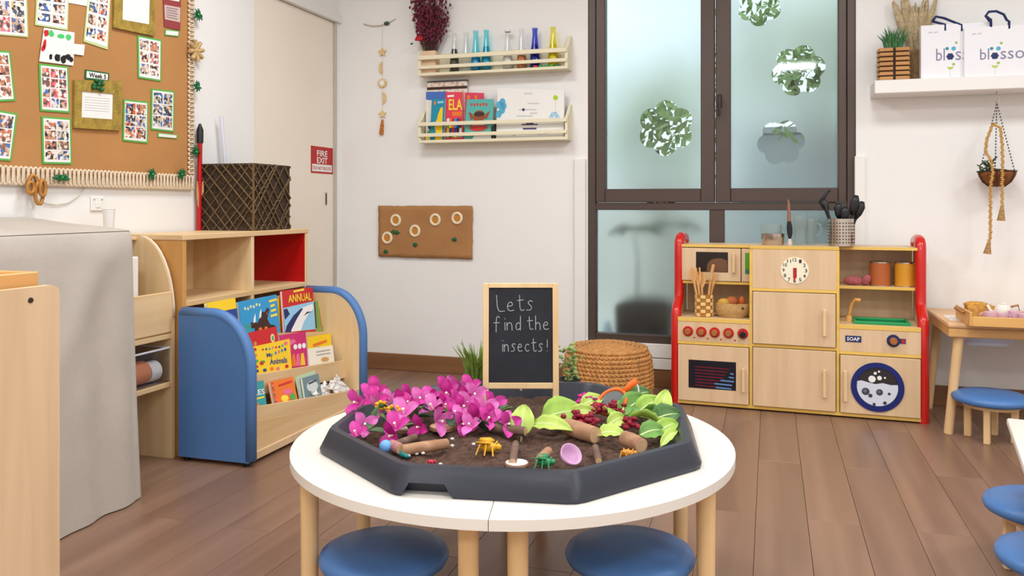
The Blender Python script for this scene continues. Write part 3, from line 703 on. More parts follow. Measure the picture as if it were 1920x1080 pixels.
# ================================================================== blue-ended book display
sx0, sx1 = -2.219, -1.886; sy0, sy1 = 2.70, atX(697, 700, -1.86).y; sh = .59
t = thing('book_display', 'tiered wooden book display with rounded blue ends', 'bookshelf', ((sx0 + sx1) / 2, (sy0 + sy1) / 2, 0))
def profile(ins=0.0):
    P = [(sx0 + ins, .012 + ins), (sx1 - ins, .012 + ins), (sx1 - ins, .36)]
    a_, b_ = .17 - ins * .3, .23 - ins
    for i in range(1, 13):
        a = PI / 2 * i / 12; P.append((sx1 - ins - a_ * (1 - math.cos(a)), .36 + b_ * math.sin(a)))
    P.append((sx0 + ins, sh - ins)); return P
def end_panel(y_out, y_in, skin):
    s_ = 1 if y_in > y_out else -1
    e = obj('end_panel', MB().prism([(p[0], p[1]) for p in profile(.012)], (0, y_out + s_ * .012, 0), (1, 0, 0), (0, 0, 1), (0, s_, 0), abs(y_in - y_out) - .012), BEECHZ, t)
    obj('blue_skin', MB().prism(profile(.006), (0, y_out, 0), (1, 0, 0), (0, 0, 1), (0, s_, 0), .012), BLUEP, e)
    pr = profile(.012); pts = [(p[0], (y_out + y_in) / 2, p[1]) for p in pr[1:]]
    obj('blue_edging', MB().tube(pts, .023, 10), BLUEP, e, smooth='all')
    for fx_ in (sx0 + .03, sx1 - .03): obj('foot', MB().cyl((fx_, (y_out + y_in) / 2, 0), (fx_, (y_out + y_in) / 2, .014), .012, seg=10), BLACKP, e)
end_panel(sy0, sy0 + .042, True); end_panel(sy1, sy1 - .042, True)
ya, yb = sy0 + .042, sy1 - .042
obj('back_panel', MB().box((sx0 + .012, ya, .03), (sx0 + .024, yb, .575)), BEECHY, t)
def ledge(x, zn, zf, h, dep, name='ledge_board'):
    # board with a sloping upper edge, resting on the tier behind it
    vs_ = []
    for xx in (x, x - .014):
        vs_ += [(xx, ya, zn - h), (xx, yb, zf - h), (xx, yb, zf), (xx, ya, zn)]
    m = MB(); m.add(vs_, [(0, 1, 2, 3), (7, 6, 5, 4), (0, 4, 5, 1), (1, 5, 6, 2), (2, 6, 7, 3), (3, 7, 4, 0)])
    obj(name, m, BEECHY, t)
    f = MB(); zz = .02
    f.add([(x - .014, ya, zn - h + .0), (x - .014, yb, zf - h), (x - dep, yb, zf - h), (x - dep, ya, zn - h), (x - .014, ya, zn - h + zz), (x - .014, yb, zf - h + zz), (x - dep, yb, zf - h + zz), (x - dep, ya, zn - h + zz)],
          [(0, 1, 2, 3), (7, 6, 5, 4), (0, 4, 5, 1), (1, 5, 6, 2), (2, 6, 7, 3), (3, 7, 4, 0)])
    obj('tier_board', f, BEECHY, t)
LX = (-1.905, -1.985, -2.075)
TIERS = ((.220, .106, .064), (.328, .242, .085), (.492, .379, .10))
for (zn, zf, hh), lx, dep in zip(TIERS, LX, (.085, .095, .10)): ledge(lx, zn, zf, hh, dep)
m = MB(); m.add([(LX[0] + .001, ya, .02), (LX[0] + .001, yb, .02), (LX[0] + .001, yb, .05), (LX[0] + .001, ya, .164), (LX[0] - .012, ya, .02), (LX[0] - .012, yb, .02), (LX[0] - .012, yb, .05), (LX[0] - .012, ya, .164)], [(0, 1, 2, 3), (7, 6, 5, 4), (0, 4, 5, 1), (1, 5, 6, 2), (2, 6, 7, 3), (3, 7, 4, 0)])
obj('front_board', m, BEECHY, t)
obj('plinth', MB().box((LX[0] - .004, ya, .015), (LX[0] + .008, yb, .045), .002), PALE, t)

BX3, BX2, BX1 = -2.095, -2.005, -1.925
# books in it: px corners TL TR BR BL and the plane they stand on
def book(name, pts, X, col, lab, lean=.035, th=.012, cat='book', fn=None, group='books in the blue-ended display', drop=.0):
    P = [atX(a, b, X) for a, b in pts]
    P[0] = atX(*pts[0], X - lean); P[1] = atX(*pts[1], X - lean)
    dn = V((lean * .35, 0, -.03 - drop))
    P[2] = P[2] + dn; P[3] = P[3] + dn
    tier = min(range(3), key=lambda k: abs(X - (BX1, BX2, BX3)[k])); zn, zf, hh = TIERS[tier]
    O2, O3 = P[2].copy(), P[3].copy()
    for k in (2, 3): P[k].z = zn + (zf - zn) * (P[k].y - ya) / (yb - ya) - hh + .022
    nn_ = (P[1] - P[0]).cross(P[3] - P[0]); P[2].x -= nn_.dot(P[2] - P[0]) / nn_.x
    t = thing(name, lab, cat, (P[2] + P[3]) / 2, group=group)
    n = qn(P)
    cv = obj('cover', qslab(P, .0014), col, t)
    obj('pages', qslab([p - n * .0014 for p in P], th, 0, None, .015, .015, .985, .99), PAPER, t)
    obj('back_cover', qslab([p - n * (th + .0014) for p in P], .0014), col, t)
    if fn:
        V2 = P[1] + (P[2] - P[1]) * ((P[1].z - O2.z - .03) / (P[1].z - P[2].z)); V3 = P[0] + (P[3] - P[0]) * ((P[0].z - O3.z - .03) / (P[0].z - P[3].z))
        fn([P[0], P[1], V2, V3], cv)
    return P, t
YEL = mat('book_yellow', S(246, 206, 30), .35); BLU = mat('book_blue', S(44, 150, 206), .35); NVY = mat('book_navy', S(36, 62, 140), .35); RED = mat('book_red', S(206, 28, 34), .35); MAG = mat('book_magenta', S(206, 30, 110), .35); TEAL = mat('book_teal', S(50, 156, 160), .35); BRN = mat('dark_brown_ink', S(62, 36, 26), .6); ORG = mat('orange_ink', S(238, 120, 40), .5); WHT = mat('white_ink', S(244, 244, 244), .5); YLW = mat('yellow_ink', S(250, 220, 70), .5); LBL = mat('lightblue_ink', S(150, 206, 236), .5); PNK = mat('pink_ink', S(236, 110, 150), .5); LGR = mat('green_ink', S(80, 170, 80), .5)
def d_yel(c, p): qpoly('cover_art', [(0, .32), (1, .3), (1, 1), (0, 1)], c, NVY, p)
def d_wolf(c, p):
    qpoly('cover_art', [(.3, .62), (.42, .66), (.5, .5), (.58, .38), (.62, .42), (.72, .30), (.76, .36), (.68, .6), (.74, .75), (.88, .8), (.8, .95), (.3, .95), (.34, .8), (.12, .72), (.14, .66)], c, BRN, p)
    qpoly('cover_art', [(.16, .68), (.3, .68), (.36, .76), (.22, .74)], c, mat('ear_pink', S(206, 130, 100), .6), p); qpoly('cover_art', [(.66, .46), (.73, .36), (.7, .52)], c, mat('ear_pink', (0, 0, 0, 1)), p)
    for u in (.47, .62): qpoly('cover_art', disc(u, .84, .045, .05), c, ORG, p, .0016)
    for u, a in ((.34, .5), (.5, .4)): qpoly('cover_art', [(u, a), (u + .05, a - .1), (u + .03, a + .12), (u - .03, a + .16)], c, WHT, p)
    for k, (u, w) in enumerate(((.78, .2), (.8, .12), (.8, .14), (.78, .18))): qpoly('title_mark', [(u, .12 + k * .13), (u + w, .1 + k * .13), (u + w, .16 + k * .13), (u, .18 + k * .13)], c, YLW, p)
    for k in range(6): qpoly('title_mark', disc(.14 + k * .075, .22 - .012 * k + .03 * (k % 2), .024, .045, 8), c, mat('pale_yellow_ink', S(222, 226, 170), .5), p)
def d_shark(c, p):
    qpoly('cover_art', [(0, .42), (1, .34), (1, 1), (0, 1)], c, LBL, p, .0008)
    qpoly('cover_art', [(.0, 1), (.1, .82), (.35, .6), (.6, .46), (.95, .4), (.98, .52), (.8, .62), (.62, .8), (.5, 1)], c, WHT, p, .0014)
    qpoly('cover_art', [(.0, 1), (.06, .85), (.3, .62), (.55, .48), (.62, .48), (.4, .7), (.2, .95), (.18, 1)], c, NAVY, p, .002)
    qpoly('cover_art', [(.0, .46), (.1, .44), (.18, .58), (.02, .7)], c, NAVY, p, .002); qpoly('cover_art', [(.62, .66), (.75, .57), (.9, .58), (.76, .61)], c, BRN, p, .002)
    qtext('title', 'ANNUAL', c, .16, .12, .92, .31, YLW, p, .0018, True); qpoly('title_mark', [(.35, .03), (.7, .01), (.7, .06), (.35, .08)], c, YLW, p)
def d_green(c, p):
    for k in range(4): qpoly('cover_art', [(.1 + .25 * k, .05), (.2 + .25 * k, .03), (.22 + .25 * k, .95), (.1 + .25 * k, .97)], c, (BRN, LGR, mat('tan_ink', S(176, 136, 70), .5), BRN)[k], p)
def d_red(c, p):
    for k in range(9): qpoly('title_mark', [(.14 + .085 * k, .62 - .01 * k), (.19 + .085 * k, .61 - .01 * k), (.19 + .085 * k, .84 - .01 * k), (.14 + .085 * k, .85 - .01 * k)], c, mat('tan_ink2', S(206, 140, 80), .5), p)
    qpoly('cover_art', disc(.82, .3, .07, .12), c, mat('cream_ink', S(240, 220, 170), .5), p); qpoly('cover_art', disc(.82, .3, .035, .07), c, LGR, p, .0016); qpoly('cover_art', disc(.24, .36, .05, .07), c, mat('tan_ink2', (0, 0, 0, 1)), p)
def d_yell(c, p):
    g = random.Random(2)
    for k in range(7): qpoly('title_mark', disc(.28 + .085 * k, .18 + .01 * (k % 3), .026, .04, 7), c, (RED, NVY, BLU, PNK)[k % 4], p)
    qtext('title', 'My', c, .36, .34, .52, .52, NVY, p, .0014, True)
    for k in range(4): qpoly('title_mark', disc(.6 + .085 * k, .38 - .02 * k, .03, .06, 7), c, (BLU, ORG, BLU, NVY)[k], p)
    qtext('title', 'Animals', c, .42, .56, .88, .76, NVY, p, .0014, True)
    for k, (u, v, q) in enumerate(((.08, .12, RED), (.08, .34, ORG), (.08, .55, LGR), (.08, .76, RED), (.08, .92, NVY), (.24, .62, LGR), (.22, .66, RED), (.28, .92, NVY), (.62, .92, PNK), (.86, .88, RED), (.88, .12, PNK), (.46, .9, ORG))): qpoly('cover_art', disc(u, v, .05 if q is not LGR else .07, .06, 8), c, q, p, .0014 if k != 6 else .002)
def d_mag(c, p):
    qpoly('cover_art', [(0, .3), (.5, .16), (.6, .26), (.1, .42)], c, PNK, p)
    for k in range(3): qpoly('title_mark', disc(.55 + .17 * k, .4, .075, .08, 8), c, WHT, p); 
    for k, (u, q) in enumerate(((.45, ORG), (.8, YEL), (.62, PNK))): qpoly('cover_art', [(u - .09, .95), (u - .05, .62), (u + .05, .6), (u + .1, .95)], c, q, p)
def d_wbook(c, p):
    for k in range(2): qpoly('text_line', [(.3, .25 + .2 * k), (.86, .22 + .2 * k), (.86, .29 + .2 * k), (.3, .32 + .2 * k)], c, mat('grey_text', S(170, 168, 166), .6), p)
    qpoly('cover_art', disc(.62, .8, .16, .14), c, mat('tan_ink3', S(206, 160, 90), .5), p)
def d_yel2(c, p): qpoly('title_mark', [(.2, .3), (.8, .2), (.8, .3), (.2, .42)], c, ORG, p); qpoly('cover_art', disc(.4, .5, .1, .08), c, BLU, p)
def d_teal(c, p): qtext('title', 'LES', c, .3, .3, .96, .5, WHT, p, .0014, True); qpoly('title_mark', [(.35, .6), (.9, .57), (.9, .63), (.35, .66)], c, YLW, p); qpoly('cover_art', [(.3, 1), (.4, .8), (.5, .8), (.55, 1)], c, ORG, p)
def d_org(c, p):
    for k in range(9): qpoly('cover_art', disc(.06, .08 + .1 * k, .04, .03, 6), c, (RED, PNK, NVY)[k % 3], p)
    qpoly('title_mark', [(.3, .2), (.9, .14), (.9, .22), (.3, .28)], c, RED, p); qpoly('cover_art', disc(.45, .8, .16, .14), c, YLW, p); qpoly('cover_art', disc(.8, .8, .12, .16), c, LGR, p); qpoly('cover_art', disc(.62, .55, .2, .12), c, PNK, p)
def d_grey(c, p): qpoly('cover_art', disc(.5, .5, .34, .26), c, mat('pale_art', S(206, 214, 210), .5), p); qpoly('title_mark', [(.3, .3), (.8, .24), (.8, .34), (.3, .4)], c, mat('dark_grey_ink', S(70, 84, 92), .5), p)
book('picture_book', [(388, 568), (441, 558), (446, 626), (392, 634)], BX3, YEL, 'yellow and navy picture book half behind the blue end', fn=d_yel)
book('picture_book', [(447, 566), (518, 552), (522, 624), (452, 634)], BX3, BLU, 'sky-blue picture book with a dark brown animal face', fn=d_wolf)
book('picture_book', [(521, 560), (530, 556), (531, 622), (522, 625)], BX3 - .03, YEL, 'thin yellow book edge between the animal-face book and the shark book', lean=.02, th=.006)
book('picture_book', [(529, 545), (586, 538), (588, 618), (532, 624)], BX3, RED, 'red annual with a shark on its cover', fn=d_shark)
book('picture_book', [(587, 565), (604, 562), (605, 617), (588, 619)], BX3 - .004, mat('olive_cover', S(150, 160, 84), .4), 'green and brown woodland picture book beside the shark annual', fn=d_green)
book('picture_book', [(446, 614), (470, 606), (474, 690), (452, 695)], BX2 - .034, TEAL, 'teal picture book almost hidden behind the red one', th=.008)
book('picture_book', [(462, 625), (519, 612), (522, 680), (466, 690)], BX2 - .018, RED, 'dark red picture book with tan lettering behind the yellow animals book', fn=d_red, th=.008)
book('board_book', [(470, 651), (543, 635), (543, 694), (474, 702)], BX2, YEL, 'yellow animals board book with bright pictures', fn=d_yell)
book('picture_book', [(524, 629), (573, 621), (574, 688), (527, 694)], BX2 - .018, MAG, 'magenta picture book beside the yellow animals book', fn=d_mag, th=.008)
book('picture_book', [(576, 632), (620, 625), (622, 678), (578, 682)], BX2 - .016, YEL, 'small plain yellow book behind a white one', fn=d_yel2, th=.008)
book('board_book', [(577, 654), (624, 647), (625, 680), (579, 685)], BX2, mat('ivory_cover', S(238, 232, 216), .45), 'small ivory book in front of a plain yellow one', fn=d_wbook)
book('picture_book', [(464, 719), (494, 713), (497, 765), (470, 769)], BX1, TEAL, 'teal book with white letters tucked against the blue end', fn=d_teal)
book('picture_book', [(507, 716), (549, 706), (556, 752), (514, 760)], BX1, ORG, 'orange spiral book on the lowest tier', fn=d_org)
book('picture_book', [(556, 706), (590, 694), (596, 745), (562, 752)], BX1 - .02, mat('mint_cover', S(182, 200, 168), .5), 'pale green book behind the grey one on the lowest tier', th=.006)
book('picture_book', [(567, 709), (597, 700), (601, 742), (571, 748)], BX1, mat('grey_cover', S(110, 134, 140), .4), 'blue-grey book on the lowest tier beside loose papers', fn=d_grey, th=.01)
for k, (pts, lab) in enumerate((([(582, 738), (608, 714), (622, 722), (618, 742)], 'crumpled white paper next to the blue-grey book'), ([(610, 726), (632, 702), (655, 722), (645, 734)], 'crumpled white paper against the far blue end of the display'))):
    P = [atX(a, b, BX1 + (0, -.03, -.02, .0)[i]) for i, (a, b) in enumerate(pts)]; P[2].z -= .02; P[3].z -= .02
    vs_, fs = [], []; g = random.Random(k)
    for i in range(9):
        for j in range(9): vs_.append(bil(P, i / 8, j / 8) + V((g.uniform(-.006, .006), 0, g.uniform(-.005, .005))))
    for i in range(8):
        for j in range(8): q = i * 9 + j; fs.append((q, q + 1, q + 10, q + 9))
    o = obj('crumpled_paper', (vs_, fs), PAPER); md = o.modifiers.new('s', 'SOLIDIFY'); md.thickness = .001; tag(o, lab, 'paper')
# ================================================================== play kitchen
KA = math.radians(-2.5); KO = atZ(1257, 757, 0)
KM = Matrix.Translation(KO) @ Matrix.Rotation(KA, 4, 'Z'); KI = KM.inverted(); KR = KI.to_3x3()
def kf(px, py, y=0.0):
    o = KI @ CAM; d = KR @ ray(px, py); s_ = (y - o.y) / d.y; p = o + d * s_; return p.x, p.z
def kw(x, y, z): return KM @ V((x, y, z))
KW = kf(1744, 700)[0]; KD = .345; KU = .115; PR = .025
ZCN = .44; ZTP = .80
xA, xB = kf(1408, 600)[0], kf(1571, 600)[0]; xl, xr = .045, KW - .045
kit = thing('play_kitchen', 'wooden play kitchen with red rounded sides under the window', 'play kitchen', kw(KW / 2, KD / 2, 0), KA)
def kbox(name, lo, hi, m, parent=None, bev=.0015): return obj(name, MB().box(lo, hi, bev).xf(KM), m, parent or kit)
def kq(x0, z0, x1, z1, y): return [kw(x0, y, z1), kw(x1, y, z1), kw(x1, y, z0), kw(x0, y, z0)]
def kqp(a, b, c_, d, y): x0, z1 = kf(a, b, y); x1, z0 = kf(c_, d, y); return x0, z0, x1, z1
for s_, xx in (('l', PR), ('r', KW - PR)):
    pts = [(0.0 + PR, PR), (PR, ZCN + .0), (PR + .012, ZCN + .035), (KU - .025 + PR, ZCN + .075), (KU + PR - .012, ZCN + .11), (KU + PR - .012, ZTP - .01), (KU + PR + .0, ZTP + .022), (KU + PR + .03, ZTP + .035), (KD - .05, ZTP + .035), (KD - PR, ZTP + .01), (KD - PR, PR)]
    sp = obj('side_panel', MB().prism([(p[0], p[1]) for p in pts], (xx - .012, 0, 0), (0, 1, 0), (0, 0, 1), (1, 0, 0), .024).xf(KM), PALE, kit)
    P = [(xx, KU * 0 + PR, 0)] + [(xx, p[0], p[1]) for p in pts[1:-1]]
    # smooth the path a little
    Q = [V(P[0])]
    for a, b in zip(P, P[1:]):
        a, b = V(a), V(b); Q += [a + (b - a) * .25, a + (b - a) * .75]
    Q.append(V(P[-1]))
    obj('red_edging', MB().tube(Q, PR, 14).xf(KM), REDP, sp, smooth=True)
x_l0, x_r1 = 2 * PR - .013, KW - 2 * PR + .013
def board(name, x0, x1, y0, y1, z0, z1, edge=True):
    b = kbox(name, (x0, y0 + (.004 if edge else 0), z0), (x1, y1, z1), PALEX)
    if edge: kbox('edge_strip', (x0, y0, z0), (x1, y0 + .004, z1), YEDGE, b, .001)
    return b
kbox('back_panel', (x_l0, KD - .012, .01), (x_r1, KD, ZTP), PALE)
board('base_board', x_l0, x_r1, 0, KD - .012, .008, .024)
for (x0, x1) in ((x_l0, xA - .006), (xB + .006, x_r1)):
    board('worktop', x0, x1, -.004, KD - .012, ZCN - .02, ZCN)
    board('top_board', x0, x1, KU - .004, KD - .012, ZTP - .014, ZTP)
board('top_board', xA - .006, xB + .006, -.004, KD - .012, ZTP - .012, ZTP + .003)
for xx in (xA, xB):
    b = kbox('upright', (xx - .007, .003, .024), (xx + .007, KD - .012, ZTP - .012), PALE); kbox('edge_strip', (xx - .007, -.001, .024), (xx + .007, .003, ZTP - .012), YEDGE, b, .001)
zsl = kf(1340, 530, KU)[1]; zsr = kf(1650, 541, KU)[1]
board('shelf_board', x_l0, xA - .007, KU, KD - .012, zsl - .007, zsl + .007); board('shelf_board', xB + .007, x_r1, KU + .01, KD - .012, zsr - .007, zsr + .007)
def rail(x0, x1, z): b = board('rail', x0, x1, -.002, .06, z - .007, z + .007)
zk = kf(1340, 645)[1]; rail(x_l0, xA - .007, zk); zr_ = kf(1650, 665)[1]; rail(xB + .007, x_r1, zr_)
zc1, zc2 = kf(1490, 545)[1], kf(1490, 651)[1]; rail(xA + .007, xB - .007, zc1); rail(xA + .007, xB - .007, zc2)
def handle(px, py0, py1, parent, y=-.012, r=.0075):
    x, z1 = kf(px, py0, y); _, z0 = kf(px, py1, y)
    m = MB().box((x - r, y - .022, z0), (x + r, y - .012, z1), .003)
    for z in (z0 + .012, z1 - .012): m.box((x - .005, y - .013, z - .006), (x + .005, y, z + .006))
    return obj('handle', m.xf(KM), BEECHZ, parent)
def door(x0, x1, z0, z1, y=0.0, name='door'): return kbox(name, (x0 + .003, y - .012, z0 + .003), (x1 - .003, y + .003, z1 - .003), PALE)
# left unit: knobs and oven
kp = kbox('knob_panel', (x_l0, -.002, zk + .007), (xA - .007, .012, ZCN - .02), PALE)
KRED = mat('knob_red', S(196, 34, 34), .4)
BROWNK = mat('knob_brown', S(170, 104, 54), .5); TX = Matrix.Rotation(PI / 2, 4, 'X')
for k, px in enumerate((1290, 1315, 1340, 1366, 1393)):
    x, z = kf(px, 621 + k * 1.2, -.004)
    kn = obj('knob_ring', MB().cyl((x, -.002, z), (x, -.006, z), .0255, seg=24).xf(KM), KRED, kp, smooth=True)
    obj('knob', MB().lathe([(0, .026), (.012, .026), (.0155, .020), (.015, 0)], 18, (0, 0, 0)).xf(KM @ Matrix.Translation((x, -.006, z - (.004 if k == 4 else 0))) @ TX), BLACKP if k == 4 else BROWNK, kn, smooth=True)
    if k < 4:
        x2, z2 = kf(px + 12, 633 + k * 1.8, -.003); obj('red_mark', MB().cyl((x2, -.002, z2), (x2, -.003, z2), .0045, seg=8).xf(KM), KRED, kp)
od = door(x_l0, xA - .007, .024, zk - .007, 0, 'oven_door')
x0, z0, x1, z1 = kqp(1291, 674, 1380, 733, -.013)
ow = obj('oven_window', MB().box((x0, -.0135, z0), (x1, -.011, z1), .001).xf(KM), mat('oven_dark', S(22, 24, 36), .25), od)
c = kq(x0, z0, x1, z1, -.0135)
OVR = mat('oven_red', S(126, 24, 40), .4); OVB = mat('oven_blue', S(96, 140, 196), .4)
for k in range(7): qpoly('grill_bar', [(.14, .22 + k * .11), (.86 - .04 * k, .24 + k * .11), (.86 - .04 * k, .27 + k * .11), (.14, .25 + k * .11)], c, OVR, ow, .0006, .0003)
for k, (u0, u1) in enumerate(((.88, .95), (.85, .96), (.68, .96), (.55, .92), (.58, .9))): qpoly('cloth_print', [(u0, .38 + k * .13), (u1, .4 + k * .13), (u1, .45 + k * .13), (u0, .43 + k * .13)], c, OVB, ow, .0008, .0003)
handle(1394, 690, 735, od)
# left upper: microwave
x0, z0, x1, z1 = kqp(1286, 463, 1389, 523, KU); md_ = kbox('microwave_door', (x_l0 + .004, KU - .006, zsl + .009), (x1, KU + .006, ZTP - .018), PALE)
xa, za, xb_, zb = kqp(1305, 472, 1365, 511, KU - .006)
obj('microwave_window', MB().box((xa, KU - .0068, za), (xb_, KU - .005, zb)).xf(KM), mat('micro_dark', S(40, 28, 22), .3), md_)
c = kq(xa, za, xb_, zb, KU - .0068); qpoly('loaf_print', [(.33, .98), (.36, .6), (.46, .4), (.6, .32), (.8, .3), (.97, .4), (.98, .98)], c, mat('loaf', S(112, 76, 52), .6), md_, .0006, .0003)
xh, zh1 = kf(1376, 474, KU - .006); _, zh0 = kf(1376, 512, KU - .006)
obj('handle', MB().box((xh - .007, KU - .024, zh0), (xh + .007, KU - .014, zh1), .003).box((xh - .005, KU - .015, zh0 + .004), (xh + .005, KU - .006, zh1 - .004)).xf(KM), BEECHZ, md_)
cp_ = kbox('control_panel', (x1 + .004, KU - .004, zsl + .009), (xA - .007, KU + .006, ZTP - .018), PALE)
xa, za, xb_, zb = kqp(1397, 474, 1411, 514, KU - .004); xb_ = min(xb_, xA - .009)
obj('green_display', MB().box((xa, KU - .005, za), (xb_, KU - .003, zb)).xf(KM), mat('display_green', S(84, 160, 40), .4), cp_)
obj('button_strip', MB().box((xa + .001, KU - .0056, za), (xb_, KU - .0045, za + .022)).xf(KM), mat('display_blue', S(50, 120, 110), .4), cp_)
# centre: clock and doors
clp = kbox('clock_panel', (xA + .007, -.002, zc1 + .007), (xB - .007, .012, ZTP - .012), PALE)
x, z = kf(1490, 507, -.003)
ck = obj('clock_face', MB().cyl((x, -.002, z), (x, -.005, z), .064, seg=36).xf(KM), mat('clock_cream', S(246, 240, 214), .5), clp, smooth=True)
KINK = mat('clock_ink', S(50, 44, 40), .6)
for h in range(1, 13):
    a = PI / 2 - 2 * PI * h / 12; u, v = x + .051 * math.cos(a), z + .051 * math.sin(a); w = .006 if h < 10 else .009
    qtext('numeral', str(h), kq(u - w, v - .0085, u + w, v + .0085, -.0052), 0, 0, 1, 1, KINK, ck, .0003, True)
obj('hand', MB().box((x - .005, -.0085, z - .05), (x + .003, -.0055, z + .004)).xf(KM), KRED, ck); obj('hand', MB().box((x - .007, -.007, z - .036), (x + .009, -.0052, z + .012), .001).xf(KM), mat('hand_red', S(170, 20, 26), .4), ck)
d1 = door(xA + .007, xB - .007, zc2 + .007, zc1 - .007); handle(1546, 580, 630, d1)
d2 = door(xA + .007, xB - .007, .024, zc2 - .007); handle(1546, 692, 745, d2)
# right: sink and washer
rp = kbox('soap_panel', (xB + .007, -.002, zr_ + .007), (x_r1, .012, ZCN - .02), PALE)
x0, z0, x1, z1 = kqp(1585, 629, 1615, 642, -.003)
sp_ = obj('soap_label', MB().box((x0, -.0045, z0), (x1, -.002, z1)).xf(KM), NAVY, rp); qtext('lettering', 'SOAP', kq(x0, z0, x1, z1, -.0045), .1, .2, .9, .8, WHT, sp_, .0005, True)
x, z = kf(1675, 639, -.003); dl = obj('dial_ring', MB().cyl((x, -.002, z), (x, -.006, z), .0285, seg=24).xf(KM), NAVY, rp, smooth=True)
x2, z2 = kf(1692, 640, -.003); obj('dial_tab', MB().box((x + .02, -.005, z - .011), (x2 + .014, -.002, z + .011)).xf(KM), NAVY, dl); obj('dial_tab', MB().box((x2 - .004, -.0056, z - .008), (x2 + .010, -.0048, z + .008)).xf(KM), KRED, dl)
obj('knob', MB().lathe([(0, .026), (.013, .026), (.017, .020), (.016, 0)], 18).xf(KM @ Matrix.Translation((x, -.006, z)) @ TX), BROWNK, dl, smooth=True)
wd = door(xB + .007, x_r1, .024, zr_ - .007, 0, 'washer_door')
x, z = kf(1645, 726, -.013); RW = .114
ring = obj('porthole_ring', MB().lathe([(RW * .79, 0), (RW * .79, .005), (RW, .005), (RW, 0)], 40).xf(KM @ Matrix.Translation((x, -.012, z)) @ TX), mat('porthole_blue', S(20, 36, 110), .4), wd, smooth=True)
c = kq(x - RW, z - RW, x + RW, z + RW, -.0125)
qpoly('porthole_dark', disc(.5, .5, .40, .40, 32), c, mat('porthole_black', S(46, 42, 44), .4), ring, .0008, .0004)
wp = [(.5 + .385 * math.cos(PI * i / 24), .5 + .385 * math.sin(PI * i / 24)) for i in range(25)] + [(.12, .4), (.2, .38), (.32, .41), (.46, .44), (.6, .41), (.75, .44), (.88, .43)]
qpoly('suds', wp, c, mat('suds_white', S(216, 222, 236), .5), ring, .0016, .0004)
for u, v, r, m in ((.4, .34, .07, 0), (.54, .31, .045, 0), (.46, .22, .03, 0), (.64, .3, .02, 0), (.53, .18, .022, 0), (.28, .6, .075, 1), (.54, .6, .065, 1), (.37, .68, .04, 1), (.72, .62, .028, 1), (.64, .81, .035, 1), (.44, .85, .03, 1)):
    qpoly('bubble', disc(u, v, r, r, 14), c, WHT if m == 0 else mat('bubble_dark', S(60, 62, 74), .5), ring, .0024, .0004)
    if m == 1 and r > .05: qpoly('bubble', disc(u - .01, v - .01, r * .5, r * .5, 12), c, mat('bubble_grey', S(108, 110, 122), .5), ring, .003, .0004)
handle(1585, 694, 752, wd)
SG = mat('sink_green', S(20, 156, 84), .35)
x0, _ = kf(1600, 605, .04); x1, _ = kf(1708, 605, .04)
m = MB(); yA, yB = .035, .20; zt_ = ZCN + .014
for lo, hi in (((x0, yA, ZCN), (x1, yA + .014, zt_)), ((x0, yB - .014, ZCN), (x1, yB, zt_)), ((x0, yA + .014, ZCN), (x0 + .014, yB - .014, zt_)), ((x1 - .014, yA + .014, ZCN), (x1, yB - .014, zt_))): m.box(lo, hi, .004, 2)
sk = obj('sink_rim', m.xf(KM), SG, kit, smooth=True)
obj('sink_basin', MB().box((x0 + .008, yA + .008, ZCN - .001), (x1 - .008, yB - .008, ZCN + .002)).xf(KM), mat('sink_dark_green', S(16, 120, 84), .3), sk)
xm = (x0 + x1) / 2; obj('soap_print', MB().prism([(xm - .036 + .036 + .036 * math.cos(PI * i / 12) - .01, .05 + .035 * math.sin(PI * i / 12)) for i in range(13)], (0, 0, ZCN + .0025), (1, 0, 0), (0, 1, 0), (0, 0, 1), .002).xf(KM), mat('soap_yellow', S(222, 226, 130), .5), sk)
xq, _ = kf(1592, 590, .11)
fc = obj('tap', MB().tube([(xq, .12, ZCN + .02), (xq + .004, .12, ZCN + .045), (xq + .014, .11, ZCN + .085), (xq + .03, .10, ZCN + .108), (xq + .05, .09, ZCN + .105)], [.010, .0085, .0085, .009, .010], 10).xf(KM), mat('tap_wood', S(226, 170, 92), .45), kit, smooth='all')
obj('tap_base', MB().lathe([(0, ZCN + .03), (.013, ZCN + .028), (.018, ZCN), (0, ZCN)], 16, (xq, .12, 0)).xf(KM), mat('tap_wood', (0, 0, 0, 1)), fc, smooth=True)

# ---- things on the kitchen
def kthing(name, lab, cat, x, y, z, group=None): return thing(name, lab, cat, kw(x, y, z), KA, group)
x, _ = kf(1320, 560, .065); zb = ZCN + .0005
t = kthing('utensil_holder', 'checkered woven wooden holder on the left worktop', 'holder', x, .065, zb)
WV = (mat('weave_light', S(238, 206, 132), .7), mat('weave_dark', S(176, 118, 54), .7))
obj('holder_core', MB().lathe([(0, .004), (.039, .004), (.039, 0), (.041, .0), (.041, .110), (.037, .110), (.037, .006), (0, .006)], 24, (x, .065, zb)).xf(KM), WV[1], t, smooth=True)
for r in range(6):
    for k in range(10):
        if (r + k) % 2: continue
        a = 2 * PI * (k + .5) / 10; m = MB().box((-.012, -.003, -.0085), (.012, .003, .0085), .002)
        obj('woven_square', m.xf(KM @ Matrix.Translation((x + .0415 * math.cos(a), .065 + .0415 * math.sin(a), zb + .010 + r * .018)) @ Matrix.Rotation(a + PI / 2, 4, 'Z')), WV[0], t)
UW = wood('utensil_wood', S(206, 150, 86), S(226, 178, 116), 'z', 30)
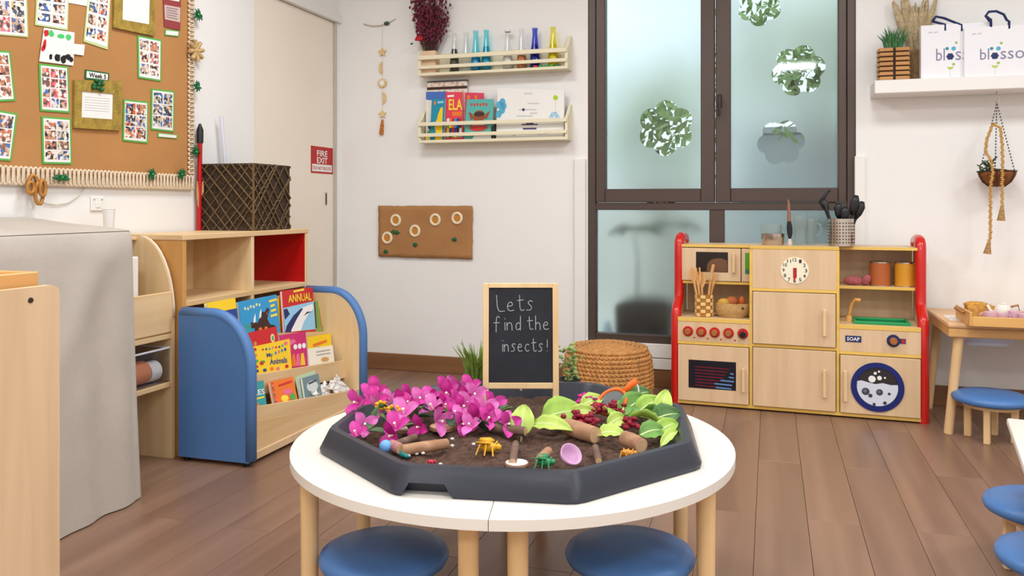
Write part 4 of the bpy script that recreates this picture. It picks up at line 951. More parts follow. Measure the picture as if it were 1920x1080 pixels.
def utensil(x, y, z, dx, dy, ln, kind, lab, m=UW, hr=.006, group='wooden utensils in the checkered holder'):
    top = V((x + dx, y + dy, z + ln)); base = V((x, y, z)); d = (top - base).normalized(); s = V((1, 0, 0)); s = (s - d * s.dot(d)).normalized(); n = d.cross(s)
    t = kthing('kitchen_utensil', lab, 'utensil', *base, group)
    neck = base + (top - base) * .62
    obj('handle', MB().tube([base, neck, neck + d * .02], [hr, hr, hr * .9], 8).xf(KM), m, t, smooth=True)
    L = (top - neck).length
    if kind == 'spoon': poly = [(.019 * math.sin(PI * i / 10) * (1 if True else 0), L * (.1 + .9 * (i / 10))) for i in range(11)]; poly = poly + [(-a, b) for a, b in poly[::-1][1:-1]]
    elif kind == 'fork':
        poly = [(.006, 0), (.02, L * .35), (.021, L), (.013, L), (.012, L * .6), (.005, L * .6), (.004, L), (-.004, L), (-.005, L * .6), (-.012, L * .6), (-.013, L), (-.021, L), (-.02, L * .35), (-.006, 0)]
    elif kind == 'tongs': poly = [(.006, 0), (.009, L * .5), (.012, L), (-.002, L), (-.006, L * .5), (-.006, 0)]
    else: poly = [(.007, 0), (.021, L * .35), (.023, L * .95), (.018, L), (-.018, L), (-.023, L * .95), (-.021, L * .35), (-.007, 0)]
    obj('head', MB().prism(poly, neck, s, d, n, .006).xf(KM), m, t)
    return t
for k, (dx, dy, ln, kd, lab) in enumerate(((-.045, .008, .235, 'spoon', 'wooden spoon leaning out of the checkered holder'), (-.028, -.016, .232, 'fork', 'slotted wooden fork in the checkered holder'), (-.012, .012, .21, 'spat', 'broad wooden spatula in the checkered holder'), (.03, -.004, .25, 'tongs', 'long wooden tongs in the checkered holder'), (.038, .012, .20, 'tongs', 'slim wooden stick beside the tongs in the checkered holder'))):
    utensil(x + dx * .35, .065 + (k - 2) * .011, zb + .012, dx, dy * .3, ln, kd, lab)
x, _ = kf(1373, 570, .085)
t = kthing('bread_basket', 'soft tan cloth basket of bread on the left worktop', 'basket', x, .085, zb)
def wobf(k, j): return 1 + .03 * math.sin(j * 1.3 + k)
obj('basket', MB().lathe([(0, .002), (.06, 0), (.078, .02), (.082, .045), (.078, .068), (.074, .07), (.072, .05), (.06, .012), (0, .01)], 28, (0, 0, 0), wob=wobf).xf(KM @ Matrix.Translation((x, .085, zb)) @ Matrix.Diagonal((1.03, .68, 1, 1))), mat('tan_canvas', S(196, 156, 98), .9, noise=(60, .12), bump=(200, .4)), t, smooth=True)
obj('eyelet', MB().ball(kw(x + .055, .037, zb + .05), .005, (1.5, .6, 1), 1), BLACKP, t)
for k, (dx, dy, dz, r, sc, col, lab) in enumerate(((-.042, .0, .066, .03, (1.1, .8, .9), S(206, 160, 60), 'yellow bread roll in the cloth basket'), (-.004, .016, .074, .031, (1.1, .8, .9), S(186, 100, 52), 'round brown bun in the cloth basket'), (.046, .006, .074, .02, (.8, .8, 1.6), S(200, 92, 34), 'orange baguette stub in the cloth basket'), (-.02, -.018, .054, .022, (1.3, .8, .8), S(176, 128, 56), 'small brown roll at the front of the cloth basket'))):
    tag(obj('bread_roll', MB().ball(kw(x + dx, .085 + dy, zb + dz), r, sc, 2), mat('bread_%d' % k, col, .6, noise=(40, .2)), smooth='all'), lab, 'bread', 'bread in the cloth basket')
for px, col, lab, ln in ((1650, S(178, 96, 48), 'brown food can on the right shelf of the play kitchen', .0), (1697, S(214, 148, 36), 'mustard yellow food can on the right shelf of the play kitchen', 0)):
    y = .19; x, _ = kf(px, 520, y); z = zsr + .0075; h = .117; r = .0465
    t = kthing('food_can', lab, 'can', x, y, z, 'cans on the play kitchen')
    obj('wrap', MB().lathe([(0, .003), (r, .003), (r, h - .006), (0, h - .006)], 32, (x, y, z)).xf(KM), mat('can_' + lab[:5], col, .5, noise=(4, .08)), t, smooth=True)
    obj('metal_rim', MB().lathe([(r - .001, 0), (r + .0012, 0), (r + .0012, .004), (r - .001, .004)], 32, (x, y, z)).xf(KM), STEEL, t, smooth=True)
    obj('metal_lid', MB().lathe([(r - .006, h - .008), (r + .0012, h - .006), (r + .0012, h), (r - .004, h), (r - .006, h - .004), (0, h - .004)], 32, (x, y, z)).xf(KM), STEEL, t, smooth=True)
x, _ = kf(1607, 528, .17); z = zsr + .0075
t = kthing('pink_cloth', 'dusty pink knitted toy lying on the right shelf of the play kitchen', 'soft toy', x, .17, z)
PK = mat('pink_knit', S(178, 96, 100), .9, noise=(50, .2), bump=(160, .6))
obj('body', MB().ball(kw(x - .018, .17, z + .022), .03, (1.6, .8, .75), 2), PK, t, smooth='all'); obj('ear', MB().ball(kw(x + .042, .165, z + .028), .022, (.9, .7, 1.25), 2, Matrix.Rotation(.6, 3, 'Y')), PK, t, smooth='all'); obj('ear', MB().ball(kw(x + .036, .175, z + .014), .016, (1.2, .8, .85), 2), PK, t, smooth='all')
# on top
zt_ = ZTP + .0035
x, _ = kf(1447, 445, .12); t = kthing('glass_dish', 'glass dish inside a steel bowl on top of the play kitchen', 'bowl', x, .12, zt_)
obj('steel_bowl', MB().lathe([(0, .002), (.05, .0), (.054, .01), (.056, .056), (.0535, .056), (.051, .012), (0, .006)], 28, (x + .006, .12, zt_)).xf(KM), STEEL, t, smooth=True)
GL2 = mat('thin_glass', S(232, 238, 236), .08, trans=.9, ior=1.12)
obj('glass', MB().lathe([(.046, .03), (.05, .05), (.053, .10), (.051, .10), (.048, .052), (.044, .03)], 28, (x - .004, .12, zt_)).xf(KM), GL2, t, smooth=True)
x, _ = kf(1481, 440, .1); t = kthing('basting_brush', 'brown-handled brush standing in a glass on top of the play kitchen', 'brush', x, .1, zt_)
obj('handle', MB().tube([(x - .004, .1, zt_ + .115), (x - .004, .1, zt_ + .16), (x - .006, .1, zt_ + .205), (x - .008, .1, zt_ + .225)], [.009, .008, .006, .003], 8).xf(KM), mat('brush_handle', S(150, 104, 84), .5), t, smooth=True)
obj('bristles', MB().tube([(x, .1, zt_ + .03), (x, .1, zt_ + .055), (x - .002, .1, zt_ + .09), (x - .004, .1, zt_ + .118)], [.005, .012, .013, .009], 10).xf(KM), mat('bristle_black', S(40, 36, 34), .8), t, smooth=True)
obj('foot', MB().tube([(x, .1, zt_), (x, .1, zt_ + .012), (x, .1, zt_ + .032)], [.012, .013, .006], 10).xf(KM), mat('brush_foot', S(206, 196, 180), .4), t, smooth=True)
x, _ = kf(1499, 430, .13); t = kthing('drinking_glass', 'tall clear glass on top of the play kitchen', 'glass', x, .13, zt_)
obj('glass', MB().lathe([(0, 0), (.028, 0), (.033, .15), (.031, .15), (.0265, .006), (0, .006)], 24, (x, .13, zt_)).xf(KM), GL2, t, smooth=True); obj('rim', MB().tube([(x + .032 * math.cos(a * PI / 12), .13 + .032 * math.sin(a * PI / 12), zt_ + .15) for a in range(24)], .0012, 6, True).xf(KM), GL2, t)
x, _ = kf(1520, 430, .16); t = kthing('drinking_glass', 'clear glass mug with handle behind the tall clear glass', 'glass', x, .17, zt_)
obj('glass', MB().lathe([(0, 0), (.026, 0), (.028, .13), (.026, .13), (.024, .006), (0, .006)], 24, (x, .185, zt_)).xf(KM), GL2, t, smooth=True); obj('handle', MB().tube([(x + .027, .185, zt_ + .11), (x + .045, .185, zt_ + .1), (x + .05, .185, zt_ + .07), (x + .027, .185, zt_ + .045)], .004, 8).xf(KM), GL2, t, smooth='all')
x, _ = kf(1577, 430, .12); t = kthing('steel_caddy', 'perforated steel caddy on top of the play kitchen', 'caddy', x, .12, zt_); R_, h = .058, .132
obj('body', MB().lathe([(0, 0), (R_, 0), (R_, h), (R_ - .003, h), (R_ - .003, .004), (0, .004)], 36, (x, .12, zt_)).xf(KM), STEEL, t, smooth=True)
hd = mat('caddy_hole', S(70, 58, 48), .5); m = MB()
for r in range(7):
    for k in range(26):
        a = 2 * PI * k / 26; m.ball((x + (R_ - .001) * math.cos(a), .12 + (R_ - .001) * math.sin(a), zt_ + .018 + r * .0155), .0042, (1, 1, 1), 1)
o = obj('perforations', m.xf(KM), hd, t); o['kind'] = 'stuff'
UB = BLACKP
def butensil(dx, dy, ln, kind, lab, curl=0):
    t = kthing('black_utensil', lab, 'utensil', x + dx * .2, .12 + dy, zt_ + .006, 'black utensils in the steel caddy')
    b = V((x + dx * .2, .12 + dy, zt_ + .006)); e = V((x + dx, .12 + dy * 1.2, zt_ + ln)); mid = b + (e - b) * .6
    if kind == 'ladle':
        obj('handle', MB().tube([b, mid, mid + (e - mid) * .5, e + V((-curl * .2, 0, -.03)), e + V((curl * .2, 0, .0)), e + V((curl, 0, .03))], [.006, .008, .013, .012, .010, .008], 8).xf(KM), UB, t, smooth='all')
        obj('head', MB().ball(mid + (e - mid) * .55, .02, (1, .5, 1.5), 2, Matrix.Rotation(math.atan2(dx, ln), 3, 'Y')).xf(KM), UB, t, smooth='all')
    else:
        obj('handle', MB().tube([b, mid], .006, 8).xf(KM), UB, t, smooth=True)
        obj('head', MB().tube([mid, mid + (e - mid) * .3, mid + (e - mid) * .7, e], [.007, .018, .021, .008], 10, flat=.35).xf(KM), UB, t, smooth='all')
butensil(-.085, 0, .24, 'ladle', 'curved black ladle leaning left of the steel caddy', .035)
butensil(-.012, .012, .21, 'spat', 'short black spatula upright in the steel caddy')
butensil(.02, -.012, .19, 'spat', 'stubby black scoop upright in the steel caddy')
butensil(.07, -.006, .245, 'spat', 'broad black spatula leaning out of the steel caddy over the wall')
butensil(.098, .012, .215, 'spat', 'slim black spoon leaning furthest from the steel caddy rim')

# ================================================================== desk, stools, small tables
DKW = wood('desk_pine', S(216, 164, 98), S(232, 186, 124), 'x', 12); DKZ = wood('desk_pine_z', S(226, 186, 132), S(238, 204, 154), 'z', 14)
dz = .49; dx0, dx1, dy0, dy1 = .735, 1.565, 3.985, 4.555
t = thing('activity_desk', 'small pine activity desk with slanted legs beside the play kitchen', 'desk', ((dx0 + dx1) / 2, (dy0 + dy1) / 2, 0))
obj('desk_top', MB().box((dx0, dy0, dz - .022), (dx1, dy1, dz), .008, 2), wood('desk_top_wood', S(222, 178, 130), S(234, 196, 150), 'x', 10), t, smooth=True)
obj('apron', MB().box((dx0 + .006, dy0 + .006, dz - .062), (dx1 - .006, dy0 + .024, dz - .0225), .004), DKW, t); obj('apron', MB().box((dx0 + .006, dy1 - .024, dz - .062), (dx1 - .006, dy1 - .006, dz - .0225), .004), DKW, t)
for xx in (dx0 + .006, dx1 - .024): obj('apron', MB().box((xx, dy0 + .025, dz - .062), (xx + .018, dy1 - .025, dz - .0225), .003), DKW, t)
for xx, s_ in ((dx0 + .055, -1), (dx1 - .055, 1)):
    for yy in (dy0 + .045, dy1 - .045):
        obj('leg', MB().tube([(xx + s_ * .045, yy, 0), (xx, yy, dz - .03)], [.019, .021], 10), DKZ, t, smooth=True)
tb = thing('storage_tub', 'white plastic tub hung beneath the pine desk top', 'tub', (1.06, 4.2, dz - .2))
tx0, tx1, ty0, ty1 = atY(1797, 640, 4.10).x, atY(1908, 640, 4.10).x, 4.07, 4.46
TUB = mat('tub_white', S(222, 226, 232), .35)
m = MB(); z1t, z0t = dz - .0225, dz - .112
m.add([(tx0, ty0, z1t), (tx1, ty0, z1t), (tx1, ty1, z1t), (tx0, ty1, z1t), (tx0 + .015, ty0 + .015, z0t), (tx1 - .015, ty0 + .015, z0t), (tx1 - .015, ty1 - .015, z0t), (tx0 + .015, ty1 - .015, z0t)], [(0, 1, 5, 4), (1, 2, 6, 5), (2, 3, 7, 6), (3, 0, 4, 7), (4, 5, 6, 7)])
bmesh.ops.bevel(m.bm, geom=[e for e in m.bm.edges if not e.is_boundary], offset=.02, segments=3, affect='EDGES')
o = obj('tub_body', m, TUB, tb, smooth='all')
obj('tub_rim', MB().tube([(tx0, ty0, z1t - .004), (tx1, ty0, z1t - .004), (tx1, ty1, z1t - .004), (tx0, ty1, z1t - .004)], .004, 6, True), TUB, tb)
p = atZ(1800, 597, dz); tag(obj('white_sheet', MB().box((p.x - .055, p.y - .085, dz + .0003), (p.x + .05, p.y + .09, dz + .002)), PAPER), 'white paper sheet on the pine desk beside the tea tray', 'paper')
# tea tray
TR = wood('tray_bamboo', S(214, 160, 86), S(228, 180, 108), 'x', 16)
ax0 = atZ(1819, 610, dz).x; ay0 = atZ(1819, 612, dz).y + .005; ax1, ay1 = ax0 + .42, ay0 + .26
t = thing('tea_tray', 'bamboo tray holding a toy tea set on the pine desk', 'tray', ((ax0 + ax1) / 2, (ay0 + ay1) / 2, dz))
obj('base', MB().box((ax0, ay0, dz + .0005), (ax1, ay1, dz + .008)), mat('lilac_liner', S(196, 170, 214), .7), t)
for lo, hi in (((ax0, ay0 - .01, dz + .0005), (ax1, ay0, dz + .042)), ((ax0, ay1, dz + .0005), (ax1, ay1 + .01, dz + .042)), ((ax0 - .01, ay0 - .01, dz + .0005), (ax0, ay1 + .01, dz + .06)), ((ax1, ay0 - .01, dz + .0005), (ax1 + .01, ay1 + .01, dz + .06))): obj('side', MB().box(lo, hi, .002), TR, t)
obj('handle_slot', MB().tube([(ax0 - .018, ay0 + .06, dz + .05), (ax0 - .03, ay0 + .09, dz + .056), (ax0 - .03, ay0 + .17, dz + .056), (ax0 - .018, ay0 + .2, dz + .05)], .006, 8), mat('handle_brown', S(170, 116, 66), .5), t, smooth='all')
PINK = mat('pink_china', S(232, 190, 200), .25, coat=.3); CHINA = mat('white_china', S(236, 226, 214), .25, coat=.3)
def cup(x, y, m, lab, r=.028, h=.05, ang=0):
    z = dz + .0085; t = thing('toy_cup', lab, 'cup', (x, y, z), group='toy cups on the bamboo tray')
    obj('bowl', MB().lathe([(0, 0), (r * .55, 0), (r * .6, .006), (r * .9, h * .4), (r, h), (r - .003, h), (r * .84, h * .42), (r * .5, .008), (0, .008)], 24, (x, y, z)), m, t, smooth=True)
    d = V((math.cos(ang), math.sin(ang), 0)); o = V((x, y, z))
    obj('handle', MB().tube([o + d * r * .97 + V((0, 0, h * .85)), o + d * (r + .014) + V((0, 0, h * .75)), o + d * (r + .014) + V((0, 0, h * .45)), o + d * r * .9 + V((0, 0, h * .35))], .0035, 6), m, t, smooth='all')
c1 = atZ(1837, 592, dz + .02); cup(c1.x + .005, ay0 + .045, PINK, 'pink toy cup nearest the tray end board', ang=2.6)
cup(atY(1878, 590, ay0 + .05).x, ay0 + .05, PINK, 'pink toy cup in front of the white teapot', .026, .045, .5)
cup(atY(1904, 590, ay0 + .09).x, ay0 + .09, PINK, 'pink toy cup right behind the tray front, past the teapot', .028, .052, -.3)
cup(atY(1923, 590, ay0 + .045).x, ay0 + .045, PINK, 'pink toy cup at the far end of the bamboo tray', .028, .046, -.3)
xp = atY(1881, 580, ay0 + .15).x; yp = ay0 + .155; z = dz + .0085; t = thing('toy_teapot', 'cream toy teapot on the bamboo tray', 'teapot', (xp, yp, z))
obj('body', MB().lathe([(0, 0), (.026, 0), (.034, .02), (.036, .045), (.028, .068), (.02, .074), (0, .074)], 24, (xp, yp, z)), CHINA, t, smooth='all')
obj('lid', MB().lathe([(0, .088), (.006, .087), (.006, .08), (.02, .075), (0, .0735)], 20, (xp, yp, z)), CHINA, t, smooth=True)
obj('handle', MB().tube([(xp + .03, yp, z + .062), (xp + .058, yp, z + .07), (xp + .064, yp, z + .045), (xp + .034, yp, z + .024)], .005, 8), mat('teapot_handle', S(176, 120, 62), .5), t, smooth='all')
obj('spout', MB().tube([(xp - .03, yp, z + .03), (xp - .05, yp, z + .045), (xp - .06, yp, z + .068)], [.01, .007, .005], 8), CHINA, t, smooth='all')
xs = atY(1846, 572, ay0 + .19).x - .022; t = thing('small_basket', 'small honey-brown lidded wooden box behind the pink cups', 'box', (xs, ay0 + .2, z))
HB = mat('honey_weave', S(204, 148, 66), .8, noise=(60, .25), bump=(160, .5))
obj('body', MB().box((xs - .05, ay0 + .165, z), (xs + .06, ay0 + .235, z + .062), .006, 2), HB, t, smooth=True); obj('lid', MB().ball((xs - .01, ay0 + .2, z + .063), .045, (1.15, .75, .32), 2), HB, t, smooth='all')

# stools
def make_stool():
    t = thing('round_stool', '', 'stool', (0, 0, 0), group='low round blue-cushioned stools')
    obj('cushion', MB().lathe([(0, .158), (.13, .158), (.147, .165), (.152, .176), (.147, .189), (.125, .198), (.06, .202), (0, .203)], 40), BLUEV, t, smooth='all')
    obj('seat_base', MB().lathe([(0, .142), (.108, .142), (.108, .1578), (0, .1578)], 32), DKZ, t, smooth=True)
    for k in range(4):
        a = PI / 4 + k * PI / 2 + .3; obj('leg', MB().box((-.014, -.012, 0), (.014, .012, .150), .003).xf(Matrix.Translation((.088 * math.cos(a), .088 * math.sin(a), 0)) @ Matrix.Rotation(a, 4, 'Z')), DKZ, t)
    for k in range(2):
        a = PI / 4 + k * PI / 2 + .3; d = V((math.cos(a), math.sin(a), 0)) * .076; obj('stretcher', MB().tube([-d + V((0, 0, .118 + .012 * k)), d + V((0, 0, .118 + .012 * k))], .008, 8), DKZ, t)
    return t
st0 = make_stool(); sc = atD(1858, 400, 3.53)
place(st0, (sc.x, sc.y, 0), .1, 'blue-cushioned round stool tucked at the pine desk')
for pos, lab, rz in (((.715, 2.58), 'blue-cushioned round stool under the corner of the white table', .5), ((.66, 2.21), 'blue-cushioned round stool under the white table, away from its corner', .9), ((-.867, 1.767), 'blue-cushioned round stool under the half-round table on the book display side', .2), ((-.317, 1.944), 'blue-cushioned round stool under the half-round table on the kitchen side', .7)):
    place(copy_tree(st0), (pos[0], pos[1], 0), rz, lab)
# white table at the right edge
pA = atZ(1887, 783, .40); pB = atZ(1921, 880, .40)
dirn = (pB - pA).normalized(); nrm = V((-dirn.y, dirn.x, 0));  nrm = nrm if nrm.x > 0 else -nrm
t = thing('white_table', 'white-topped low rectangular table over two blue stools', 'table', pA + dirn * .5 + nrm * .35)
t.location.z = 0; WM[t] = Matrix.Translation(t.location)
Mt = Matrix(((nrm.x, -dirn.x, 0, pA.x), (nrm.y, -dirn.y, 0, pA.y), (0, 0, 1, 0), (0, 0, 0, 1)))
LAM = mat('white_laminate', S(232, 226, 216), .35)
obj('table_top', MB().box((0, -1.1, .378), (.62, 0, .40), .006, 2).xf(Mt), LAM, t, smooth=True)
for a in (.27, .57):
    for b in (-.06, -1.04): obj('leg', MB().cyl((a, b, 0), (a, b, .378), .02, seg=12).xf(Mt), DKZ, t, smooth=True)
# ================================================================== back wall: rack shelves
YS = Y1 - .105
def rack(zb, zfront, zback, rails, lab):
    x0, x1 = atY(784, 200, YS).x, atY(1059, 200, YS).x
    t = thing('wall_rack', lab, 'shelf', ((x0 + x1) / 2, Y1 - .05, zb), group='cream rack shelves on the wall')
    prof = [(0, 0), (.104, 0), (.104, zback - zb), (.085, zback - zb), (.03, zfront - zb + .02), (0, zfront - zb)]
    for xx in (x0, x1): obj('end_panel', MB().prism(prof, (xx, YS, zb), (0, 1, 0), (0, 0, 1), (1, 0, 0), .016), CREAM, t)
    obj('shelf_board', MB().box((x0 + .016, YS, zb), (x1, Y1 - .001, zb + .016), .001), CREAM, t)
    obj('back_rail', MB().box((x0 + .016, Y1 - .014, zb + .016), (x1, Y1 - .002, zb + .14)), CREAM, t)
    for z0, z1 in rails: obj('front_rail', MB().box((x0 + .002, YS - .010, z0), (x1 + .012, YS - .0005, z1), .002), CREAM, t)
    return x0, x1
UZ, LZ = 1.762, 1.367
rx0, rx1_ = rack(UZ, UZ + .115, UZ + .20, ((UZ + .038, UZ + .058), (UZ + .092, UZ + .117)), 'upper cream wall rack holding bottles')
rack(LZ, LZ + .125, LZ + .205, ((LZ + .034, LZ + .055), (LZ + .098, LZ + .12)), 'lower cream wall rack holding books')
SHU, SHL = UZ + .0165, LZ + .0165
# bottles
def bottle(px, h, col, liq, lab, r=.029, cap=None, fill=.55):
    y = Y1 - .06; x = atY(px, 100, y).x; z = SHU; h *= 1.12
    t = thing('glass_bottle', lab, 'bottle', (x, y, z), group='bottles on the upper wall rack')
    prof = [(0, 0), (r, .002), (r * 1.02, h * .2), (r * .95, h * .36), (r * .68, h * .62), (r * .52, h * .82), (r * .50, h * .93), (r * .58, h * .94), (r * .58, h)]
    inner = [(r * .46, h), (r * .36, h * .9), (r * .4, h * .8), (r * .54, h * .6), (r * .86, h * .35), (r * .92, .008), (0, .006)]
    obj('glass', MB().lathe(prof + inner, 20, (x, y, z)), col, t, smooth='all')
    if liq is not None:
        pr = [(0, .008), (r * .88, .009), (r * .9, h * .2), (r * .83, h * .34)]
        if fill > .5: pr += [(r * .50, h * .6)]
        pr += [(0, pr[-1][1])]
        obj('filling', MB().lathe(pr, 20, (x, y, z)), liq, t, smooth=True)
    if cap: obj('cap', MB().lathe([(0, h + .004), (r * .62, h + .003), (r * .62, h * .95), (r * .6, h * .95)], 16, (x, y, z)), cap, t, smooth=True)
BG = lambda n, c: clear_glass(n, c)
clr = BG('bottle_clear', (.975, .985, .985, 1))
BR_, BO = mat('dark_filling', S(70, 66, 54), .7, noise=(90, .6)), mat('orange_filling', S(210, 120, 62), .8, noise=(120, .4))
bottle(852, .205, clr, BR_, 'clear bottle patterned with dark leaves beside the flower vase', fill=.6)
bottle(874, .205, clr, None, 'empty clear bottle between the dark-leaf bottle and the blue pair')
bottle(892, .212, BG('bottle_cyan', (.72, .95, .98, 1)), mat('cyan_liquid', S(30, 150, 200), .3), 'paler cyan bottle next to the empty clear bottle', fill=.4)
bottle(912, .212, BG('bottle_cyan2', (.68, .94, .97, 1)), mat('teal_liquid', S(22, 156, 186), .3), 'teal blue bottle beside the paler cyan one', fill=.6)
bottle(952, .205, clr, mat('white_filling', S(220, 214, 204), .8), 'clear bottle with white filling and pale cap in the rack middle', cap=WHITE, fill=.3)
bottle(978, .205, clr, BO, 'clear bottle with orange filling beside the navy bottle', fill=.3)
bottle(1003, .205, BG('bottle_navy', (.5, .56, .9, 1)), mat('navy_liquid', S(30, 44, 150), .3), 'navy blue bottle between orange and yellow ones', fill=.6)
bottle(1037, .205, BG('bottle_yellow', (.98, .96, .6, 1)), mat('yellow_liquid', S(222, 204, 24), .3), 'yellow bottle standing last in the rack by the window', fill=.6)
for k, (px, col, lab) in enumerate(((848, S(30, 30, 28), 'small black pot lid lying at the foot of the dark-leaf bottle'),)):
    x = atY(px, 128, Y1 - .085).x; tag(obj('pot_lid', MB().lathe([(0, 0), (.016, 0), (.016, .006), (0, .008)], 16, (x, Y1 - .088, SHU)), mat('lid_black', col, .5), smooth=True), lab, 'lid')
for k, (px, col) in enumerate(((1004, S(190, 40, 40)), (1014, S(40, 140, 60)), (1024, S(40, 150, 110)), (1034, S(60, 150, 50)), (1044, S(24, 110, 60)))):
    x = atY(px, 128, Y1 - .09).x
    tag(obj('toy_block', MB().box((x - .012, Y1 - .099, SHU), (x + .012, Y1 - .086, SHU + .012), .002), mat('block_%d' % k, col, .5)), ('red', 'mid green', 'sea green', 'leaf green', 'deep green')[k] + ' toy block lying along the foot of the bottles', 'toy block', 'toy blocks on the upper wall rack')
# vase with dried flowers
y = Y1 - .055; x = atY(806, 100, y).x; z = SHU
t = thing('flower_vase', 'pale peach vase with a bunch of dried maroon flowers', 'vase', (x, y, z))
obj('vase', MB().box((x - .048, y - .03, z), (x + .048, y + .03, z + .135), .008, 2), mat('peach_vase', S(228, 196, 160), .7, noise=(20, .08)), t, smooth=True)
g = random.Random(11); sm = MB(); fl = MB()
for k in range(105):
    a = g.uniform(0, 2 * PI); sp_ = g.random() ** .6 * .135; h = g.uniform(.2, .44); bx_ = x + g.uniform(-.03, .03)
    top = V((x + math.cos(a) * sp_, y - .004 + min(.026, math.sin(a) * sp_ * .45), z + .11 + h)); b = V((bx_, y + g.uniform(-.015, .015), z + .10)); mid = (b + top) / 2 + V(((bx_ - x) * .6, 0, 0))
    sm.tube([b, mid, top], [.0016, .0013, .0008], 4)
    for q in range(9):
        s_ = g.uniform(.35, 1); pp = (b * (1 - s_) ** 2 + mid * 2 * s_ * (1 - s_) + top * s_ * s_) + V((g.uniform(-.012, .012), g.uniform(-.01, .008), g.uniform(-.01, .01)))
        fl.ball(pp, g.uniform(.004, .0085), (1, 1, 1.5), 1)
obj('stems', sm, mat('dry_stem', S(84, 52, 56), .8), t); o = obj('dried_blooms', fl, mat('maroon_bloom', S(112, 34, 58), .8, noise=(30, .4)), t); o['kind'] = 'stuff'
pr_ = atY(786, 72, Y1 - .09); rs = MB(); g = random.Random(2)
for k in range(14): 
    a = k * 2.4; r = .004 + .0012 * k; rs.ball(pr_ + V((math.cos(a) * r, math.sin(a) * r * .5 - .004, math.sin(a) * r * .8)), .010, (1, .45, 1), 1, Matrix.Rotation(a, 3, 'Y'))
obj('red_rose', rs, mat('rose_red', S(186, 22, 40), .5), t, smooth='all')
obj('rose_stem', MB().tube([pr_, pr_ + V((.025, .01, -.02)), V((x - .03, y, z + .12))], .002, 6), GREEN, t); obj('rose_leaf', MB().ball(atY(772, 82, Y1 - .09), .010, (1.2, .3, .7), 1), GREEN, t)

# ---- books in lower rack
YB = Y1 - .055
def wbook(pts, col, lab, y=YB, th=.012, fn=None, lean=.015, group='books in the lower wall rack', name='picture_book', floor=SHL):
    P = [atY(a, b, y) for a, b in pts]
    P[2].z = P[3].z = floor + .0015
    P[0] += V((0, lean, 0)); P[1] += V((0, lean, 0))
    t = thing(name, lab, 'book', (P[2] + P[3]) / 2, group=group); n = qn(P)
    cv = obj('cover', qslab(P, .0014), col, t); obj('pages', qslab([p - n * .0014 for p in P], th, 0, None, .012, .012, .988, .99), PAPER, t); obj('back_cover', qslab([p - n * (th + .0014) for p in P], .0014), col, t)
    if fn: fn(P, cv)
def w_white(c, p):
    qpoly('cover_art', [(0, 0), (1, 0), (1, .12), (.7, .2), (0, .16)], c, mat('sky_ink', S(70, 110, 190), .5), p); qpoly('cover_art', disc(.3, .7, .2, .1), c, mat('purple_ink', S(70, 30, 80), .5), p); qpoly('cover_art', disc(.3, .85, .22, .07), c, LGR, p); qpoly('cover_art', disc(.1, .94, .1, .05), c, YLW, p)
def w_teal(c, p):
    qpoly('cover_art', [(.35, 1), (.42, .6), (.5, .4), (.68, .22), (.86, .2), (.84, .5), (.86, 1)], c, YEL, p); qpoly('cover_art', [(.3, .7), (.42, .5), (.5, .55), (.4, .8)], c, YEL, p, .0016)
    qpoly('cover_art', disc(.26, .1, .08, .05), c, ORG, p); qpoly('title_mark', [(.45, .06), (.9, .05), (.9, .1), (.45, .11)], c, LBL, p)
def w_elm(c, p):
    g = random.Random(5); qtext('title', 'ELA', c, .2, .15, .98, .38, YLW, p, .0016, True); qpoly('title_mark', [(.12, .07), (.5, .06), (.5, .1), (.12, .11)], c, WHT, p); qpoly('title_mark', [(.4, .42), (.95, .41), (.95, .5), (.4, .51)], c, ORG, p)
    cs = (RED, YEL, LGR, NVY, WHT, ORG, BRN, BLU)
    for r in range(4):
        for q in range(6): qpoly('cover_art', [(.1 + q * .14, .56 + r * .1), (.24 + q * .14, .55 + r * .1), (.23 + q * .14, .65 + r * .1), (.1 + q * .14, .66 + r * .1)], c, cs[g.randrange(8)], p, .001)
def w_pink2(c, p):
    for k in range(6): qpoly('cover_art', disc(.2 + .13 * k, .1 + .1 * (k % 3), .08, .05), c, (ORG, MAG, BLU)[k % 3], p)
def w_bear(c, p):
    for k in range(6): qpoly('title_mark', disc(.2 + .11 * k, .13 + .01 * (k % 2), .04, .04, 8), c, mat('red_ink', S(196, 60, 50), .5), p)
    qpoly('cover_art', [(.1, .32), (.24, .36), (.3, .5), (.2, .52)], c, mat('bear_brown', S(150, 76, 40), .6), p); qpoly('cover_art', [(.9, .3), (.76, .36), (.68, .5), (.8, .5)], c, mat('bear_brown', (0, 0, 0, 1)), p)
    qpoly('cover_art', disc(.5, .43, .22, .15), c, mat('bear_brown', (0, 0, 0, 1)), p, .0014); qpoly('cover_art', disc(.5, .38, .2, .06), c, BRN, p, .0018)
    qpoly('cover_art', disc(.5, .72, .34, .09), c, mat('red_ink', (0, 0, 0, 1)), p, .0014); qpoly('cover_art', [(.3, .58), (.7, .58), (.72, .66), (.28, .66)], c, WHT, p, .0016); qpoly('cover_art', [(.4, .88), (.98, .84), (.98, 1), (.3, 1)], c, WHT, p)
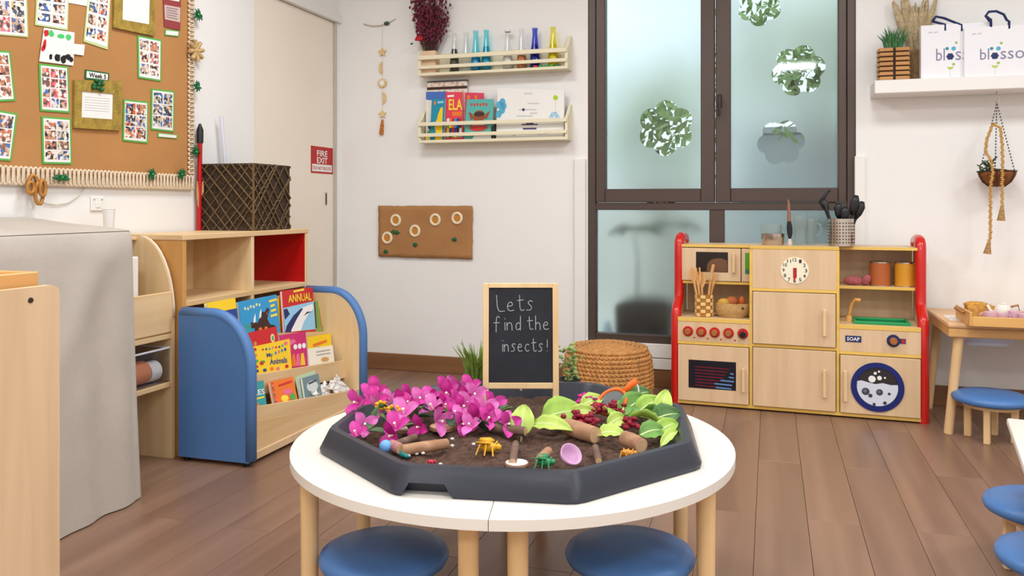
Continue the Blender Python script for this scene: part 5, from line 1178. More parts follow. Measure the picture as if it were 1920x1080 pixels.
def w_big(c, p):
    fb = mat('flower_blue', S(80, 172, 206), .5); fl_ = mat('flower_pale', S(176, 212, 236), .5)
    for a, b in ((.0, .34), (.05, .44), (.05, .28), (.0, .52), (.07, .36)): qpoly('flower_print', disc(a + .03, b, .045, .075), c, fb, p)
    for k in range(6): qpoly('flower_print', disc(.86 + .045 * math.cos(k * PI / 3), .58 + .07 * math.sin(k * PI / 3), .032, .05), c, fl_, p)
    qpoly('flower_print', disc(.875, .17, .036, .055), c, mat('lime_ink', S(170, 206, 40), .5), p); qpoly('flower_print', [(.873, .24), (.879, .24), (.879, .5), (.873, .5)], c, mat('pale_lime', S(206, 220, 160), .5), p)
    gi = mat('pale_grey_ink', S(176, 176, 184), .7)
    for u0, u1, v in ((.4, .55, .1), (.46, .64, .3), (.33, .6, .43), (.5, .62, .5), (.3, .55, .56), (.25, .3, .95), (.62, .76, .93)):
        n_ = int((u1 - u0) / .022)
        for k in range(n_): qpoly('faint_letter', disc(u0 + .011 + k * .022, v, .007, .016, 6), c, gi, p, .0008, .0003)
    qpoly('emblem', disc(.4, .43, .02, .03), c, NAVY, p)
    dome = [(.5 + .055 * math.cos(PI * i / 10), .72 - .09 * math.sin(PI * i / 10)) for i in range(11)]; vi = mat('violet_ink', S(72, 62, 110), .5); qpoly('emblem', dome, c, vi, p); qpoly('emblem', [(.38, .72), (.62, .72), (.62, .745), (.38, .745)], c, vi, p); qpoly('emblem', [(.4, .8), (.6, .8), (.6, .835), (.4, .835)], c, vi, p)
# stacked box behind
x0, x1 = atY(802, 160, Y1 - .03).x, atY(876, 160, Y1 - .03).x; zt_ = atY(840, 151, Y1 - .03).z
t = thing('storage_tin', 'tall printed box with dark lid standing behind the picture books', 'box', ((x0 + x1) / 2, Y1 - .03, SHL))
obj('body', MB().box((x0, Y1 - .034, SHL), (x1, Y1 - .016, zt_ - .006), .002), patchy('tin_print', [S(226, 214, 200), S(236, 226, 216), S(206, 170, 160), S(222, 206, 180)], 60), t)
obj('lid', MB().box((x0 - .003, Y1 - .037, zt_ - .008), (x1 + .003, Y1 - .0155, zt_), .002), mat('lid_slate', S(76, 80, 92), .5), t); obj('dark_band', MB().box((x0 - .002, Y1 - .0355, zt_ - .052), (x1 + .002, Y1 - .0335, zt_ - .036)), BRN, t)
wbook([(798, 172), (838, 171), (838, 262), (798, 262)], mat('offwhite_cover', S(236, 232, 222), .4), 'off-white picture book with blue top behind the teal and yellow one', Y1 - .054, .006, w_white, .008)
wbook([(834, 172), (866, 172), (868, 262), (834, 262)], mat('coral_cover', S(226, 62, 84), .4), 'coral red picture book lettered ELA', Y1 - .066, .01, w_elm, .012)
wbook([(871, 173), (906, 174), (906, 262), (871, 262)], mat('rose_cover', S(216, 60, 92), .4), 'rose pink picture book peeping over the teal bear book', Y1 - .056, .006, w_pink2, .008)
wbook([(808, 185), (833, 185), (833, 262), (806, 262)], mat('teal_cover', S(20, 140, 170), .4), 'teal picture book with a yellow figure', Y1 - .082, .01, w_teal, .012)
wbook([(874, 186), (924, 185), (922, 262), (870, 262)], mat('turq_cover', S(86, 178, 170), .4), 'turquoise picture book with a brown bear', Y1 - .085, .01, w_bear, .012)
wbook([(932, 164), (1057, 168), (1057, 260), (930, 260)], WHITE, 'large white album printed with blue flowers', Y1 - .078, .012, w_big, .012, name='white_album')
x = atY(926, 240, Y1 - .075).x; tag(obj('black_bookend', MB().box((x - .012, Y1 - .09, SHL), (x + .010, Y1 - .06, SHL + .068), .002).box((x + .006, Y1 - .09, SHL + .068), (x + .010, Y1 - .06, SHL + .10), .001), BLACKP), 'black bookend between the bear book and the white album', 'bookend')

# ---- hanging garland
yy = Y1 - .008
t = thing('wall_garland', 'hanging garland of wooden stars and moons with an orange tassel', 'garland', atY(716, 250, yy))
GW = wood('garland_wood', S(222, 184, 124), S(236, 204, 150), 'x', 30)
gp = lambda px, py: atY(px, py, yy)
obj('twig', MB().tube([gp(682, 45), gp(697, 49), gp(712, 48), gp(726, 44), gp(742, 35)], [.003, .004, .004, .0035, .002], 6), mat('twig', S(206, 196, 176), .8), t, smooth='all')
obj('green_knot', MB().ball(gp(725, 44), .017, (1.15, .5, .75), 2), mat('knot_green', S(64, 92, 74), .8, noise=(40, .3)), t, smooth='all')
obj('string', MB().tube([gp(717, 48), gp(717, 215)], .0013, 5), ROPE, t)
def star(p, R, r, n): return [((R if i % 2 == 0 else r) * math.sin(PI * i / n), (R if i % 2 == 0 else r) * math.cos(PI * i / n)) for i in range(2 * n)]
def moon(R): 
    a = [(R * .62 * math.cos(q), R * math.sin(q)) for q in [PI / 2 - PI * i / 12 for i in range(13)]]; b = [(R * .18 * math.cos(q) , R * math.sin(q)) for q in [-PI / 2 + PI * i / 12 for i in range(1, 12)]]; return a + b
for py, poly, nm in ((98, star(0, .029, .014, 5), 'star'), (127, [(-a, b) for a, b in moon(.036)], 'moon'), (156, None, 'sun'), (184, moon(.038), 'moon'), (214, star(0, .028, .013, 5), 'star')):
    p = gp(717, py)
    if poly: obj(nm, MB().prism(poly, p + V((0, -.004, 0)), (1, 0, 0), (0, 0, 1), (0, 1, 0), .007), GW, t)
    else: obj(nm, MB().prism(star(0, .031, .024, 10), p + V((0, -.004, 0)), (1, 0, 0), (0, 0, 1), (0, 1, 0), .007), GW, t); obj('sun_face', MB().cyl(p + V((0, -.004, 0)), p + V((0, -.007, 0)), .016, seg=20), PAPER, t)
a, b = gp(717, 224), gp(715, 252); obj('tassel', MB().tube([a, a + (b - a) * .3, b], [.005, .010, .014], 10), mat('tassel_orange', S(186, 110, 44), .9, noise=(80, .4)), t, smooth=True)

# ---- felt panel
c = [atY(a, b, Y1 - .012) for a, b in ((710, 386), (886, 386), (886, 486), (710, 481))]
t = thing('felt_panel', 'brown felt panel with five ring flowers on the wall', 'wall hanging', sum(c, V()) / 4)
FELT = mat('brown_felt', S(172, 124, 78), .95, noise=(6, .08), bump=(90, .3))
vs_, fs = [], []; g = random.Random(1)
for i in range(25):
    for j in range(13):
        e = V((g.uniform(-.002, .002), g.uniform(-.003, .0), g.uniform(-.002, .002))); vs_.append(bil(c, i / 24, j / 12) + e)
for i in range(24):
    for j in range(12): q = i * 13 + j; fs.append((q, q + 1, q + 14, q + 13))
o = obj('felt', (vs_, fs), FELT, t, smooth='all'); md = o.modifiers.new('s', 'SOLIDIFY'); md.thickness = .006; md.offset = 0
RC = mat('ring_cream', S(236, 220, 190), .8); RO = mat('ring_orange', S(196, 130, 50), .8)
for px, py in ((742, 413), (778, 433), (816, 412), (857, 409), (726, 446)):
    p = atY(px, py, Y1 - .018); f = obj('ring_flower', MB().tube([p + V((.028 * math.cos(a * PI / 10), 0, .030 * math.sin(a * PI / 10))) for a in range(20)], .0085, 8, True, flat=1), RC, t, smooth='all')
    obj('flower_centre', MB().cyl(p + V((0, .004, 0)), p + V((0, -.002, 0)), .02, seg=20), RO, f)
for px, py in ((738, 435), (744, 436), (723, 472), (778, 459), (852, 449)):
    p = atY(px, py, Y1 - .018); f = MB()
    for k in range(4): a = k * 1.7 + px; f.ball(p + V((.010 * math.cos(a), 0, .006 * math.sin(a))), .011, (1, .4, .7), 1, Matrix.Rotation(a, 3, 'Y'))
    obj('felt_leaf', f, DGREEN, t, smooth='all')

# ---- woven pouf
pc = atD(1140, 600, 4.13); t = thing('woven_pouf', 'round woven rattan pouf in front of the window', 'pouf', (pc.x, pc.y, 0))
RAT = mat('rattan', S(196, 140, 80), .75, noise=(50, .3), bump=(120, .6)); RAT2 = mat('rattan_dark', S(156, 104, 56), .8, noise=(50, .3)); R_ = .205
obj('core', MB().lathe([(0, .01), (R_ * .9, .01), (R_ * .99, .05), (R_ * 1.0, .15), (R_ * .97, .25), (R_ * .85, .288), (R_ * .5, .3), (0, .302)], 40, (pc.x, pc.y, 0)), RAT2, t, smooth='all')
rows = 14
for r in range(rows):
    f_ = r / (rows - 1); z = .018 + .252 * f_; rad = R_ * (1.0 + .05 * math.sin(PI * min(1, f_ * 1.1)) - (.06 if r == rows - 1 else 0)) ; nseg = 30
    for ph in (0, 1):
        pts = []
        for k in range(nseg * 4):
            a = 2 * PI * k / (nseg * 4); s_ = math.sin(a * nseg + ph * PI + r * 1.3)
            pts.append((pc.x + math.cos(a) * (rad + .006 * s_), pc.y + math.sin(a) * (rad + .006 * s_), z + .006 * math.cos(a * nseg + ph * PI + r * 1.3)))
        obj('woven_row', MB().tube(pts, .0082, 6, True), RAT, t, smooth='all')
for k, rad in enumerate((.185, .165, .144, .123, .102, .081, .06, .039, .018)):
    z = .287 + .0035 * min(k, 5); n_ = max(12, int(rad * 380))
    obj('woven_ring', MB().tube([(pc.x + math.cos(2 * PI * i / n_) * (rad + .003 * (i % 2)), pc.y + math.sin(2 * PI * i / n_) * (rad + .003 * (i % 2)), z + .003 * (i % 2)) for i in range(n_)], .011, 6, True), RAT, t, smooth='all')

# ---- white shelf on the right with bags and plants
sp = atY(1640, 176, Y1 - .2); sz0 = sp.z; sz1 = sz0 + .066; wx0 = sp.x
tag(obj('floating_shelf', MB().box((wx0, Y1 - .2, sz0), (wx0 + 1.25, Y1 - .0005, sz1), .004), WHITE), 'thick white floating shelf above the pine desk', 'shelf')
# grass pot with wooden blocks
y = Y1 - .12; xa, xb_ = atY(1648, 100, y - .045).x, atY(1706, 100, y - .045).x; z = sz1 + .0005; h = .165; w = (xb_ - xa) / 2; xc = (xa + xb_) / 2
t = thing('grass_pot', 'grass plant in a pot of stacked wooden blocks on the white shelf', 'potted plant', (xc, y, z))
obj('pot', MB().box((xc - w + .004, y - .042, z), (xc + w - .004, y + .042, z + h - .004), .003), mat('pot_dark', S(56, 40, 30), .8), t)
BW = wood('block_wood', S(176, 122, 64), S(200, 148, 86), 'x', 30)
bm0 = None
for r in range(7):
    for q in range(2):
        for side in range(2):
            m = MB().box((-w * .44, -.007, -.0085), (w * .44, .007, .0085), .002)
            if side == 0: M_ = Matrix.Translation((xc + (q - .5) * w * 1.04, y - .043, z + .012 + r * .0235))
            else: M_ = Matrix.Translation((xc + w - .004 if q else xc - w + .004, y, z + .012 + r * .0235)) @ Matrix.Rotation(PI / 2, 4, 'Z')
            obj('wood_block', m.xf(M_), BW, t)
def blades(c, n, r0, ln, spread, seed, w=.003):
    g = random.Random(seed); m = MB()
    for k in range(n):
        a = g.uniform(0, 2 * PI); b = V(c) + V((math.cos(a) * r0 * g.random(), math.sin(a) * r0 * g.random() * .8, 0)); l = ln * g.uniform(.6, 1.1); d = V((math.cos(a), math.sin(a), 0)) * spread * g.uniform(.3, 1)
        m.tube([b, b + d * .3 + V((0, 0, l * .6)), b + d + V((0, 0, l))], [w, w * .8, w * .15], 4, flat=.4)
    return m
obj('grass', blades((xc, y, z + h - .01), 90, .045, .105, .05, 3), mat('grass_green', S(64, 116, 66), .6, noise=(30, .35)), t)
# pampas bunch
y = Y1 - .055; xc = atY(1716, 100, y).x; t = thing('pampas_bunch', 'tall bunch of dried beige pampas grass behind the white bags', 'dried grass', (xc, y, z))
obj('stem_wrap', MB().lathe([(0, 0), (.027, 0), (.025, .12), (.027, .16), (0, .16)], 12, (xc, y, z), wob=lambda k, j: 1 + .12 * (j % 2)), mat('stem_brown', S(140, 112, 76), .9, noise=(60, .4)), t)
g = random.Random(6); PAM = mat('pampas', S(196, 176, 140), .95, noise=(60, .25), bump=(160, .8))
for k in range(15):
    a = (k / 14 - .5) * 2; top = V((xc + a * .105 + g.uniform(-.01, .01), y + g.uniform(-.025, .03), z + g.uniform(.36, .5))); b = V((xc + a * .02, y + g.uniform(-.012, .012), z + .14)); d = top - b
    pts = [b + d * s_ + V((math.sin(s_ * 3 + k) * .004, 0, 0)) for s_ in (0, .25, .45, .65, .85, 1)]
    m = MB().tube(pts, [.003, .006, .014, .016, .011, .002], 7)
    for v in m.bm.verts: v.co += V((g.uniform(-.003, .003), g.uniform(-.003, .003), g.uniform(-.006, .006)))
    obj('plume', m, PAM, t)
# bags
BAGM = mat('bag_white', S(238, 238, 242), .45); ROPEN = mat('navy_rope', S(30, 42, 92), .7)
def bag(x0, x1, y0, y1, ztop, lab, crop):
    z = sz1 + .0005; t = thing('gift_bag', lab, 'bag', ((x0 + x1) / 2, (y0 + y1) / 2, z), group='blossom paper bags on the white shelf')
    m = MB(); g = random.Random(lab)
    for lo, hi in (((x0, y0, z), (x1, y0 + .002, ztop)), ((x0, y1 - .002, z), (x1, y1, ztop)), ((x0, y0 + .002, z), (x0 + .002, y1 - .002, ztop)), ((x1 - .002, y0 + .002, z), (x1, y1 - .002, ztop)), ((x0 + .002, y0 + .002, z), (x1 - .002, y1 - .002, z + .002))): m.box(lo, hi)
    obj('bag_body', m, BAGM, t)
    c = [V((x0, y0, ztop)), V((x1, y0, ztop)), V((x1, y0, z)), V((x0, y0, z))]
    W_ = x1 - x0; u = lambda a: a
    GI = mat('logo_grey', S(130, 132, 158), .6)
    # logo: bl + flower + ssom
    qtext('lettering', 'bl', c, .2, .445, .315, .67, GI, t, .0006); qtext('lettering', 'ssom', c, .455, .51, .93, .675, GI, t, .0006)
    e = obj('flower_mark', ([bil(c, *p) + qn(c) * .0008 for p in [(.385 + a / W_, .6 - b / (ztop - z)) for a, b in [(q[0], q[1]) for q in flower_loop(0, 0, .017, 36)]]], [tuple(range(36))]), NAVY, t)
    for du, dv, r, col in ((.345, .45, .0075, S(40, 140, 170)), (.43, .455, .010, S(80, 176, 210)), (.465, .35, .006, S(150, 186, 90)), (.43, .745, .0065, S(160, 196, 80))):
        qpoly('dot_mark', disc(du, dv, r / W_, r / (ztop - z), 14), c, mat('logo_%d' % int(col[1] * 1000), col, .6), t, .0008, .0002)
    LM = mat('logo_lime', S(176, 204, 70), .6)
    qpoly('leaf_mark', [(.385, .8), (.345, .785), (.352, .82), (.385, .845), (.42, .82), (.428, .785)], c, LM, t, .0008, .0002); qpoly('stem_mark', [(.382, .84), (.388, .84), (.388, .97), (.382, .97)], c, mat('logo_stem', S(206, 220, 170), .6), t, .0008, .0002)
    for uu in (.1, .17): qpoly('small_print', [(uu, .13), (uu + .05, .12), (uu + .05, .145), (uu, .155)], c, mat('print_grey', S(196, 200, 210), .6), t, .0007, .0002)
    return t
yb0 = Y1 - .165
xa, xb_ = atY(1727, 100, yb0).x, atY(1822, 100, yb0).x; zt1 = atY(1750, 47, yb0).z
t1 = bag(xa, xa + .33, yb0, Y1 - .115, zt1, 'white blossom paper bag next to the pampas grass', False)
for pts in ([(1748, 40), (1755, 31), (1770, 34), (1785, 40), (1803, 47)], [(1748, 40), (1756, 42), (1772, 46)]): obj('rope_handle', MB().tube([atY(a, b, yb0 + .004) for a, b in pts] + [atY(*pts[-1], yb0 + .004) + V((0, 0, -.03))], .006, 8), ROPEN, t1, smooth='all')
yb1 = Y1 - .185; xc0 = atY(1808, 100, yb1).x; zt2 = atY(1808, 52, yb1).z
t2 = bag(xc0, xc0 + .335, yb1, yb1 + .0185, zt2, 'white blossom paper bag standing in front of the other bag', True)
for pts in ([(1856, 40), (1848, 30), (1854, 22), (1868, 21), (1882, 27), (1888, 38), (1892, 40)], [(1848, 30), (1858, 37)]): obj('rope_handle', MB().tube([atY(a, b, yb1 + .004) for a, b in pts] + [atY(*pts[-1], yb1 + .004) + V((0, 0, -.035))], .006, 8), ROPEN, t2, smooth='all')
# ---- hanging planter
ph = atZ(1869, 172, sz0); yv = Y1 - .11; ph = atY(1869, 172, yv)
gp = lambda px, py, dy=0: atY(px, py, yv + dy)
bw = gp(1869, 340); bc = V((bw.x, yv, 0)); zr = gp(1869, 322).z; rB = .083
t = thing('hanging_planter', 'coir bowl planter on cords hanging under the white shelf', 'hanging planter', (bw.x, yv, zr - .085))
obj('hook', MB().tube([(bw.x, yv, sz0), (bw.x, yv, ph.z - .01), (bw.x + .012, yv, ph.z - .025), (bw.x + .010, yv, ph.z - .045), (bw.x, yv, ph.z - .055), (bw.x - .008, yv, ph.z - .045)], .003, 8), STEEL, t, smooth='all')
obj('bowl', MB().lathe([(0, -.072), (.035, -.070), (.062, -.05), (.078, -.02), (rB, 0), (rB - .006, .002), (.07, -.02), (.055, -.04), (0, -.05)], 28, (bw.x, yv, zr), wob=lambda k, j: 1 + .02 * math.sin(j * 2.2)), mat('coir', S(134, 80, 40), .95, noise=(60, .3), bump=(140, .9)), t, smooth='all')
for k in range(6): 
    a = 2 * PI * k / 6 + .3; obj('wire_rib', MB().tube([(bw.x + math.cos(a) * r, yv + math.sin(a) * r, zr + z) for r, z in ((rB + .002, .002), (.08, -.02), (.064, -.052), (.036, -.073))], .002, 6), BLACKP, t)
obj('wire_rim', MB().tube([(bw.x + math.cos(a * PI / 14) * (rB + .001), yv + math.sin(a * PI / 14) * (rB + .001), zr + .002) for a in range(28)], .0028, 6, True), BLACKP, t)
obj('soil', MB().ball((bw.x, yv, zr - .006), .07, (1, 1, .3), 2), SOIL, t, smooth='all')
zhk = ph.z - .055
for k, a in enumerate((.25, 2.4, 4.4)):
    m = MB(); A = V((bw.x, yv, zhk)); B = V((bw.x + math.cos(a) * rB, yv + math.sin(a) * rB, zr + .003)); n_ = 22
    for i in range(n_): 
        p = A + (B - A) * ((i + .5) / n_); m.ball(p, .0045, (.8, .8, 1.25), 1)
    obj('chain', m, mat('chain_grey', S(92, 92, 96), .4, metal=.7), t)
def braid(pts, n, name, r=.008):
    P = [V(p) for p in pts]; m = MB(); L = [0]
    for a, b in zip(P, P[1:]): L.append(L[-1] + (b - a).length)
    Q = []
    for i in range(n):
        s_ = L[-1] * i / (n - 1); k = max(j for j in range(len(L)) if L[j] <= s_ + 1e-9); k = min(k, len(P) - 2); f_ = (s_ - L[k]) / (L[k + 1] - L[k]); Q.append(P[k] + (P[k + 1] - P[k]) * f_)
    for i, q in enumerate(Q): m.ball(q + V((.002 * math.sin(i * 2.2), 0, 0)), r, (1.1, .8, .75), 1)
    return obj(name, m, JUTE, t, smooth='all')
fy = -.088
braid([gp(1862, 232, -.03), gp(1850, 262, -.05), gp(1848, 285, -.07), gp(1858, 300, -.075), gp(1862, 322, fy), gp(1857, 350, fy), gp(1857, 390, fy), gp(1857, 440, fy), gp(1854, 458, fy)], 62, 'braided_cord')
braid([gp(1862, 232, -.03), gp(1876, 240, -.05), gp(1879, 270, -.07), gp(1880, 300, fy), gp(1879, 345, fy), gp(1879, 385, fy)], 42, 'braided_cord')
for (a, b), (c_, d) in (((1854, 454), (1851, 476)), ((1879, 386), (1877, 414))):
    A, B = gp(a, b, fy), gp(c_, d, fy); obj('tassel', MB().tube([A, A + (B - A) * .3, B], [.007, .010, .018], 10), mat('tassel_jute', S(166, 130, 84), .95, noise=(90, .4)), t, smooth=True)
g = random.Random(9); m = MB()
for k in range(16):
    a = g.uniform(0, 2 * PI); b = V((bw.x - .035, yv - .02, zr + .0)); p = b + V((math.cos(a) * g.uniform(.01, .05) - .01, -abs(math.sin(a)) * .03, g.uniform(.0, .065)))
    m.ball(p, .017, (1.3, .7, .22), 1, Matrix.Rotation(g.uniform(-1, 1), 3, 'Y') @ Matrix.Rotation(a, 3, 'Z')); m.tube([b, p], .0015, 4)
obj('leaves', m, mat('planter_leaf', S(58, 84, 50), .5, noise=(40, .3)), t, smooth='all')
# ================================================================== round table of two halves
TC = atD(961, 385, 2.13); TC = V((TC.x, TC.y, 0)); TZ, TR_ = .40, .555
tv = (atZ(905, 942, TZ) - atZ(893, 978, TZ)); tv.z = 0; tv.normalize()          # seam direction
tn = V((tv.y, -tv.x, 0))                                                          # to the right of the seam
TM = Matrix(((tn.x, tv.x, 0, TC.x), (tn.y, tv.y, 0, TC.y), (0, 0, 1, 0), (0, 0, 0, 1)))
for sgn, lab in ((-1, 'white half-round table on the book display side of the seam'), (1, 'white half-round table on the kitchen side of the seam')):
    ctr = TC + tn * sgn * .25; t = thing('half_round_table', lab, 'table', ctr, group='two half-round tables pushed together')
    poly = [(sgn * (.0008 + (TR_ - .0008) * math.cos(-PI / 2 + PI * i / 40)), TR_ * math.sin(-PI / 2 + PI * i / 40)) for i in range(41)]
    m = MB().prism(poly, (0, 0, TZ - .022), (1, 0, 0), (0, 1, 0), (0, 0, 1), .022)
    obj('table_top', m.xf(TM), LAM, t, smooth=True)
    ap = [(sgn * (.03 + (TR_ - .10) * math.cos(-PI / 2 + PI * i / 24)), (TR_ - .07) * math.sin(-PI / 2 + PI * i / 24)) for i in range(25)]
    for (a, b) in ((.05, -.47), (.05, .47), (.455, -.24), (.455, .24)):
        obj('leg', MB().tube([(sgn * a, b, 0), (sgn * a, b, TZ - .022)], [.019, .022], 12).xf(TM), DKZ, t, smooth=True)
    obj('apron', MB().tube([(sgn * .05, -.47, TZ - .045), (sgn * .455, -.24, TZ - .045), (sgn * .455, .24, TZ - .045), (sgn * .05, .47, TZ - .045)], .016, 4), DKZ, t)

# ================================================================== black octagonal tray
oc = TC + FW * .0 + RT * .006; rot = TH + math.radians(-8.0)         # heading of the tray
TRM = Matrix.Translation(V((oc.x, oc.y, TZ))) @ Matrix.Rotation(rot, 4, 'Z')
def octa(apo, z, cham=0):
    R = apo / math.cos(PI / 8); P = [V((R * math.cos(PI / 8 + k * PI / 4), R * math.sin(PI / 8 + k * PI / 4), z)) for k in range(8)]
    if not cham: return P
    out = []
    for k in range(8):
        a, b, c_ = P[k - 1], P[k], P[(k + 1) % 8]; e0, e1 = b + (a - b).normalized() * cham, b + (c_ - b).normalized() * cham
        out += [e0, (e0 + e1) / 4 + b / 2, e1]
    return out
APO = .425
prof = [(APO + .03, .0005), (APO + .032, .010), (APO + .012, .052), (APO + .008, .058), (APO - .008, .058), (APO - .014, .052), (APO - .045, .012), (APO - .05, .006)]
tray = thing('octagonal_tray', 'black octagonal plastic tray filled with soil and flowers on the round table', 'tray', V((oc.x, oc.y, TZ)), rot)
vs_, fs = [], []
NS = 24
for a, z in prof: vs_ += octa(a, z, .022)
for r in range(len(prof) - 1):
    for k in range(NS): fs.append((r * NS + k, r * NS + (k + 1) % NS, (r + 1) * NS + (k + 1) % NS, (r + 1) * NS + k))
fs.append(tuple((len(prof) - 1) * NS + k for k in range(NS))); fs.append(tuple(range(NS))[::-1])
m = MB(); m.add([V(v) for v in vs_], fs); m.xf(TRM)
bmesh.ops.recalc_face_normals(m.bm, faces=m.bm.faces[:])
# hand notch in the front wall
nq = [atZ(a, b, TZ + .02) for a, b in ((752, 920), (850, 922))]
fl = [TRM @ V(p) for p in octa(APO + .033, .001)]
fi = min(range(8), key=lambda k: ((fl[k] + fl[(k + 1) % 8]) / 2 - CAM).length); A, B = fl[fi], fl[(fi + 1) % 8]
if (B - A).dot(RT) < 0: A, B = B, A
e = (B - A).normalized(); nn = V((e.y, -e.x, 0)); sl = .42
pts2 = [(.012, -.004), (.030, .026), (.105, .026), (.128, -.004)]
def carve(mb, cut):
    obs = []
    for q in (mb, cut):
        me = bpy.data.meshes.new('q'); q.bm.to_mesh(me); q.bm.free(); ob = bpy.data.objects.new('q', me); COL.objects.link(ob); obs.append(ob)
    md = obs[0].modifiers.new('b', 'BOOLEAN'); md.operation = 'DIFFERENCE'; md.object = obs[1]; md.solver = 'EXACT'
    dg = bpy.context.evaluated_depsgraph_get(); dg.update(); me = bpy.data.meshes.new_from_object(obs[0].evaluated_get(dg))
    g_ = ([v.co.copy() for v in me.vertices], [tuple(p.vertices) for p in me.polygons])
    for ob in obs: bpy.data.objects.remove(ob)
    return g_
cutm = MB().prism([(a, b) for a, b in pts2], A + nn * .01, e, (0, 0, 1), -nn, .05); bmesh.ops.recalc_face_normals(cutm.bm, faces=cutm.bm.faces[:])
obj('tray_shell', carve(m, cutm), TRAYP, tray, smooth=True)
# soil
g = random.Random(5); vs_, fs = [], []; N = 46
def inside(x, y, apo):
    return all(x * math.cos(k * PI / 4) + y * math.sin(k * PI / 4) <= apo for k in range(8))
SA = APO - .05; idx = {}
def soil_h(x, y): return .016 + .006 * math.sin(x * 23 + 1) * math.sin(y * 19) + .004 * math.sin(x * 61 + y * 47)
for i in range(N + 1):
    for j in range(N + 1):
        x, y = (i / N * 2 - 1) * SA, (j / N * 2 - 1) * SA
        f_ = max(x * math.cos(k * PI / 4) + y * math.sin(k * PI / 4) for k in range(8))
        r0 = max(abs(x), abs(y))
        if f_ > 1e-6: s_ = r0 / f_; x, y = x * s_, y * s_
        idx[i, j] = len(vs_); vs_.append(TRM @ V((x, y, soil_h(x, y) + g.uniform(-.0025, .0035))))
for i in range(N):
    for j in range(N): fs.append((idx[i, j], idx[i + 1, j], idx[i + 1, j + 1], idx[i, j + 1]))
o = obj('soil', (vs_, fs), SOIL); tag(o, 'dark brown soil spread across the black tray', 'soil'); o['kind'] = 'stuff'
GZ = TZ + .024
TRI = TRM.inverted()
def gpos(px, py, z=GZ, inset=.03):
    p = TRI @ atZ(px, py, z); f_ = max(p.x * math.cos(k * PI / 4) + p.y * math.sin(k * PI / 4) for k in range(8)); s_ = min(1, (SA - inset) / f_) if f_ > 0 else 1
    return TRM @ V((p.x * s_, p.y * s_, p.z))

# blackboard easel
bd = 2.37; pbl, pbr = atD(905, 760, bd), atD(1048, 760, bd); base_z = TZ + .018
bx = (pbr - pbl); bx.z = 0; bwid = bx.length; bx.normalize(); bn = V((bx.y, -bx.x, 0))   # toward camera
b0 = V((pbl.x, pbl.y, base_z)); bh = atD(970, 533, bd).z - base_z; lean = .035
up = (V((0, 0, bh)) - bn * lean).normalized(); nb = bx.cross(up).normalized();
t = thing('chalkboard_easel', 'small wood-framed chalkboard easel standing in the tray', 'chalkboard', b0 + bx * bwid / 2)
EW = wood('easel_wood', S(226, 190, 138), S(238, 208, 160), 'z', 24); bhl = bh * 1.005; fwid = .017
def eb(name, x0, x1, z0, z1, y0, y1, m, par=t):
    M_ = Matrix(((bx.x, -nb.x, up.x, b0.x), (bx.y, -nb.y, up.y, b0.y), (bx.z, -nb.z, up.z, b0.z), (0, 0, 0, 1)))
    return obj(name, MB().box((x0, y0, z0), (x1, y1, z1), .0015).xf(M_), m, par), M_
eb('frame_side', 0, fwid, 0, bhl, -.006, .006, EW); _, EM = eb('frame_side', bwid - fwid, bwid, 0, bhl, -.006, .006, EW)
zlow = bhl * .155
eb('frame_rail', fwid, bwid - fwid, bhl - .014, bhl, -.006, .006, EW); eb('frame_rail', fwid, bwid - fwid, zlow, zlow + .017, -.006, .006, EW)
slate, _ = eb('slate', fwid, bwid - fwid, zlow + .017, bhl - .014, -.001, .003, mat('slate', S(34, 36, 44), .75, noise=(14, .25)))
for xx in (0, bwid - fwid):
    a = EM @ V((xx + fwid / 2, .006, bhl - .02)); f_ = b0 + bx * (xx + fwid / 2) - bn * .10; f_.z = base_z
    obj('rear_leg', MB().tube([a, f_], .006, 6), EW, t)
obj('latch', MB().ball(EM @ V((bwid * .5, -.006, zlow - .004)), .0045, sub=1), STEEL, t)
CH = mat('chalk', S(168, 170, 174), .95, noise=(300, .35)); cw, chh = bwid - 2 * fwid, bhl - .014 - zlow - .017
GL = {'L': [[(0, 1), (.1, .0), (.8, .05)]], 'e': [[(.1, .3), (.65, .34), (.5, .58), (.2, .5), (.08, .2), (.35, 0), (.75, .08)]], 't': [[(.35, .95), (.38, .1), (.6, .0), (.8, .1)], [(.1, .62), (.75, .66)]], 's': [[(.7, .52), (.4, .6), (.2, .44), (.6, .24), (.5, .02), (.1, .03)]],
      'f': [[(.75, .85), (.5, .98), (.38, .75), (.38, -.15)], [(.1, .5), (.75, .52)]], 'i': [[(.4, .55), (.42, 0)], [(.4, .76), (.42, .82)]], 'n': [[(.12, .55), (.14, 0)], [(.14, .35), (.4, .56), (.65, .42), (.68, 0)]], 'd': [[(.62, .45), (.35, .55), (.12, .25), (.3, .0), (.62, .12)], [(.66, 1), (.66, 0)]],
      'h': [[(.15, 1), (.15, 0)], [(.15, .35), (.42, .55), (.66, .4), (.68, 0)]], 'c': [[(.7, .48), (.4, .58), (.14, .3), (.35, .0), (.72, .08)]], '!': [[(.4, .9), (.38, .3)], [(.38, .08), (.39, .03)]]}
def smoothp(P):
    if len(P) < 3: return P
    for _ in range(2):
        Q = [P[0]]
        for a, b in zip(P, P[1:]): Q += [(a[0] * .75 + b[0] * .25, a[1] * .75 + b[1] * .25), (a[0] * .25 + b[0] * .75, a[1] * .25 + b[1] * .75)]
        P = Q + [P[-1]]
    return P
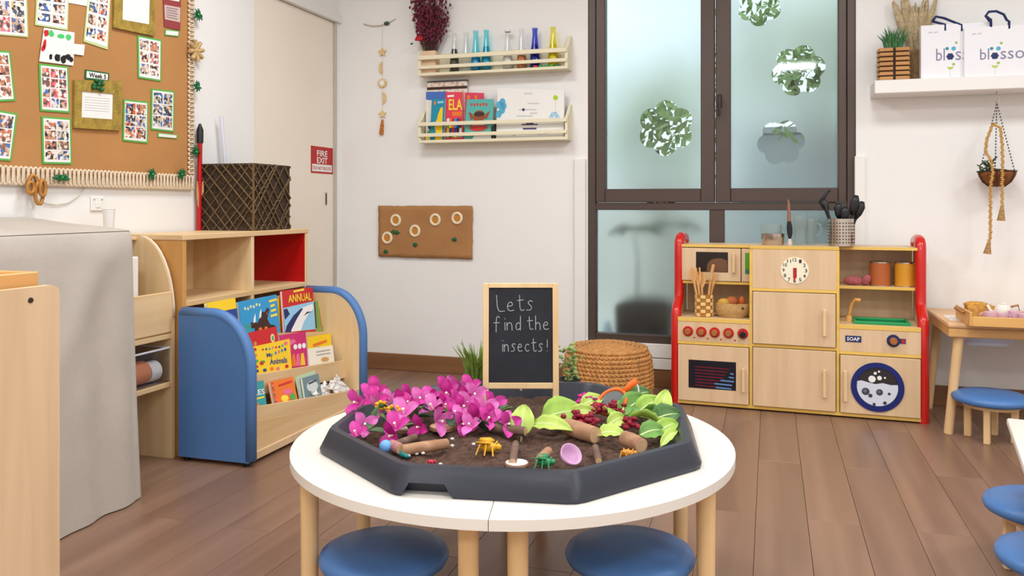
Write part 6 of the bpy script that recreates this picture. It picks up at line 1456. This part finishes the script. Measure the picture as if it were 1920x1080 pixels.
def chalk(word, u0, v, su, sv, tilt=0):
    # u0, v in board fractions (v from bottom)
    m = MB(); u = u0
    for ch in word:
        if ch != ' ':
            for st in GL[ch]:
                pts = [EM @ V((fwid + (u + su * p[0]) * cw, -.0018, zlow + .017 + (v + sv * p[1] + tilt * (u - u0)) * chh)) for p in smoothp(st)]
                m.tube(pts, .0013, 5)
        u += su * (.5 if ch in 'i!' else .92 if ch != ' ' else .55)
    obj('chalk_writing', m, CH, slate)
chalk('Lets', .12, .745, .165, .18, .03); chalk('find', .06, .55, .145, .155); chalk('the', .585, .555, .138, .15); chalk('insects!', .17, .325, .116, .145)

# plants behind the tray
p = atD(893, 690, 2.605); p = V((p.x, p.y, TZ)); t = thing('grass_plant', 'spiky grass plant in black pot behind the chalkboard, on its book side', 'potted plant', p)
def pot(p, m, r=.036, h=.055): return MB().lathe([(0, .0005), (r * .75, .0005), (r, h), (r - .004, h), (r * .7, h - .012), (0, h - .012)], 20, p)
obj('pot', pot(p, 0), mat('pot_black', S(36, 36, 40), .5), t, smooth=True); obj('grass', blades(p + V((0, 0, .04)), 70, .03, .125, .055, 12, .0035), mat('grass_yellow', S(112, 138, 50), .6, noise=(30, .4)), t)
p = atD(1068, 690, 2.605); p = V((p.x, p.y, TZ)); t = thing('leafy_plant', 'small leafy plant in black pot behind the chalkboard, on its pouf side', 'potted plant', p)
obj('pot', pot(p, 0), mat('pot_black', S(36, 36, 40), .5), t, smooth=True)
g = random.Random(4); m = MB()
for k in range(60):
    a = g.uniform(0, 2 * PI); q = p + V((math.cos(a) * g.uniform(0, .04), math.sin(a) * g.uniform(0, .04), .04 + g.uniform(0, .12))); m.ball(q, g.uniform(.007, .012), (1, 1, .35), 1, Matrix.Rotation(g.uniform(-1, 1), 3, 'X') @ Matrix.Rotation(g.uniform(-1, 1), 3, 'Y'))
obj('leaves', m, mat('light_leaf', S(142, 162, 96), .6, noise=(40, .3)), t, smooth='all')

# ---- bougainvillea blooms
BGN = [mat('magenta_a', S(208, 62, 160), .55, noise=(40, .2)), mat('magenta_b', S(190, 36, 136), .55, noise=(40, .2)), mat('magenta_c', S(222, 112, 188), .55, noise=(40, .2))]
def petal_mesh(seed):
    g = random.Random(seed); vs_, fs = [], []
    for k in range(3):
        a = 2 * PI * k / 3 + g.uniform(-.3, .3); d = V((math.cos(a), math.sin(a), 0)); s_ = V((-d.y, d.x, 0)); n = 6
        for i in range(n + 1):
            f_ = i / n; w = .0135 * math.sin(PI * min(1, f_ * .9 + .08)) ** .7 * (1 - .15 * f_); L = .031 * f_; zz = .02 * math.sin(f_ * 1.9) + g.uniform(-.001, .001)
            for q in (-1, -.5, 0, .5, 1): vs_.append(d * L + s_ * w * q + V((0, 0, zz + .004 * (abs(q)) * (1 if i else 0) - .003)))
        b = k * (n + 1) * 5
        for i in range(n):
            for j in range(4): q = b + i * 5 + j; fs.append((q, q + 1, q + 6, q + 5))
    return vs_, fs
protos = []
for k in range(3):
    t = thing('bougainvillea_bloom', 'magenta bougainvillea bloom in the heap on the soil', 'flower', (0, 0, 0), group='magenta blooms heaped in the tray', local=True)
    o = obj('petals', petal_mesh(k), BGN[k], t, smooth='all', origin=V((0, 0, 0))); obj('centre', MB().cyl((0, 0, 0), (0, 0, .018), .0012, .0028, 6), mat('bloom_centre', S(244, 232, 214), .6), t, origin=V((0, 0, 0)))
    protos.append(t)
BL = [(672, 756), (704, 735), (681, 799), (669, 818), (702, 754), (731, 752), (761, 746), (764, 762), (757, 777), (743, 803), (739, 816), (788, 752), (805, 754), (788, 801), (821, 789), (833, 731), (844, 742), (860, 727), (881, 727), (821, 750), (813, 768), (854, 754), (871, 746), (889, 742), (840, 766), (864, 768), (862, 783), (864, 795), (889, 787), (905, 772), (920, 762), (922, 783), (940, 789), (949, 795), (850, 780), (883, 799), (897, 781), (827, 764), (716, 762), (690, 742), (748, 758), (876, 760), (912, 790)]
g = random.Random(21); usedp = set()
def bank(px, py):
    d = 2.02 + (815 - py) / 85 * .28; d = min(max(d, 1.98), 2.32); return atD(px, py, d), d
for i, (px, py) in enumerate(BL):
    k = i % 3; o = protos[k] if k not in usedp else copy_tree(protos[k]); usedp.add(k)
    p, d = bank(px, py); o.location = p; o.location.z = max(p.z, GZ + .004)
    az = TH + g.uniform(-.7, .7); o.rotation_euler = (PI / 2 * g.uniform(.35, .95), 0, az); s_ = g.uniform(.95, 1.35); o.scale = (s_, s_, s_)
# leafy bedding under the blooms (sprigs)
def leaf_geo(L, W, cup, seed, n=8, wav=.0):
    g = random.Random(seed); vs_, fs = [], []; m_ = 6
    for i in range(n + 1):
        f_ = i / n; w = W * (math.sin(PI * (f_ ** .8) * .98 + .02) ** .8) + .0008; z = cup * math.sin(PI * f_) - cup * .3 * f_
        for j in range(m_ + 1):
            q = j / m_ * 2 - 1; vs_.append(V((L * f_, w * q, z + cup * .6 * q * q + wav * math.sin(f_ * 21 + q * 3) * abs(q))))
    for i in range(n):
        for j in range(m_): a = i * (m_ + 1) + j; fs.append((a, a + 1, a + m_ + 2, a + m_ + 1))
    return vs_, fs
def leaf(px, py, L, W, col, lab, name, cat, az, pitch, roll, seed, cup=.012, wav=0, rib=None, d=None, group=None, z=None):
    if d is None: p, _ = bank(px, py)
    else: p = atD(px, py, d)
    if z is not None: p = atZ(px, py, z)
    p.z = max(p.z, GZ)
    vs_, fs = leaf_geo(L, W, cup, seed, wav=wav)
    R = Matrix.Translation(p) @ Matrix.Rotation(az, 4, 'Z') @ Matrix.Rotation(-pitch, 4, 'Y') @ Matrix.Rotation(roll, 4, 'X') @ Matrix.Translation((-L * .45, 0, 0))
    t = thing(name, lab, cat, p, group=group)
    o = obj('blade', ([R @ v for v in vs_], fs), col, t, smooth='all'); md = o.modifiers.new('s', 'SOLIDIFY'); md.thickness = .0012
    if rib: obj('midrib', MB().tube([R @ V((L * f_, 0, cup * math.sin(PI * f_) - cup * .3 * f_ + .0012)) for f_ in (-.12, .1, .3, .5, .7, .9)], [.003, .0028, .0024, .002, .0014, .0006], 6), rib, t, smooth='all')
    return t
SPR = [mat('sprig_a', S(70, 96, 62), .6, noise=(30, .3)), mat('sprig_b', S(110, 128, 76), .6, noise=(30, .3)), mat('sprig_c', S(50, 78, 56), .6, noise=(30, .3))]
SP = [(706, 778), (720, 790), (735, 785), (712, 812), (780, 776), (790, 785), (800, 772), (770, 800), (848, 790), (880, 772), (842, 776), (905, 800), (696, 800), (946, 776), (962, 776), (956, 790), (875, 782), (727, 770), (938, 772), (760, 795)]
for i, (px, py) in enumerate(SP):
    leaf(px, py, .05, .014, SPR[i % 3], 'small green leaf tucked among the magenta blooms', 'sprig_leaf', 'leaf', g.uniform(0, 6.3), g.uniform(0, .9), g.uniform(-.6, .6), i, .006, group='green leaves among the magenta blooms')
YF = mat('yellow_petal', S(232, 176, 40), .6)
for i, (px, py, lab) in enumerate(((716, 768, 'yellow flower half hidden under the magenta blooms'), (738, 776, 'yellow flower among leaves beside the magenta blooms'))):
    p, _ = bank(px, py); p.z = max(p.z, GZ) + .012; t = thing('yellow_flower', lab, 'flower', p)
    for k in range(7): a = 2 * PI * k / 7; obj('petal', MB().ball(p + RT * math.cos(a) * .013 + UP * math.sin(a) * .009 - FW * .004, .0085, (1, .6, .7), 1), YF, t, smooth='all')
    obj('centre', MB().ball(p - FW * .006, .007, sub=1), SPR[0], t)
# lettuce and other leaves
LT = [mat('lettuce_a', S(150, 186, 74), .5, noise=(18, .25)), mat('lettuce_b', S(178, 202, 96), .5, noise=(18, .2)), mat('lettuce_c', S(100, 146, 64), .5, noise=(18, .25)), mat('lettuce_d', S(70, 112, 54), .5, noise=(18, .25))]
RIB = mat('lettuce_rib', S(208, 222, 160), .5)
LE = [  # px, py, L, W, mat, azimuth rel. camera right (deg), pitch, roll, label
 (1050, 778, .115, .043, 0, 10, .15, .9, 'large rounded lettuce leaf beside the chalkboard'),
 (1030, 802, .12, .026, 1, -35, .05, .5, 'long curling lettuce leaf under the large rounded one'),
 (1042, 764, .07, .024, 1, 60, .4, .8, 'pale lettuce tip in front of the chalkboard foot'),
 (980, 792, .085, .03, 1, 80, 1.0, .1, 'upright pale lettuce leaf between blooms and chalkboard'),
 (1107, 757, .075, .022, 1, 25, .25, .7, 'slim lettuce leaf pointing at the magnifying glass'),
 (1143, 785, .075, .025, 0, 110, .5, .5, 'curled lettuce leaf below the magnifying glass'),
 (1152, 792, .07, .02, 1, 40, .2, .8, 'folded lettuce leaf between the two clusters of red flowers'),
 (1143, 818, .075, .024, 1, -10, .05, .4, 'lettuce leaf lying on the soil between the logs'),
 (1184, 762, .10, .034, 2, 35, .35, .9, 'broad mid-green leaf right of the magnifying glass'),
 (1214, 764, .085, .028, 0, 15, .45, .8, 'curled green leaf by the tray back wall'),
 (1241, 762, .09, .024, 1, 55, .9, .5, 'upright yellow-green leaf leaning over the tray rim'),
 (1246, 784, .08, .032, 3, 0, .3, .8, 'dark green leaf against the right tray wall'),
 (1212, 792, .09, .028, 0, 160, .2, .7, 'wide lettuce leaf above the right-hand log'),
 (1220, 814, .075, .026, 2, 20, .1, .6, 'lettuce leaf resting behind the right-hand log'),
 (1246, 806, .08, .022, 0, 30, .3, .7, 'narrow lettuce leaf along the right tray wall'),
 (1252, 826, .085, .012, 1, 50, .3, .4, 'thin pale stalk leaf at the front right of the tray'),
 (1196, 746, .07, .03, 3, 0, .5, .7, 'dark green leaf under the magnifier handle'),
 (1165, 770, .06, .022, 2, 70, .4, .6, 'small green leaf touching the orange magnifier ring'),
 (1228, 778, .07, .02, 2, 120, .3, .6, 'mid-green leaf tangled at the right side of the tray'),
 (1088, 775, .08, .018, 1, 5, .1, .9, 'creamy stalk lying beside the red flowers'),
]
for i, (px, py, L, W, mi, az, pi_, ro, lab) in enumerate(LE): leaf(px, py, L, W, LT[mi], lab, 'lettuce_leaf', 'leaf', TH + math.radians(az), pi_, ro, 50 + i, .014, .003, RIB, group='salad leaves in the tray')
# red flower clusters
RF = mat('dark_red_petal', S(150, 26, 52), .6, noise=(40, .3))
for i, (px, py, lab) in enumerate(((1098, 753, 'single dark pink flower by the tray back wall'), (1117, 769, 'dark red flower head left of the magnifier ring'), (1088, 787, 'dark red flower head on the large log'), (1108, 794, 'dark red flower head at the end of the large log'), (1180, 800, 'dark red flower head above the right-hand log'), (1150, 772, 'dark red flower head seen through the magnifier'))):
    p, _ = bank(px, py); p.z = max(p.z, GZ) + .008; t = thing('red_flower', lab, 'flower', p, group='dark red flowers in the tray'); gg = random.Random(i)
    m = MB()
    for k in range(26): m.ball(p + V((gg.gauss(0, .012), gg.gauss(0, .009), gg.gauss(0, .006))), .0075, (1.2, 1, .5), 1, Matrix.Rotation(gg.uniform(-1.5, 1.5), 3, 'X'))
    obj('petals', m, RF if i else BGN[1], t, smooth='all'); obj('stalk', MB().tube([p + V((0, 0, -.006)), p + V((.02, .01, -.014)), p + V((.035, .0, -.018))], .0018, 5), SPR[1], t)
# logs
LOGB = wood('log_bark', S(152, 112, 84), S(184, 142, 110), 'x', 30, .85, .3); LOGC = mat('log_cut', S(202, 164, 128), .8, noise=(60, .12)); LOGD = wood('log_dark', S(96, 74, 62), S(128, 100, 84), 'x', 30, .85, .3)
def log(a, b, r, lab, bark=LOGB, name='wood_log'):
    A, B = gpos(*a, GZ + r), gpos(*b, GZ + r); d = (B - A).normalized(); t = thing(name, lab, 'log', (A + B) / 2 - V((0, 0, r)), group='cut branches in the tray')
    m = MB().tube([A, A + (B - A) * .3, A + (B - A) * .7, B], [r * .97, r * 1.03, r, r * .96], 14)
    for v in m.bm.verts: v.co += V((math.sin(v.co.z * 400 + v.co.x * 300), math.cos(v.co.x * 350), math.sin(v.co.y * 420))) * r * .025
    obj('bark', m, bark, t, smooth=True)
    for q, s_ in ((A, -1), (B, 1)): obj('cut_end', MB().tube([q + d * s_ * -.001, q + d * s_ * .0012], r * .86, 14), LOGC, t)
log((1064, 800), (1116, 816), .021, 'thick pale log under the dark red flowers')
log((1172, 822), (1218, 838), .019, 'thick pale log at the right side of the soil')
log((915, 801), (985, 809), .012, 'slim dark log between blooms and chalkboard', LOGD)
log((690, 842), (738, 846), .013, 'pinkish round log beside the blue ball', mat('pink_bark', S(176, 122, 118), .85, noise=(40, .2)))
log((752, 845), (838, 832), .013, 'long grey-brown log on the soil beside the pinkish one')
log((738, 835), (778, 820), .009, 'short dark stick behind the long grey-brown log', LOGD)
log((961, 866), (967, 832), .009, 'short dark stick standing away from the white slice', LOGD)
log((1127, 866), (1116, 838), .008, 'short dark stick between the two pale logs', LOGD)
log((1012, 862), (1028, 846), .011, 'short pale log behind the green toy insect')
def slice_(px, py, rx, lab, col, h=.008):
    p = gpos(px, py, GZ); t = thing('wood_slice', lab, 'wood slice', p, group='round slices on the soil')
    obj('edge', MB().lathe([(0, 0), (rx, 0), (rx * 1.02, h * .5), (rx, h), (0, h)], 28, p), LOGB, t, smooth=True); obj('face', MB().lathe([(0, .0008), (rx * .93, .0008), (rx * .93, 0), (0, 0)], 28, p + V((0, 0, h))), col, t)
slice_(760, 809, .02, 'whitish oval slice at the edge of the blooms', mat('slice_white', S(222, 206, 192), .8)); slice_(832, 804, .036, 'beige wood slice at the foot of the blooms', mat('slice_beige', S(214, 170, 130), .8, noise=(40, .1))); slice_(969, 872, .026, 'white round slice next to the tray front wall', mat('slice_white2', S(232, 228, 232), .7), .006)
# magnifier
c0 = atD(1147, 753, 2.2); d1 = (atD(1194, 713, 2.22) - c0); hl_ = d1.length; d1.normalize(); nm = (CAM - c0).normalized(); nm = (nm * .5 + UP * .8).normalized(); nm = (nm - d1 * nm.dot(d1)).normalized(); s1 = d1.cross(nm)
OR_ = mat('orange_plastic', S(232, 104, 28), .35)
t = thing('magnifying_glass', 'orange plastic magnifying glass propped on the leaves', 'magnifying glass', c0)
Rm = .036
obj('ring', MB().tube([c0 + d1 * math.cos(a * PI / 16) * Rm * 1.15 + s1 * math.sin(a * PI / 16) * Rm for a in range(32)], .005, 8, True), OR_, t, smooth='all')
obj('lens', MB().tube([c0 - nm * .001, c0 + nm * .001], Rm * .97, 28), GL2, t, smooth=True)
hn = obj('handle', MB().tube([c0 + d1 * Rm * 1.1, c0 + d1 * (Rm * 1.1 + .015), c0 + d1 * (hl_ - .02), c0 + d1 * hl_], [.005, .009, .011, .008], 10, flat=.6), OR_, t, smooth='all')
obj('cord', MB().tube([c0 + d1 * (hl_ - .004), c0 + d1 * hl_ + V((.004, 0, -.02)), c0 + d1 * hl_ + V((.006, 0, -.045))], .0022, 6), PAPER, t)
# toys
def insect(px, py, col, lab, s_=1.0, wings=True):
    p = gpos(px, py, GZ + .008 * s_); t = thing('toy_insect', lab, 'toy insect', p - V((0, 0, .008 * s_)), group='plastic toy insects on the soil')
    obj('body', MB().ball(p, .008 * s_, (2.0, 1, 1), 2).ball(p + V((.016 * s_, 0, .002)), .006 * s_, sub=1), col, t, smooth='all')
    for q in (-1, 1):
        for k in (-1, 0, 1): obj('leg', MB().tube([p + V((k * .007 * s_, 0, 0)), p + V((k * .010 * s_, q * .012 * s_, .006 * s_)), p + V((k * .014 * s_, q * .02 * s_, -.008 * s_))], .0014 * s_, 5), col, t)
        if wings: obj('wing', MB().ball(p + V((-.006 * s_, q * .009 * s_, .008 * s_)), .011 * s_, (1.4, .6, .18), 1, Matrix.Rotation(q * .5, 3, 'X')), col, t, smooth='all')
insect(916, 838, mat('toy_yellow', S(222, 168, 40), .45), 'yellow toy insect in the middle of the soil', 1.5); insect(1021, 866, mat('toy_green', S(50, 140, 90), .45), 'green toy insect by the tray front wall', 1.2); insect(1186, 852, mat('toy_orange', S(206, 140, 50), .45), 'orange toy insect below the right-hand log', 1.1, False); insect(808, 866, mat('toy_red', S(190, 50, 70), .45), 'small red toy insect at the tray front', .6, False)
p = gpos(672, 846, GZ + .014, .012); tag(obj('blue_ball', MB().ball(p, .015, sub=3), mat('ball_blue', S(110, 170, 230), .4), smooth='all'), 'light blue ball against the pinkish log', 'ball')
p0 = [gpos(a, b, GZ + .004) for a, b in ((695, 853), (715, 860), (735, 857), (755, 859))]; tag(obj('toy_caterpillar', MB().tube(p0, [.004, .007, .007, .004], 8), mat('toy_teal', S(30, 130, 130), .45), smooth='all'), 'teal toy caterpillar in front of the pinkish log', 'toy')
p = gpos(1062, 868, GZ); tag(obj('shell', MB().lathe([(.0, .002), (.012, .003), (.022, .012), (.026, .026), (.024, .026), (.019, .013), (.01, .006), (0, .005)], 24).xf(Matrix.Translation(p + V((0, 0, .008))) @ Matrix.Rotation(.7, 4, 'Y') @ Matrix.Rotation(.5, 4, 'X')), mat('shell_pink', S(206, 160, 196), .35), smooth='all'), 'pale purple shell tipped on its side at the tray front', 'shell')
g = random.Random(14)
for k, (px, py) in enumerate(((848, 825), (848, 838), (766, 857), (1058, 852), (781, 853), (793, 852), (826, 873), (888, 835))):
    p = gpos(px, py, GZ); tag(obj('pebble', MB().ball(p + V((0, 0, .003)), .0055, (1, 1, .7), 1), mat('pebble_%d' % (k % 2), (S(220, 214, 214), S(110, 96, 110))[0 if k in (0, 1, 2, 3, 6) else 1], .6), smooth='all'), 'small white pebble on the soil' if k in (0, 1, 2, 3, 6) else 'small dark pebble on the soil', 'pebble', 'white pebbles on the soil' if k in (0, 1, 2, 3, 6) else 'dark pebbles on the soil')
